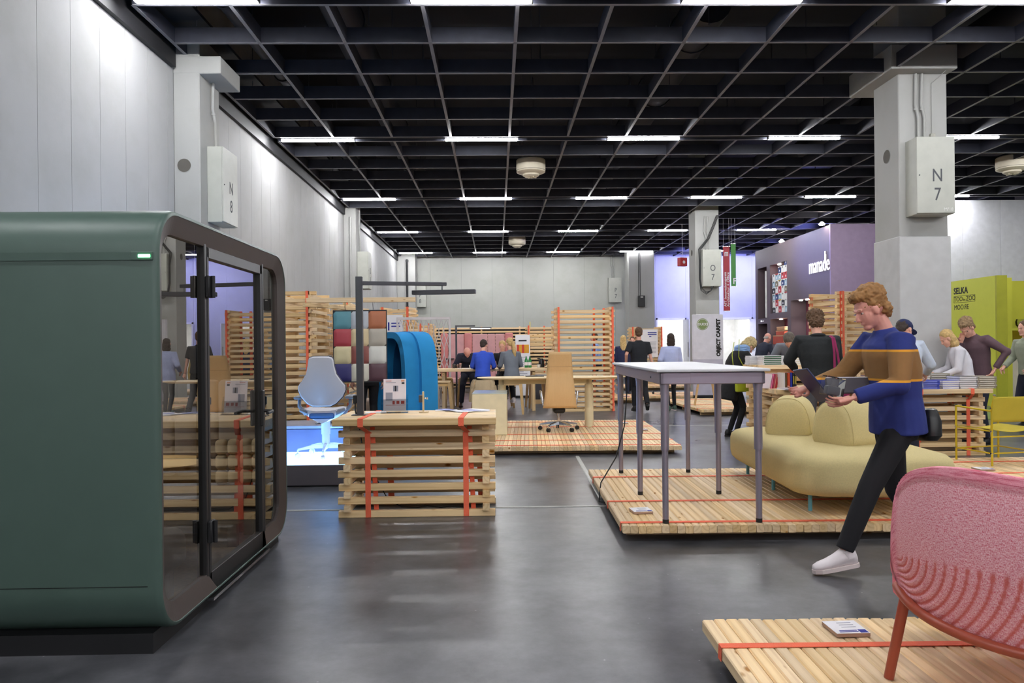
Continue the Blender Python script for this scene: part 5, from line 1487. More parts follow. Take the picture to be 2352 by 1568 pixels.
MB().box(-0.07, 0.07, -0.003, 0.003, 0, 1.25).build('cloth', mat('banner_green', (62, 138, 52), 0.5), t)
MB().box(-0.08, 0.08, -0.012, 0.012, -0.02, 0.0).box(-0.08, 0.08, -0.012, 0.012, 1.25, 1.27).build('end_bar', CHROME, t)
text('F', 0.25, PAPER, t, (0.035, -0.004, 0.14), FRONT, 0.0008, bold=0.004)
for x in (-0.05, 0.05): MB().tube([(x, 0, 1.27), (x, 0, 2.03)], 0.003, 4).build('cord', WHITE, t)
# red fire-alarm sign
t = thing('alarm_sign', 'red and white hanging sign left of the O 7 column', 'sign', (5.80, 23.28, 3.84), R(25))
MB().bbox(-0.13, 0.13, -0.08, 0.08, 0, 0.26, 0.005).build('case', mat('sign_red', (190, 44, 48), 0.5), t)
MB().lathe([(0.001, 0), (0.05, 0), (0.05, 0.002)], 16, Matrix.Translation((-0.0, -0.082, 0.12)) @ Matrix.Rotation(PI / 2, 4, 'X')).build('pictogram', PAPER, t)
MB().tube([(0, 0, 0.26), (0, 0, 1.32)], 0.006, 5).build('rod', WHITE, t)
# tape marks left on the back wall
for lab, x, z, pts in (('straight strip of yellowed tape on the back wall', 1.43, 2.05, [(0, 0), (0, 0.38)]), ('hooked strip of yellowed tape on the back wall', 1.78, 1.85, [(-0.08, 0.13), (0.02, 0.15), (0.06, 0.08), (0.04, 0.0)])):
    o = MB().tube([(px, 0, pz) for px, pz in pts], 0.035 if len(pts) == 2 else 0.02, 6, flat=0.1).build('tape', mat('old_tape', (206, 196, 140), 0.8), None, loc=(x, FAR - 0.006, z)); tag(o, lab, 'tape', 'tape marks on the back wall')

# ------------------------------------------------------------------ things on the counters
t = thing('brochure_holder', 'clear holder with a printed white sheet on the near counter', 'brochure holder', (-0.905, 6.69, 0.838), R(3))
Mt = Matrix.Rotation(R(-9), 4, 'X')
MB().box(-0.10, 0.10, -0.004, -0.001, 0.02, 0.30, Mt).build('sheet', mat('sheet_pink_white', (236, 226, 232), 0.6), t)
MB().box(-0.118, 0.118, -0.012, -0.009, 0.0, 0.12, Mt).box(-0.118, 0.118, 0.0, 0.003, 0.0, 0.16, Mt).box(-0.118, 0.118, -0.04, 0.05, 0.0, 0.003).build('holder', CLEAR, t)
for a, b, c, d, m in ((-0.08, -0.03, 0.28, 0.284, mat('ink_red', (190, 80, 70), .8)), (-0.08, 0.01, 0.265, 0.269, PALEINK), (0.055, 0.085, 0.278, 0.286, mat('ink_orange', (226, 130, 60), .8)), (0.06, 0.085, 0.255, 0.27, INK), (-0.015, 0.03, 0.19, 0.24, PALEINK), (0.0, 0.012, 0.19, 0.24, INK), (-0.08, -0.02, 0.11, 0.18, PALEINK), (-0.08, 0.09, 0.066, 0.069, MATS['ink_red']), (-0.02, 0.0, 0.075, 0.105, MATS['ink_red']), (0.015, 0.04, 0.078, 0.105, MATS['ink_red']), (0.055, 0.085, 0.078, 0.105, MATS['ink_red'])):
    MB().box(a, b, -0.0052, -0.004, c, d, Mt).build('print', m, t)
t = thing('product_stand', 'small wooden stand holding a dark sensor puck on the near counter', 'display stand', (-0.655, 6.69, 0.838))
MB().bbox(-0.035, 0.05, -0.02, 0.02, 0, 0.010, 0.002).build('foot', ASH, t)
MB().bbox(-0.004, 0.010, -0.02, 0.02, 0.01, 0.185, 0.003).build('upright', ASH, t)
MB().bbox(-0.036, -0.004, -0.025, 0.025, 0.09, 0.155, 0.006, seg=2).build('sensor', mat('sensor_grey', (70, 72, 80), 0.4), t)
MB().tube([(0.01, 0, 0.125), (0.045, 0, 0.125)], [0.006, 0.012], 12).build('knob', CHROME, t, True)
for lab, x, y, rz, sx, sy, m in (('fanned white flyers near the right end of the near counter', -0.24, 6.78, 0.35, 0.15, 0.105, PAPER), ('spiral bound notepad on the near counter beside the flyers', -0.46, 6.86, 0.05, 0.10, 0.06, PAPER), ('white card lying behind the lamp foot on the near counter', -1.08, 6.74, 0.1, 0.09, 0.06, PAPER)):
    t = thing('paper_sheet', lab, 'papers', (x, y, 0.838), rz, 'papers on the near counter')
    for k in range(4 if 'fanned' in lab else 2):
        MB().box(-sx, sx, -sy, sy, 0.001 + 0.002 * k, 0.0025 + 0.002 * k, Matrix.Rotation(0.18 * k if 'fanned' in lab else 0, 4, 'Z')).build('sheet', m, t)
    if 'flyers' in lab: MB().box(-0.05, 0.05, -0.09, 0.09, 0.0092, 0.0096, Matrix.Rotation(0.54, 4, 'Z')).build('print', mat('print_lilac', (150, 156, 210), 0.7), t)
c = MB().tube([(-1.2, 6.52, 0.8), (-1.17, 6.53, 0.6), (-1.1, 6.6, 0.35), (-0.98, 6.7, 0.08), (-0.85, 6.66, 0.012), (-0.7, 6.62, 0.012), (-0.62, 6.68, 0.012), (-0.5, 6.61, 0.012), (-0.42, 6.66, 0.012), (-0.3, 6.63, 0.012), (-0.12, 6.7, 0.012)], 0.005, 6)
tag(c.build('power_cable', CAB, None, True), 'black power cable lying under the near counter', 'cable')
def info_card(label, x, y, z, rz, s=1.0):
    t = thing('info_card', label, 'card', (x, y, z), rz, 'information cards on the platforms')
    MB().box(-0.075 * s, 0.075 * s, -0.075 * s, 0.075 * s, 0.001, 0.0165).build('board', mat('card_edge', (176, 146, 128), 0.9), t)
    MB().box(-0.0752 * s, 0.0752 * s, -0.0752 * s, 0.0752 * s, 0.0165, 0.018).build('face', PAPER, t)
    MB().box(0.035 * s, 0.07 * s, -0.07 * s, -0.035 * s, 0.018, 0.0186).build('blue_square', BLUEINK, t)
    MB().box(-0.055 * s, 0.03 * s, -0.062 * s, -0.055 * s, 0.018, 0.0186).box(-0.05 * s, 0.03 * s, -0.046 * s, -0.039 * s, 0.018, 0.0186).build('title_print', BLUEINK, t)
    for k in range(3): MB().box(-0.02 * s, 0.045 * s, -0.005 * s + 0.025 * s * k, 0.0 * s + 0.025 * s * k, 0.018, 0.0186).build('text_print', PALEINK, t)
info_card('white square card with blue corner on the near right platform', 1.56, 3.36, 0.1225, 0.02)
info_card('white square card on the middle platform before the standing table', 1.11, 5.83, 0.1225, 0.1)
info_card('white card on the oval table platform, the nearer one', 2.20, 11.4, 0.1175, 0.0)
info_card('white card on the oval table platform, the farther one', 2.08, 12.4, 0.1175, 0.0)
info_card('white card on the platform beside the pink chair top', 4.9, 7.5, 0.1225, 0.0)
info_card('white card on the small platform behind the slatted tower', 3.2, 18.6, 0.1325, 0.0)

# books
def book(label, x, y, z, w, d, h, rz, colr, spine=None, group=None, up=False, tilt=0.0):
    """lying: w x d, h thick; upright: w thick, d deep, h tall; spine faces local -Y"""
    nm = 'cover_%d_%d_%d' % colr
    t = thing('book', label, 'book', (x, y, z), rz, group)
    if up:
        t.rotation_euler = (0, tilt, rz)
        cov = MB().box(-w / 2, -w / 2 + 0.002, 0, d, 0, h).box(w / 2 - 0.002, w / 2, 0, d, 0, h).box(-w / 2, w / 2, -0.002, 0.0, 0, h)
        cov.build('cover', mat(nm, colr, 0.5), t)
        MB().box(-w / 2 + 0.002, w / 2 - 0.002, 0.0, d - 0.004, 0.003, h - 0.003).build('pages', PAPER, t)
        if spine: MB().box(-w * 0.3, w * 0.3, -0.003, -0.002, h * 0.3, h * 0.8).build('spine_title', mat('spine_%d_%d_%d' % spine, spine, 0.6), t)
    else:
        MB().box(-w / 2, w / 2, -d / 2, d / 2, 0, 0.002).box(-w / 2, w / 2, -d / 2, d / 2, h - 0.002, h).box(-w / 2, w / 2, -d / 2, -d / 2 + 0.002, 0, h).build('cover', mat(nm, colr, 0.5), t)
        MB().box(-w / 2 + 0.004, w / 2 - 0.003, -d / 2 + 0.002, d / 2 - 0.003, 0.002, h - 0.002).build('pages', PAPER, t)
        if spine: MB().box(-w * 0.42, w * 0.38, -d / 2 - 0.001, -d / 2, h * 0.25, h * 0.75).build('spine_title', mat('spine_%d_%d_%d' % spine, spine, 0.6), t)
    return t
CT = 15 * BEAM + 0.001
nth = ['bottom', 'second', 'third', 'fourth', 'fifth', 'sixth', 'top']
g_ = 'book piles on the right bookshop counter'
def pile(desc, x, y, z, n, w, d, h, colr, spine, group, flip=False):
    for k in range(n):
        pos = 'top' if k == n - 1 else nth[k]
        book('%s, %s book' % (desc, pos), x + random.uniform(-.004, .004), y + random.uniform(-.006, .006), z + h * k, w, d, h - 0.0008, (PI if flip else 0) + random.uniform(-.03, .03), colr, spine, group)
pile('pile of blue books, fore-edges showing, right counter', 5.58, 9.28, CT, 4, 0.21, 0.28, 0.026, (70, 84, 190), None, g_, True)
pile('pile of blue books, spines showing, right counter', 5.31, 9.28, CT, 4, 0.26, 0.28, 0.026, (66, 80, 190), (140, 150, 225), g_)
pile('pile of books with dark covers, fore-edges showing, right counter', 5.80, 9.28, CT, 6, 0.22, 0.28, 0.025, (84, 84, 88), None, g_, True)
pile('pile of tan books with green marks at the counter end', 6.02, 9.26, CT, 6, 0.23, 0.28, 0.025, (158, 148, 130), (206, 200, 188), g_)
pile('pile of tan books at the back of the right counter', 5.66, 9.62, CT, 7, 0.26, 0.24, 0.025, (164, 156, 136), (206, 200, 188), g_)
g2 = 'book pile on the tall back counter'
pile('pile of books with green and black spines on the tall counter', 3.86, 10.55, 20 * BEAM + 0.001, 5, 0.30, 0.24, 0.026, (222, 222, 224), (30, 84, 54), g2)
pile('pile of white books behind the green spined pile', 3.70, 10.78, 20 * BEAM + 0.001, 5, 0.18, 0.22, 0.025, (216, 216, 220), None, g2)
pile('pile of yellowish paperbacks on the tall counter', 4.15, 10.52, 20 * BEAM + 0.001, 4, 0.24, 0.2, 0.024, (196, 180, 110), None, g2, True)
g3 = 'upright books on the left bookshop counter'
spec = [(3.50, 9.60, (228, 210, 214), 'pink and white book leaning at the left'), (3.525, 9.61, (226, 118, 160), 'pink book leaning second from left'), (3.55, 9.62, (190, 64, 96), 'crimson book leaning third'), (3.575, 9.63, (214, 140, 132), 'rose book leaning fourth'), (3.60, 9.63, (186, 54, 60), 'red book standing fifth')]
for x, y, c, lab in spec: book(lab + ', on the left bookshop counter', x, y, CT, 0.018, 0.15, 0.19, 0.5, c, None, g3, True, 0.25)
spec = [(3.655, 9.50, (226, 222, 214), 'white book standing beside the red one'), (3.68, 9.50, (120, 100, 70), 'brown book standing mid row'), (3.71, 9.48, (224, 92, 52), 'orange book standing mid row'), (3.735, 9.47, (48, 66, 170), 'blue book standing near the row end'), (3.76, 9.46, (36, 36, 30), 'black and yellow book at the row end'), (3.785, 9.46, (40, 40, 38), 'second black book at the row end')]
for x, y, c, lab in spec: book(lab + ', on the left bookshop counter', x, y, CT, 0.02, 0.15, 0.205, 0.15, c, (206, 186, 60) if 'black' in lab else None, g3, True)
book('large flat art book at the front corner of the left counter', 3.72, 9.36, CT, 0.34, 0.24, 0.02, 0.1, (196, 190, 200), None, 'flat books on the left bookshop counter')
book('yellow flat book behind the large art book', 3.62, 9.88, CT, 0.3, 0.2, 0.018, 0.2, (214, 196, 110), None, 'flat books on the left bookshop counter')
book('grey flat catalogue between the curly man and the front corner', 4.05, 9.40, CT, 0.28, 0.22, 0.03, -0.05, (170, 172, 180), None, 'flat books on the left bookshop counter')
pal = [(90, 100, 190), (120, 130, 200), (186, 50, 60), (222, 220, 214), (60, 70, 110), (160, 168, 176), (70, 110, 130), (200, 90, 50), (130, 150, 160), (206, 206, 200), (60, 120, 110)]
for k in range(11):
    nmz = ['indigo', 'periwinkle', 'red', 'white', 'slate', 'silver', 'petrol', 'rust', 'grey blue', 'ivory', 'green'][k]
    book('%s book upright in the row right of the tote bag' % nmz, 4.30 + 0.034 * k, 9.75, CT, 0.03, 0.15, 0.20, 0, pal[k], None, 'row of books right of the tote bag', True)
for k, (c, nmz) in enumerate((((70, 70, 140), 'violet'), ((180, 170, 160), 'stone'), ((60, 60, 70), 'dark'), ((190, 160, 60), 'ochre'), ((200, 200, 205), 'pale'))):
    book('%s slim book upright behind the blue pile' % nmz, 5.20 + 0.025 * k, 9.62, CT, 0.02, 0.15, 0.23, 0, c, None, 'slim books behind the blue pile', True)

# on the high table
TZ = 0.934
GRNG = mat('bottle_green', (40, 130, 70), 0.15, spec=0.6)
for q, (x, y) in enumerate(((0.66, 16.72), (0.74, 16.70))):
    t = thing('bottle', 'green water bottle on the high table, %s of the pair' % ('left', 'right')[q], 'bottle', (x, y, TZ), 0, 'green bottles on the high table')
    MB().lathe([(0.036, 0), (0.038, 0.01), (0.038, 0.15), (0.03, 0.18), (0.014, 0.22), (0.013, 0.25)], 16).build('glass', GRNG, t, True, 50)
    MB().lathe([(0.0385, 0.05), (0.0385, 0.12)], 16, None, False, False).build('label', PAPER, t, True)
    MB().lathe([(0.015, 0.248), (0.015, 0.265)], 12).build('cap', WHITE, t)
for q, (x, y, c) in enumerate(((-0.95, 16.75, 'clear tumbler at the left of the high table'), (-0.87, 16.80, 'clear tumbler second on the high table'), (-0.80, 16.72, 'clear tumbler third on the high table'))):
    t = thing('tumbler', c, 'glass', (x, y, TZ), 0, 'tumblers on the high table')
    MB().lathe([(0.03, 0), (0.036, 0.1), (0.033, 0.1), (0.028, 0.006)], 16, None, True, False).build('glass', CLEAR, t, True)
for q, (x, y, lab) in enumerate(((-0.57, 16.72, 'white cup before the bald man'), (0.06, 16.75, 'white cup left of the ponytail woman'), (0.16, 16.78, 'tall white mug beside the ponytail woman'), (0.93, 16.6, 'white cup at the right end of the high table'))):
    t = thing('cup', lab, 'cup', (x, y, TZ), 0.5 * q, 'white cups on the high table')
    MB().lathe([(0.025, 0), (0.035, 0.02), (0.042, 0.07 + 0.03 * (q == 2)), (0.038, 0.07 + 0.03 * (q == 2)), (0.02, 0.01)], 16, None, True, False).build('bowl', WHITE, t, True)
    MB().tube([(0.04, 0, 0.02), (0.065, 0, 0.03), (0.065, 0, 0.05), (0.042, 0, 0.058)], 0.005, 6).build('handle', WHITE, t, True)
t = thing('plate', 'plate with a pastry on the high table', 'plate', (-0.33, 16.75, TZ)); MB().lathe([(0.06, 0), (0.11, 0.012), (0.108, 0.016), (0.05, 0.006)], 24).build('dish', WHITE, t, True)
o = MB().ell((0, 0, 0.022), (0.06, 0.035, 0.022)).build('croissant', mat('pastry', (206, 164, 90), 0.7, var=0.2, scale=40), None, True, loc=(-0.33, 16.75, TZ + 0.012)); tag(o, 'golden pastry lying on the plate', 'pastry')
t = thing('jug', 'white jug with looped handle on the high table', 'jug', (-0.44, 16.9, TZ)); MB().lathe([(0.05, 0), (0.06, 0.05), (0.045, 0.15), (0.04, 0.24), (0.035, 0.24)], 18).build('body', WHITE, t, True); MB().tube([(-0.04, 0, 0.2), (-0.09, 0, 0.22), (-0.1, 0, 0.14), (-0.055, 0, 0.08)], 0.008, 8).build('handle', WHITE, t, True)
t = thing('coffee_pot', 'dark thermos coffee pot at the right end of the high table', 'coffee pot', (1.0, 16.75, TZ)); MB().lathe([(0.06, 0), (0.065, 0.02), (0.062, 0.14), (0.045, 0.19), (0.03, 0.2)], 20).build('body', mat('pot_steel', (60, 60, 64), 0.3, 0.8), t, True); MB().tube([(0.05, 0, 0.17), (0.11, 0, 0.16), (0.1, 0, 0.04), (0.06, 0, 0.03)], 0.008, 8).build('handle', BLACK, t, True); MB().tube([(-0.03, 0, 0.19), (-0.09, 0, 0.2)], [0.02, 0.01], 8).build('spout', BLACK, t, True)
t = thing('juice_bottle', 'orange juice bottle at the left end of the high table', 'bottle', (-1.32, 16.7, TZ)); MB().lathe([(0.03, 0), (0.032, 0.08), (0.014, 0.11), (0.014, 0.13)], 14).build('glass', mat('juice', (236, 170, 50), 0.3), t, True); MB().lathe([(0.016, 0.13), (0.016, 0.145)], 12).build('cap', WHITE, t)
t = thing('juice_glass', 'glass of orange juice behind the woman in blue', 'glass', (-0.1, 16.85, TZ)); MB().lathe([(0.03, 0), (0.034, 0.12)], 14).build('juice', MATS['juice'], t, True)
t = thing('paper_sheet', 'white sheets spread on the high table before the bald man', 'papers', (-0.55, 16.5, TZ)); MB().box(-0.3, 0.3, -0.1, 0.1, 0, 0.003).build('sheet', PAPER, t); MB().box(-0.1, 0.45, -0.06, 0.12, 0.003, 0.006, Matrix.Rotation(0.2, 4, 'Z')).build('sheet', PAPER, t)
t = thing('tray', 'dark tray on the oval table', 'tray', (0.62, 12.3, 0.917)); MB().bbox(-0.15, 0.15, -0.1, 0.1, 0, 0.012, 0.004).build('tray_plate', BLACK, t)
t = thing('pedestal_bin', 'dark grey box on a timber bearer below the high table end', 'box', (1.05, 18.6, 0)); MB().bbox(-0.22, 0.22, -0.2, 0.2, 0.1, 0.7, 0.02, seg=2).build('body', mat('bin_grey', (78, 80, 88), 0.5), t, True); MB().box(-0.26, 0.26, -0.24, 0.24, 0, 0.1).build('bearer', WOOD, t)
# ------------------------------------------------------------------ people
SKIN = mat('skin_light', (226, 170, 148), 0.55, var=0.05, scale=12)
SKIN2 = mat('skin_pink', (222, 158, 142), 0.55, var=0.05, scale=12)
EYEW = mat('eye_white', (190, 180, 174), 0.5)
EYED = mat('eye_dark', (40, 30, 26), 0.3)
def cloth(name, rgb, b=0.6): return mat(name, rgb, 0.9, var=0.10, scale=5, bump=b, bscale=13)

def ik(a, c, l1, l2, hint):
    d = c - a; L = d.length
    if L > (l1 + l2) * 0.999:
        c = a + d.normalized() * (l1 + l2) * 0.999; d = c - a; L = d.length
    x = (l1 * l1 - l2 * l2 + L * L) / (2 * L)
    h = math.sqrt(max(0, l1 * l1 - x * x))
    n = d.normalized(); k = (hint - n * hint.dot(n))
    k = k.normalized() if k.length > 1e-5 else n.orthogonal().normalized()
    return a + n * x + k * h, c

def hand(mb, W, d, n, side, curl, s, fr=0.0085):
    """five-fingered hand: W wrist, d pointing direction, n palm normal, side = +1 when the thumb is towards d x n"""
    d = d.normalized(); n = (n - d * n.dot(d)).normalized(); u = d.cross(n) * side       # u points to the thumb side
    P = lambda a, b, c: W + (d * a + u * b + n * c) * s
    mb.tube([P(-0.02, 0, 0), P(0.02, 0.0, 0), P(0.055, 0.0, 0.0), P(0.09, -0.002, 0)], [0.026 * s, 0.033 * s, 0.040 * s, 0.038 * s], 10, flat=0.42)
    mb.ell(P(0.05, 0, 0), tuple([0.036 * s] * 3), 8, 6) if False else None
    mb.tube([P(0.02, 0, 0), P(0.05, 0.0, 0), P(0.092, 0.0, 0)], [0.022 * s, 0.023 * s, 0.017 * s], 8)
    for k, (off, L, fan) in enumerate(((0.033, 0.072, 0.16), (0.011, 0.082, 0.05), (-0.011, 0.077, -0.06), (-0.032, 0.060, -0.17))):
        p = Vector((0.085, off, 0)); ang = 0.0; pts = [P(*p)]
        for j, f in enumerate((0.42, 0.32, 0.26)):
            ang += curl * (0.6, 1.0, 0.8)[j]
            p = p + Vector((math.cos(ang) * L * f, math.sin(fan) * L * f, math.sin(ang) * L * f)); pts.append(P(*p))
        mb.tube([P(0.06, off * 0.9, 0)] + pts, [fr * s * 1.1, fr * s * 1.1, fr * s, fr * s * 0.95, fr * s * 0.75], 7)
    mb.tube([P(0.02, 0.022, 0.005), P(0.045, 0.050, 0.014), P(0.075, 0.062, 0.026 + 0.01 * curl), P(0.098, 0.060, 0.036 + 0.02 * curl)], [0.014 * s, 0.012 * s, 0.010 * s, 0.0075 * s], 7)

def person(label, loc, rz, H=1.75, lean=0, hunch=0, twist=0, head=(0, 0), pelvis=(0, 0, 0.95), hands=None, elbows=None, feet=None, knees=None, toes=(0, 0), toepitch=(0, 0),
           top=None, bottom=None, shoe=None, skin=None, hair='short', hairm=None, sleeve=1.0, hem=-0.06, fit=1.0, shw=1.0, slim=1.0, vox=0.010, curl=0.5, palm=None, topname='shirt', group='visitors and exhibitors', glasses=False, skirt=0.0, bare=False, sole=None):
    s = H / 1.75
    t = thing('person', label, 'person', loc, rz, group)
    skin = skin or SKIN
    V = lambda *a: Vector(a) * s
    pel = Vector(pelvis) * s
    T = Matrix.Translation(pel) @ Matrix.Rotation(R(twist), 4, 'Z') @ Matrix.Rotation(-R(lean), 4, 'X')
    bz = 0.24 * s
    def TF(z):
        if z * s <= bz: return T @ Matrix.Translation((0, 0, z * s))
        f = min(1.0, (z * s - bz) / (0.12 * s))
        return T @ Matrix.Translation((0, 0, bz)) @ Matrix.Rotation(-R(hunch) * f, 4, 'X') @ Matrix.Translation((0, 0, z * s - bz))
    sh = [TF(0.47) @ V(sx * 0.165 * shw, -0.012, 0) for sx in (-1, 1)]
    nb = TF(0.52) @ V(0, -0.012, 0)
    HR = (TF(0.52).to_3x3().to_4x4()) @ Matrix.Rotation(R(head[1]), 4, 'Z') @ Matrix.Rotation(-R(head[0]), 4, 'X')
    HM = Matrix.Translation(nb) @ HR @ Matrix.Translation(V(0, 0.02, 0.165)) @ Matrix.Scale(s, 4)
    hips = [pel + V(sx * 0.088, 0, -0.03) for sx in (-1, 1)]
    feet = feet or [(-0.10, 0.0, 0.085), (0.10, 0.02, 0.085)]
    knees = knees or [(0, 1, 0.1), (0, 1, 0.1)]
    KN = []; AN = []
    for i in (0, 1):
        k, a = ik(hips[i], Vector(feet[i]) * s, 0.435 * s, 0.425 * s, Vector(knees[i])); KN.append(k); AN.append(a)
    hands = hands or [(-0.25, 0.05, 0.84), (0.25, 0.05, 0.84)]
    elbows = elbows or [(-0.5, -1, -0.3), (0.5, -1, -0.3)]
    EL = []; WR = []
    for i in (0, 1):
        e, w = ik(sh[i], Vector(hands[i]) * s, 0.285 * s, 0.255 * s, Vector(elbows[i])); EL.append(e); WR.append(w)
    # --- skin
    b = MB()
    def ring(mbz, rx, ry, yo=0.0, n=20):
        M = TF(mbz); return [M @ V(rx * math.cos(2 * PI * k / n), ry * math.sin(2 * PI * k / n) + yo, 0) for k in range(n)]
    b.loft([ring(z, rx * slim, ry) for z, rx, ry in ((-0.1, 0.11, 0.085), (0.0, 0.13, 0.095), (0.12, 0.12, 0.085), (0.3, 0.135 * shw, 0.095), (0.42, 0.14 * shw, 0.085), (0.49, 0.08, 0.06), (0.53, 0.055, 0.055))])
    b.tube([TF(0.46) @ V(0, -0.012, 0), nb, HM @ Vector((0, -0.02, -0.06))], [0.058 * s, 0.052 * s, 0.052 * s], 14)
    b.ell((0, -0.012, 0.028), (0.074, 0.094, 0.092), 20, 12, HM)
    b.ell((0, 0.028, -0.028), (0.060, 0.064, 0.083), 18, 12, HM)
    b.ell((0, 0.062, -0.092), (0.034, 0.028, 0.022), 12, 8, HM)
    b.tube([HM @ Vector(p) for p in ((0, 0.080, 0.012), (0, 0.101, -0.014), (0, 0.107, -0.030), (0, 0.085, -0.040))], [0.008 * s, 0.010 * s, 0.0125 * s, 0.010 * s], 8)
    b.ell((0, 0.080, 0.022), (0.046, 0.014, 0.010), 10, 6, HM); b.ell((0, 0.084, -0.062), (0.022, 0.011, 0.010), 10, 6, HM)
    for sx in (-1, 1): b.ell((sx * 0.075, -0.006, -0.010), (0.010, 0.020, 0.031), 10, 8, HM @ Matrix.Rotation(sx * 0.2, 4, 'Z'))
    for i, sx in ((0, -1), (1, 1)):
        b.tube([sh[i], EL[i], WR[i]], [0.040 * s, 0.035 * s, 0.025 * s], 10)
        b.ell(EL[i], 0.036 * s, 10, 6)
        d = (WR[i] - EL[i]).normalized()
        n = Vector(palm[i]) if palm else Vector((-sx * 0.8, 0.3, -0.4))
        hand(b, WR[i], d, n, -sx, curl, s)
        b.tube([hips[i], KN[i], AN[i]], [0.055 * s * slim, 0.036 * s, 0.026 * s], 12); b.ell(KN[i], 0.036 * s, 10, 6)
    b.ell(pel, tuple(v * s for v in (0.11 * slim, 0.075, 0.09)), 16, 10)
    remesh(b.build('body', skin, t), vox * 0.62, 3)
    for sx in (-1, 1):
        e = MB().ell((sx * 0.030, 0.0745, 0.003), (0.0105, 0.0072, 0.0055), 12, 8, HM).build('eye', EYEW, t, True)
        MB().ell((sx * 0.030, 0.0788, 0.003), (0.0062, 0.0040, 0.0054), 10, 6, HM).build('iris', EYED, e, True)
        MB().tube([HM @ Vector((sx * x, 0.088 - 0.25 * max(0, x - 0.02), 0.024 + 0.004 * math.sin(x * 60))) for x in (0.014, 0.028, 0.044)], 0.0022 * s, 5).build('eyebrow', hairm or EYED, e)
    # --- hair
    if hair != 'bald':
        h = MB()
        h.ell((0, -0.022, 0.044), (0.0825, 0.094, 0.090), 18, 12, HM)
        h.ell((0, -0.058, -0.010), (0.068, 0.048, 0.070), 14, 10, HM)
        disp = (0.03, 0.012)
        if hair == 'wavy': h.ell((0, 0.030, 0.098), (0.066, 0.064, 0.040), 14, 10, HM); h.ell((0, -0.03, 0.075), (0.088, 0.098, 0.075), 14, 10, HM); h.ell((0, -0.07, -0.03), (0.075, 0.045, 0.07), 14, 10, HM); disp = (0.025, 0.03)
        if hair == 'curly': h.ell((0, -0.015, 0.075), (0.098, 0.108, 0.082), 16, 10, HM); h.ell((0, -0.06, 0.0), (0.088, 0.06, 0.09), 14, 10, HM); disp = (0.018, 0.04)
        if hair == 'bob': h.ell((0, -0.035, -0.04), (0.094, 0.078, 0.12), 16, 10, HM); h.ell((0, -0.03, -0.11), (0.098, 0.07, 0.075), 14, 10, HM)
        if hair == 'long': h.ell((0, -0.045, -0.03), (0.092, 0.07, 0.12), 16, 10, HM); h.loft([[HM @ Vector((0.09 * w * math.cos(a), -0.07 - 0.01 * k + 0.042 * math.sin(a), -0.05 - 0.05 * k)) for a in [2 * PI * q / 14 for q in range(14)]] for k, w in enumerate((1.0, 1.05, 1.05, 0.95, 0.8, 0.5))])
        if hair == 'pony': h.tube([HM @ Vector(p) for p in ((0, -0.09, 0.03), (0.005, -0.125, 0.0), (0.012, -0.135, -0.08), (0.02, -0.13, -0.2), (0.025, -0.125, -0.30), (0.025, -0.12, -0.36))], [0.025 * s, 0.03 * s, 0.042 * s, 0.046 * s, 0.03 * s, 0.008 * s], 10)
        if hair == 'puffy': h.ell((0, -0.03, 0.05), (0.105, 0.108, 0.10), 16, 10, HM); h.ell((0, -0.05, -0.03), (0.10, 0.075, 0.09), 14, 10, HM); disp = (0.025, 0.035)
        ho = remesh(h.build('hair', hairm, t), vox * 0.7, 2, disp)
        if hair == 'capped':
            MB().ell((0, -0.008, 0.055), (0.088, 0.105, 0.085), 20, 12, HM).build('cap_crown', cloth('cap_navy', (36, 44, 84)), t, True)
            MB().ell((0, 0.105, 0.045), (0.065, 0.075, 0.010), 16, 8, HM).build('cap_visor', cloth('cap_navy', (36, 44, 84)), t, True)
    else:
        remesh(MB().ell((0, -0.062, -0.02), (0.072, 0.034, 0.05), 14, 10, HM).build('hair', hairm or mat('hair_grey', (170, 164, 158), 0.9), t), vox * 0.7, 2)
    if glasses:
        g = MB()
        for sx in (-1, 1):
            g.tube([HM @ Vector((sx * 0.031 + 0.023 * math.cos(a), 0.094, 0.003 + 0.017 * math.sin(a))) for a in [2 * PI * k / 16 for k in range(16)]], 0.0022 * s, 5, closed=True)
            g.tube([HM @ Vector((sx * 0.054, 0.092, 0.006)), HM @ Vector((sx * 0.078, 0.0, 0.006))], 0.002 * s, 5)
        g.build('glasses', BLACK, t)
    # --- clothes
    c = MB(); f = fit
    prof = [(hem, 0.168 * f * slim, 0.125 * f), (max(hem + 0.03, 0.0), 0.162 * f * slim, 0.122 * f), (0.12, 0.150 * f * slim, 0.112 * f), (0.28, 0.168 * f * shw, 0.122 * f), (0.39, 0.180 * f * shw, 0.116 * f), (0.455, 0.168 * f * shw, 0.098 * f), (0.495, 0.115, 0.080), (0.525, 0.070, 0.066), (0.538, 0.062, 0.060)]
    if hem < -0.2: prof.insert(1, (hem * 0.5, 0.172 * f * slim, 0.128 * f))
    c.loft([ring(z, rx, ry, -0.008) for z, rx, ry in prof])
    for i in (0, 1):
        si = TF(0.445) @ V((-1, 1)[i] * 0.12 * shw, -0.012, 0)
        if sleeve >= 1:
            w2 = EL[i] + (WR[i] - EL[i]) * 0.95
            c.tube([si, sh[i], EL[i], w2], [0.070 * s * f, 0.066 * s * f, 0.053 * s * f, 0.039 * s * f], 12); c.ell(EL[i], 0.053 * s * f, 10, 8)
        else:
            e2 = sh[i] + (EL[i] - sh[i]) * min(1.0, sleeve * 1.6)
            c.tube([si, sh[i], e2], [0.070 * s * f, 0.066 * s * f, 0.060 * s * f], 12)
    remesh(c.build(topname, top, t), vox, 8)
    c = MB()
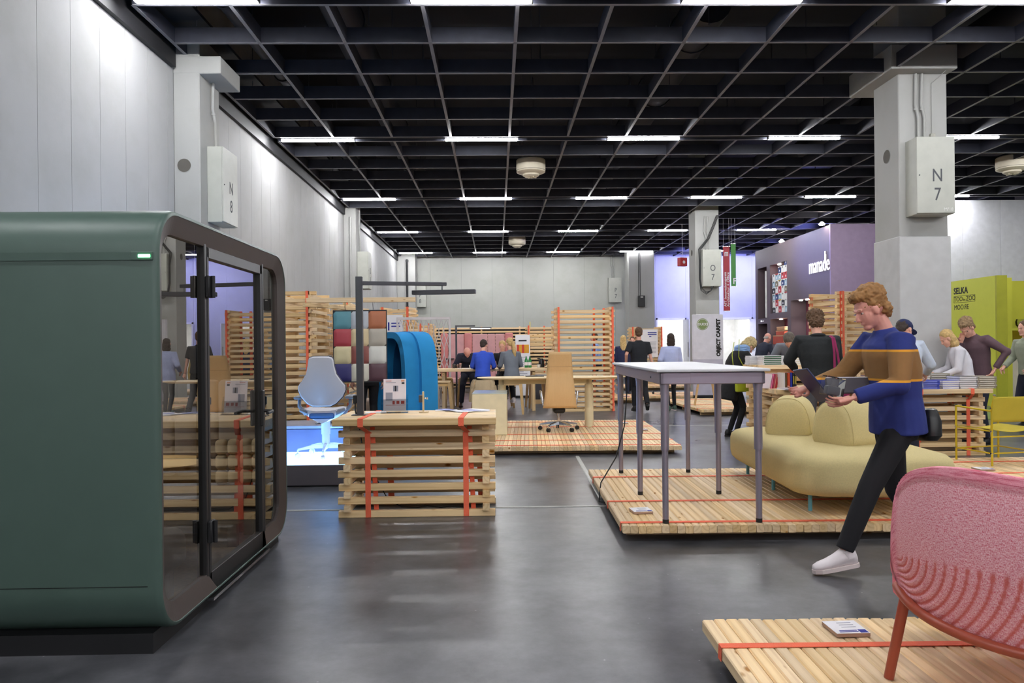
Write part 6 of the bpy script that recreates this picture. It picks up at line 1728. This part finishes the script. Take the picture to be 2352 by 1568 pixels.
    if not bare:
        c.loft([ring(z, rx * slim, ry, -0.004) for z, rx, ry in ((-0.14, 0.13, 0.105), (-0.05, 0.160, 0.122), (0.06, 0.150, 0.110), (0.09, 0.146, 0.106))])
        thin = 0.82 if slim < 1 else 1.0
        for i in (0, 1):
            an = AN[i] + (KN[i] - AN[i]) * 0.06
            c.tube([hips[i] + (hips[i] - KN[i]).normalized() * 0.03 * s, hips[i] + (KN[i] - hips[i]).normalized() * 0.10 * s, KN[i], an], [0.080 * s, 0.086 * s * thin ** 0.5, 0.066 * s * thin, 0.052 * s * thin], 14); c.ell(hips[i], 0.084 * s, 12, 8); c.ell(KN[i], 0.0645 * s * thin, 10, 8)
        if skirt: c.loft([ring(-z, 0.17 * slim + 0.02 * z, 0.13, 0) for z in (0.0, 0.1, 0.2, skirt)])
        remesh(c.build('trousers', bottom, t), vox, 5)
    for i in (0, 1):
        A = AN[i]
        M = Matrix.Translation(A - V(0, 0, 0.085)) if not toepitch[i] else Matrix.Translation(A) @ Matrix.Rotation(R(toes[i]), 4, 'Z') @ Matrix.Rotation(-R(toepitch[i]), 4, 'X') @ Matrix.Rotation(-R(toes[i]), 4, 'Z') @ Matrix.Translation(V(0, 0, -0.085))
        M = M @ Matrix.Rotation(R(toes[i]), 4, 'Z') @ Matrix.Scale(s, 4)
        q = MB()
        q.loft([[(0.002 + w * math.cos(a), y + 0 * a, max(0.012, zc + hh * math.sin(a))) for a in [2 * PI * k / 14 for k in range(14)]] for y, w, zc, hh in ((-0.078, 0.012, 0.045, 0.02), (-0.07, 0.030, 0.055, 0.045), (-0.04, 0.038, 0.065, 0.055), (0.0, 0.040, 0.065, 0.058), (0.05, 0.042, 0.050, 0.045), (0.10, 0.047, 0.040, 0.033), (0.15, 0.044, 0.034, 0.026), (0.18, 0.030, 0.030, 0.018), (0.19, 0.01, 0.028, 0.008))])
        q.tube([(0, -0.03, 0.06), (0, -0.02, 0.11)], [0.042, 0.040], 12)
        so = q.build('shoe', shoe, t, True, 60); so.matrix_local = M
        pts = [(0.0 + w, y) for y, w in ((-0.08, 0.015), (-0.065, 0.034), (0.0, 0.040), (0.09, 0.050), (0.15, 0.046), (0.185, 0.028), (0.197, 0.0))]
        out = pts + [(-x, y) for x, y in pts[::-1][1:]]
        MB().loft([[(x, y, 0) for x, y in out], [(x, y, 0.022) for x, y in out]]).build('sole', sole or mat('sole_dark', (40, 38, 38), 0.7), so)
    return t, dict(T=T, TF=TF, HM=HM, sh=sh, EL=EL, WR=WR, pel=pel, s=s, hips=hips)

HB = mat('hair_brown', (92, 66, 44), 0.7, var=0.25, scale=40); HDK = mat('hair_dark', (52, 38, 32), 0.7, var=0.25, scale=40)
HBL = mat('hair_blond', (196, 164, 108), 0.7, var=0.25, scale=40); HGI = mat('hair_ginger', (150, 108, 62), 0.7, var=0.25, scale=40)
HGR = mat('hair_salt', (96, 88, 80), 0.8, var=0.3, scale=50); HAB = mat('hair_ash', (188, 168, 122), 0.7, var=0.25, scale=40)
KBLK = cloth('cloth_black', (26, 26, 30)); KNAVY = cloth('cloth_navy', (30, 32, 48)); KTROU = cloth('cloth_trouser', (22, 22, 27), 0.3)
SHB = mat('shoe_black', (28, 27, 28), 0.5); SHW = mat('shoe_white', (226, 218, 220), 0.6)
SOLEW = mat('sole_white', (220, 206, 204), 0.6)

def sweater():
    m, nt, b = _new('striped_sweater')
    N, L = nt.nodes.new, nt.links.new
    tc = N('ShaderNodeTexCoord'); sp = N('ShaderNodeSeparateXYZ'); L(tc.outputs['Object'], sp.inputs[0])
    mr = N('ShaderNodeMapRange'); mr.inputs['From Min'].default_value = 1.0; mr.inputs['From Max'].default_value = 1.5
    L(sp.outputs['Z'], mr.inputs['Value'])
    cr = N('ShaderNodeValToRGB'); cr.color_ramp.interpolation = 'CONSTANT'
    els = cr.color_ramp.elements
    els[0].position = 0.0; els[0].color = srgb(42, 54, 122)
    els[1].position = 0.36; els[1].color = srgb(226, 158, 48)
    for p, c in ((0.39, (142, 104, 62)), (0.72, (226, 158, 48)), (0.75, (42, 54, 122))):
        e = els.new(p); e.color = srgb(*c)
    L(mr.outputs['Result'], cr.inputs['Fac']); L(cr.outputs[0], b.inputs['Base Color']); b.inputs['Roughness'].default_value = 0.95
    n = N('ShaderNodeTexNoise'); n.inputs['Scale'].default_value = 12; L(tc.outputs['Object'], n.inputs['Vector'])
    bp = N('ShaderNodeBump'); bp.inputs['Strength'].default_value = 0.5; bp.inputs['Distance'].default_value = 0.012; L(n.outputs['Fac'], bp.inputs['Height']); L(bp.outputs['Normal'], b.inputs['Normal'])
    return m

# the walker in the foreground: facing left, mid-stride
t, J = person('man in a blue sweater with brown band striding left past the sofa', (2.47, 4.66, 0), R(90), 1.80, lean=4, hunch=7, head=(16, 4), pelvis=(0, -0.02, 0.93),
       feet=[(-0.10, 0.36, 0.12), (0.10, -0.30, 0.11)], knees=[(0, 1, 0.2), (0, 1, 0.0)], toes=(-4, 6), toepitch=(10, -18),
       hands=[(-0.20, 0.33, 1.06), (0.17, 0.44, 1.10)], elbows=[(-0.6, -1, -0.5), (0.6, -1, -0.5)], palm=((0.75, 0.1, 0.65), (-0.75, 0.1, 0.65)), curl=0.45,
       top=sweater(), bottom=KTROU, shoe=SHW, sole=SOLEW, skin=SKIN2, hair='wavy', hairm=HGI, vox=0.008, topname='sweater', hem=-0.10, fit=1.2)
def local_thing(nm, label, cat, par_t, loc, rot):
    o = thing(nm, label, cat); M = Matrix.Translation(par_t.location) @ Matrix.Rotation(par_t.rotation_euler.z, 4, 'Z') @ Matrix.Translation(loc) @ Euler(rot).to_matrix().to_4x4()
    o.matrix_world = M; o.location = M.translation; o.rotation_euler = M.to_euler(); return o
o = local_thing('acrylic_case', 'small clear acrylic case held in the walking man\'s near hand', 'case', t, (-0.17, 0.46, 1.10), (0.2, 0, 0.2))
MB().bbox(-0.035, 0.035, -0.06, 0.06, 0.0, 0.115, 0.004).build('case', CLEAR, o)
MB().bbox(-0.022, 0.022, -0.045, 0.045, 0.006, 0.06, 0.01, seg=2).build('contents', mat('case_grey', (120, 120, 128), 0.5), o, True)
o = local_thing('tablet', 'dark tablet in the walking man\'s far hand', 'tablet', t, (0.05, 0.48, 1.15), (0.9, 0.1, 0.1))
MB().bbox(-0.09, 0.09, -0.13, 0.13, 0, 0.010, 0.003).build('body', mat('tablet_navy', (40, 50, 92), 0.4), o); MB().box(-0.08, 0.08, -0.12, 0.12, 0.010, 0.0105).build('screen', BLACK, o)
o = local_thing('folder', 'dark grey folder carried under the walking man\'s arm', 'folder', t, (0.02, 0.25, 1.10), (0.0, 0.25, 0))
MB().bbox(-0.012, 0.012, -0.13, 0.15, 0, 0.10, 0.004).build('cover', mat('folder_grey', (74, 70, 78), 0.6), o); MB().box(-0.009, 0.009, -0.125, 0.145, 0.1, 0.104).build('papers', PAPER, o)
o = local_thing('shoulder_bag', 'black leather shoulder bag at the walking man\'s hip', 'bag', t, (0.02, -0.21, 0.80), (0, 0.1, 0))
MB().loft([super_ring(a, b, 3.2, z, 24) for a, b, z in ((0.12, 0.035, 0.0), (0.15, 0.06, 0.03), (0.155, 0.06, 0.12), (0.13, 0.045, 0.19), (0.11, 0.03, 0.20))]).build('pouch', mat('leather_bag', (26, 26, 28), 0.35), o, True)
MB().tube([(0.1, 0, 0.19), (0.1, 0.03, 0.30), (0.06, 0.05, 0.45), (-0.02, 0.12, 0.62)], 0.010, 6, flat=0.3).build('strap', BLACK, o); MB().box(0.07, 0.10, -0.05, -0.04, 0.16, 0.19).build('buckle', CHROME, o)

person('man in black T-shirt walking away in the middle aisle', (3.03, 15.95, 0), R(-3), 1.78, lean=2, feet=[(-0.09, 0.10, 0.085), (0.12, -0.32, 0.16)], toepitch=(0, -50), toes=(4, -6), hands=[(-0.27, 0.02, 0.98), (0.30, 0.02, 0.86)],
       top=cloth('tshirt_black', (30, 32, 38)), bottom=KTROU, shoe=SHB, hair='short', hairm=HB, sleeve=0.5, hem=-0.06, fit=1.12, topname='tshirt')
person('woman with shoulder-length brown hair and pale blue shirt walking away', (3.72, 16.0, 0), R(2), 1.64, feet=[(-0.09, -0.12, 0.10), (0.10, 0.10, 0.085)], toepitch=(-25, 0), hands=[(-0.22, 0.16, 1.02), (0.27, 0.06, 0.86)],
       top=cloth('shirt_paleblue', (176, 184, 222)), bottom=KTROU, shoe=mat('shoe_green', (70, 96, 84), 0.6), sole=SOLEW, hair='bob', hairm=HDK, hem=-0.18, fit=1.22, shw=0.93, slim=0.95)
tL, JL = person('woman with blue scarf and glasses bending over the book counter', (3.62, 11.40, 0), R(-78), 1.63, lean=13, hunch=15, head=(28, 0), pelvis=(0, -0.05, 0.92), feet=[(-0.09, -0.05, 0.085), (0.09, -0.03, 0.085)],
       hands=[(-0.12, 0.46, 0.98), (0.12, 0.46, 0.96)], top=KBLK, bottom=cloth('leggings', (18, 18, 21), 0.2), shoe=SHB, hair='puffy', hairm=HAB, hem=-0.32, fit=1.16, shw=0.94, slim=0.96, glasses=True, topname='jacket')
SCF = cloth('scarf_blue', (140, 172, 218))
nb = JL['TF'](0.52).translation
g = MB()
for k in range(3): g.tube([nb + Vector((0.085 * math.cos(a), 0.01 + 0.085 * math.sin(a), 0.0 + 0.028 * k + 0.012 * math.sin(a * 2 + k))) for a in [2 * PI * q / 18 for q in range(18)]], 0.034, 8, closed=True)
g.tube([nb + Vector(p) for p in ((0.05, -0.08, 0.0), (0.07, -0.15, -0.10), (0.09, -0.19, -0.30), (0.10, -0.20, -0.55))], [0.04, 0.05, 0.055, 0.05], 10, flat=0.4)
for k in range(7): g.tube([nb + Vector((0.06 + 0.013 * k, -0.20, -0.54)), nb + Vector((0.055 + 0.016 * k, -0.21, -0.70))], 0.006, 5)
sc = g.build('scarf', SCF, tL, True)
o = local_thing('handbag', 'lime green handbag hanging at the scarf woman\'s side', 'bag', tL, (0.27, -0.02, 0.70), (0, 0, 0.1))
LIMEB = mat('leather_lime', (168, 180, 40), 0.4, bump=0.2, bscale=200)
MB().loft([super_ring(0.035 - i_, 0.125 - i_, 3.5, z_, 32) for i_, z_ in ((0.02, 0.0), (0.004, 0.012), (0, 0.04), (0, 0.12), (0.004, 0.15), (0.02, 0.162))]).build('pouch', LIMEB, o, True)
MB().tube([(0, 0.115, 0.15), (-0.02, 0.08, 0.30), (-0.10, 0.01, 0.52), (-0.21, 0.10, 0.78)], 0.010, 6, flat=0.35).build('strap', LIMEB, o, True); MB().tube([(0, -0.115, 0.15), (-0.03, -0.13, 0.3), (-0.11, -0.10, 0.55), (-0.2, 0.0, 0.74)], 0.010, 6, flat=0.35).build('strap', LIMEB, o, True)
MB().tube([(0.036, -0.11, 0.13), (0.037, 0.11, 0.13)], 0.003, 5).build('zip', CHROME, o)
tC, JC = person('curly-haired man in black jacket seen from behind at the book counter', (3.77, 8.72, 0), R(-4), 1.80, lean=5, hunch=6, head=(8, -10), hands=[(-0.16, 0.36, 1.08), (0.14, 0.36, 1.06)], elbows=[(-1, -0.4, -0.5), (1, -0.4, -0.5)],
       top=cloth('jacket_black', (30, 33, 35), 0.8), bottom=cloth('trouser_grey', (92, 92, 98)), shoe=SHB, hair='curly', hairm=HB, hem=-0.02, fit=1.22, shw=1.10, topname='jacket')
MB().tube([JC['TF'](0.50) @ Vector((0.075 * math.cos(a), -0.01 + 0.075 * math.sin(a), 0.01)) for a in [PI + PI * q / 12 for q in range(13)]], 0.022, 8, flat=1.0).build('collar', cloth('jacket_black', (30, 33, 35)), tC, True)
o = local_thing('tote_bag', 'magenta cloth tote bag on the curly man\'s shoulder', 'bag', tC, (0.13, -0.20, 0.76), (0, 0.03, 0))
MAG = cloth('cloth_magenta', (136, 34, 82), 0.4)
MB().loft([[(x * w + dx, -0.03 * b + y, z) for x, y in ((-1, 0), (1, 0), (1, 0.03 * b + 0.01), (-1, 0.03 * b + 0.01))] for z, w, b, dx in ((0.0, 0.05, 0.5, 0.05), (0.1, 0.10, 1.0, 0.03), (0.28, 0.09, 1.2, 0.01), (0.36, 0.06, 1, 0))]).build('pouch', MAG, o, True, 60)
MB().tube([(-0.04, 0, 0.35), (-0.045, 0.01, 0.55), (-0.05, 0.06, 0.71), (-0.05, 0.14, 0.735)], 0.013, 6, flat=0.3).build('strap', MAG, o); MB().tube([(0.02, 0, 0.35), (-0.01, 0.01, 0.55), (-0.035, 0.06, 0.715), (-0.04, 0.14, 0.74)], 0.013, 6, flat=0.3).build('strap', MAG, o)
person('dark-haired man bowing his head behind the tall book counter', (4.52, 11.35, 0), R(150), 1.78, lean=22, hunch=18, head=(30, 0), hands=[(-0.14, 0.46, 1.15), (0.20, 0.46, 1.15)], top=cloth('shirt_grey', (120, 124, 134)), bottom=KTROU, shoe=SHB, hair='short', hairm=HGR)
person('person in pale blue shirt and navy cap, mostly hidden by the walker', (4.72, 8.62, 0), R(-20), 1.74, lean=14, hunch=10, head=(15, -45), hands=[(-0.2, 0.4, 0.95), (0.3, 0.42, 1.05)], top=cloth('shirt_ice', (196, 206, 224)), bottom=KNAVY, shoe=SHB, hair='capped', hairm=HDK, fit=1.15)
person('man in mauve shirt with a hand on his hip beside the pillar', (6.62, 10.22, 0), R(115), 1.80, lean=10, hunch=10, head=(24, 10), hands=[(-0.26, 0.06, 1.02), (0.06, 0.26, 1.38)], elbows=[(-1.2, -0.9, 0), (0.4, -0.3, -1)],
       top=cloth('shirt_mauve', (98, 76, 84)), bottom=KNAVY, shoe=SHB, hair='wavy', hairm=mat('hair_sand', (150, 124, 92), 0.8, var=0.25, scale=40), fit=1.08)
person('blond woman in white shirt behind the right book counter', (6.28, 9.98, 0), R(75), 1.62, lean=9, hunch=10, head=(16, 8), hands=[(-0.10, 0.36, 1.02), (0.16, 0.38, 1.06)], top=cloth('shirt_white', (222, 220, 228)), bottom=KNAVY, shoe=SHB, hair='bob', hairm=HBL, shw=0.92, slim=0.95, fit=1.10)
sit = dict(feet=[(-0.10, 0.26, 0.30), (0.10, 0.24, 0.30)], knees=[(0, 1, 0.4), (0, 1, 0.4)])
person('bald man in dark suit writing at the high table, facing us', (-0.64, 17.42, 0), R(178), 1.78, lean=22, hunch=22, head=(30, 0), pelvis=(0, 0, 0.80), feet=[(-0.14, 0.2, 0.12), (0.16, 0.22, 0.12)], hands=[(-0.22, 0.5, 0.98), (0.2, 0.5, 0.98)], top=cloth('suit_navy', (44, 46, 62)), bottom=cloth('suit_navy', (44, 46, 62)), shoe=mat('shoe_oxblood', (58, 34, 36), 0.4), hair='bald', skin=SKIN2, fit=1.16, topname='jacket')
person('woman in bright blue sweater sitting at the high table, back to us', (-0.29, 15.88, 0), R(-4), 1.66, lean=10, hunch=6, head=(6, -20), pelvis=(0, 0, 0.86), hands=[(-0.2, 0.36, 1.0), (0.2, 0.36, 1.0)], elbows=[(-0.45, -0.5, -1), (0.45, -0.5, -1)], top=cloth('sweater_blue', (52, 84, 196), 0.4), bottom=KTROU, shoe=SHB, hair='short', hairm=HDK, fit=1.10, shw=0.97, sleeve=1.0, topname='sweater', **sit)
person('woman with long blond ponytail and grey sweater at the high table', (0.32, 15.84, 0), R(14), 1.68, lean=9, hunch=4, head=(2, 20), pelvis=(0, 0, 0.86), hands=[(-0.18, 0.36, 1.0), (0.2, 0.36, 1.0)], elbows=[(-0.45, -0.5, -1), (0.45, -0.5, -1)], top=cloth('sweater_grey', (112, 118, 128), 0.4), bottom=KTROU, shoe=SHW, sole=SOLEW, hair='pony', hairm=HBL, fit=1.06, shw=0.95, topname='sweater', **sit)
person('person in black facing us beside the ponytail woman', (0.16, 17.42, 0), R(172), 1.70, lean=10, hunch=8, pelvis=(0, 0, 0.80), hands=[(-0.2, 0.42, 1.0), (0.2, 0.42, 1.0)], top=KBLK, bottom=KTROU, shoe=SHB, hair='short', hairm=HBL, **sit)
person('blond woman in navy coat standing right of the slatted tower', (3.40, 20.1, 0), R(-10), 1.66, top=cloth('coat_navy', (36, 42, 76)), bottom=cloth('jeans_dark', (36, 42, 66)), shoe=SHB, hair='long', hairm=HBL, hem=-0.15, fit=1.15, vox=0.013)
person('dark-haired woman facing us behind the black T-shirt man', (3.92, 21.6, 0), R(165), 1.64, hands=[(-0.1, 0.25, 1.1), (0.1, 0.25, 1.12)], top=KBLK, bottom=KTROU, shoe=SHB, hair='long', hairm=HB, vox=0.013)
person('man in pale blue shirt seen through the slatted tower', (2.72, 20.3, 0), R(80), 1.74, lean=6, top=cloth('shirt_sky', (128, 154, 206)), bottom=KNAVY, shoe=SHB, hair='short', hairm=HDK, vox=0.013)
person('grey-haired man in navy jacket behind the pale shell chair', (6.55, 18.6, 0), R(-60), 1.74, lean=16, hunch=14, top=cloth('jacket_navy', (36, 40, 58)), bottom=KNAVY, shoe=SHB, hair='bald', skin=SKIN2, vox=0.013, hands=[(-0.2, 0.4, 1.0), (0.2, 0.4, 1.0)])
person('person in black right behind the carpet sign', (5.80, 20.2, 0), R(20), 1.70, lean=12, top=KBLK, bottom=KTROU, shoe=SHB, hair='short', hairm=HDK, vox=0.013)
person('person in sage jacket cut by the right edge', (8.62, 12.0, 0), R(100), 1.74, lean=8, hands=[(-0.22, 0.2, 1.0), (0.2, 0.3, 1.0)], top=cloth('jacket_sage', (150, 156, 136)), bottom=KNAVY, shoe=SHB, hair='short', hairm=HB, fit=1.15)
person('person in black trousers standing behind the colour board', (-2.05, 12.1, 0), R(20), 1.74, top=KBLK, bottom=KTROU, shoe=SHB, hair='short', hairm=HDK, vox=0.013)
apply_remesh()
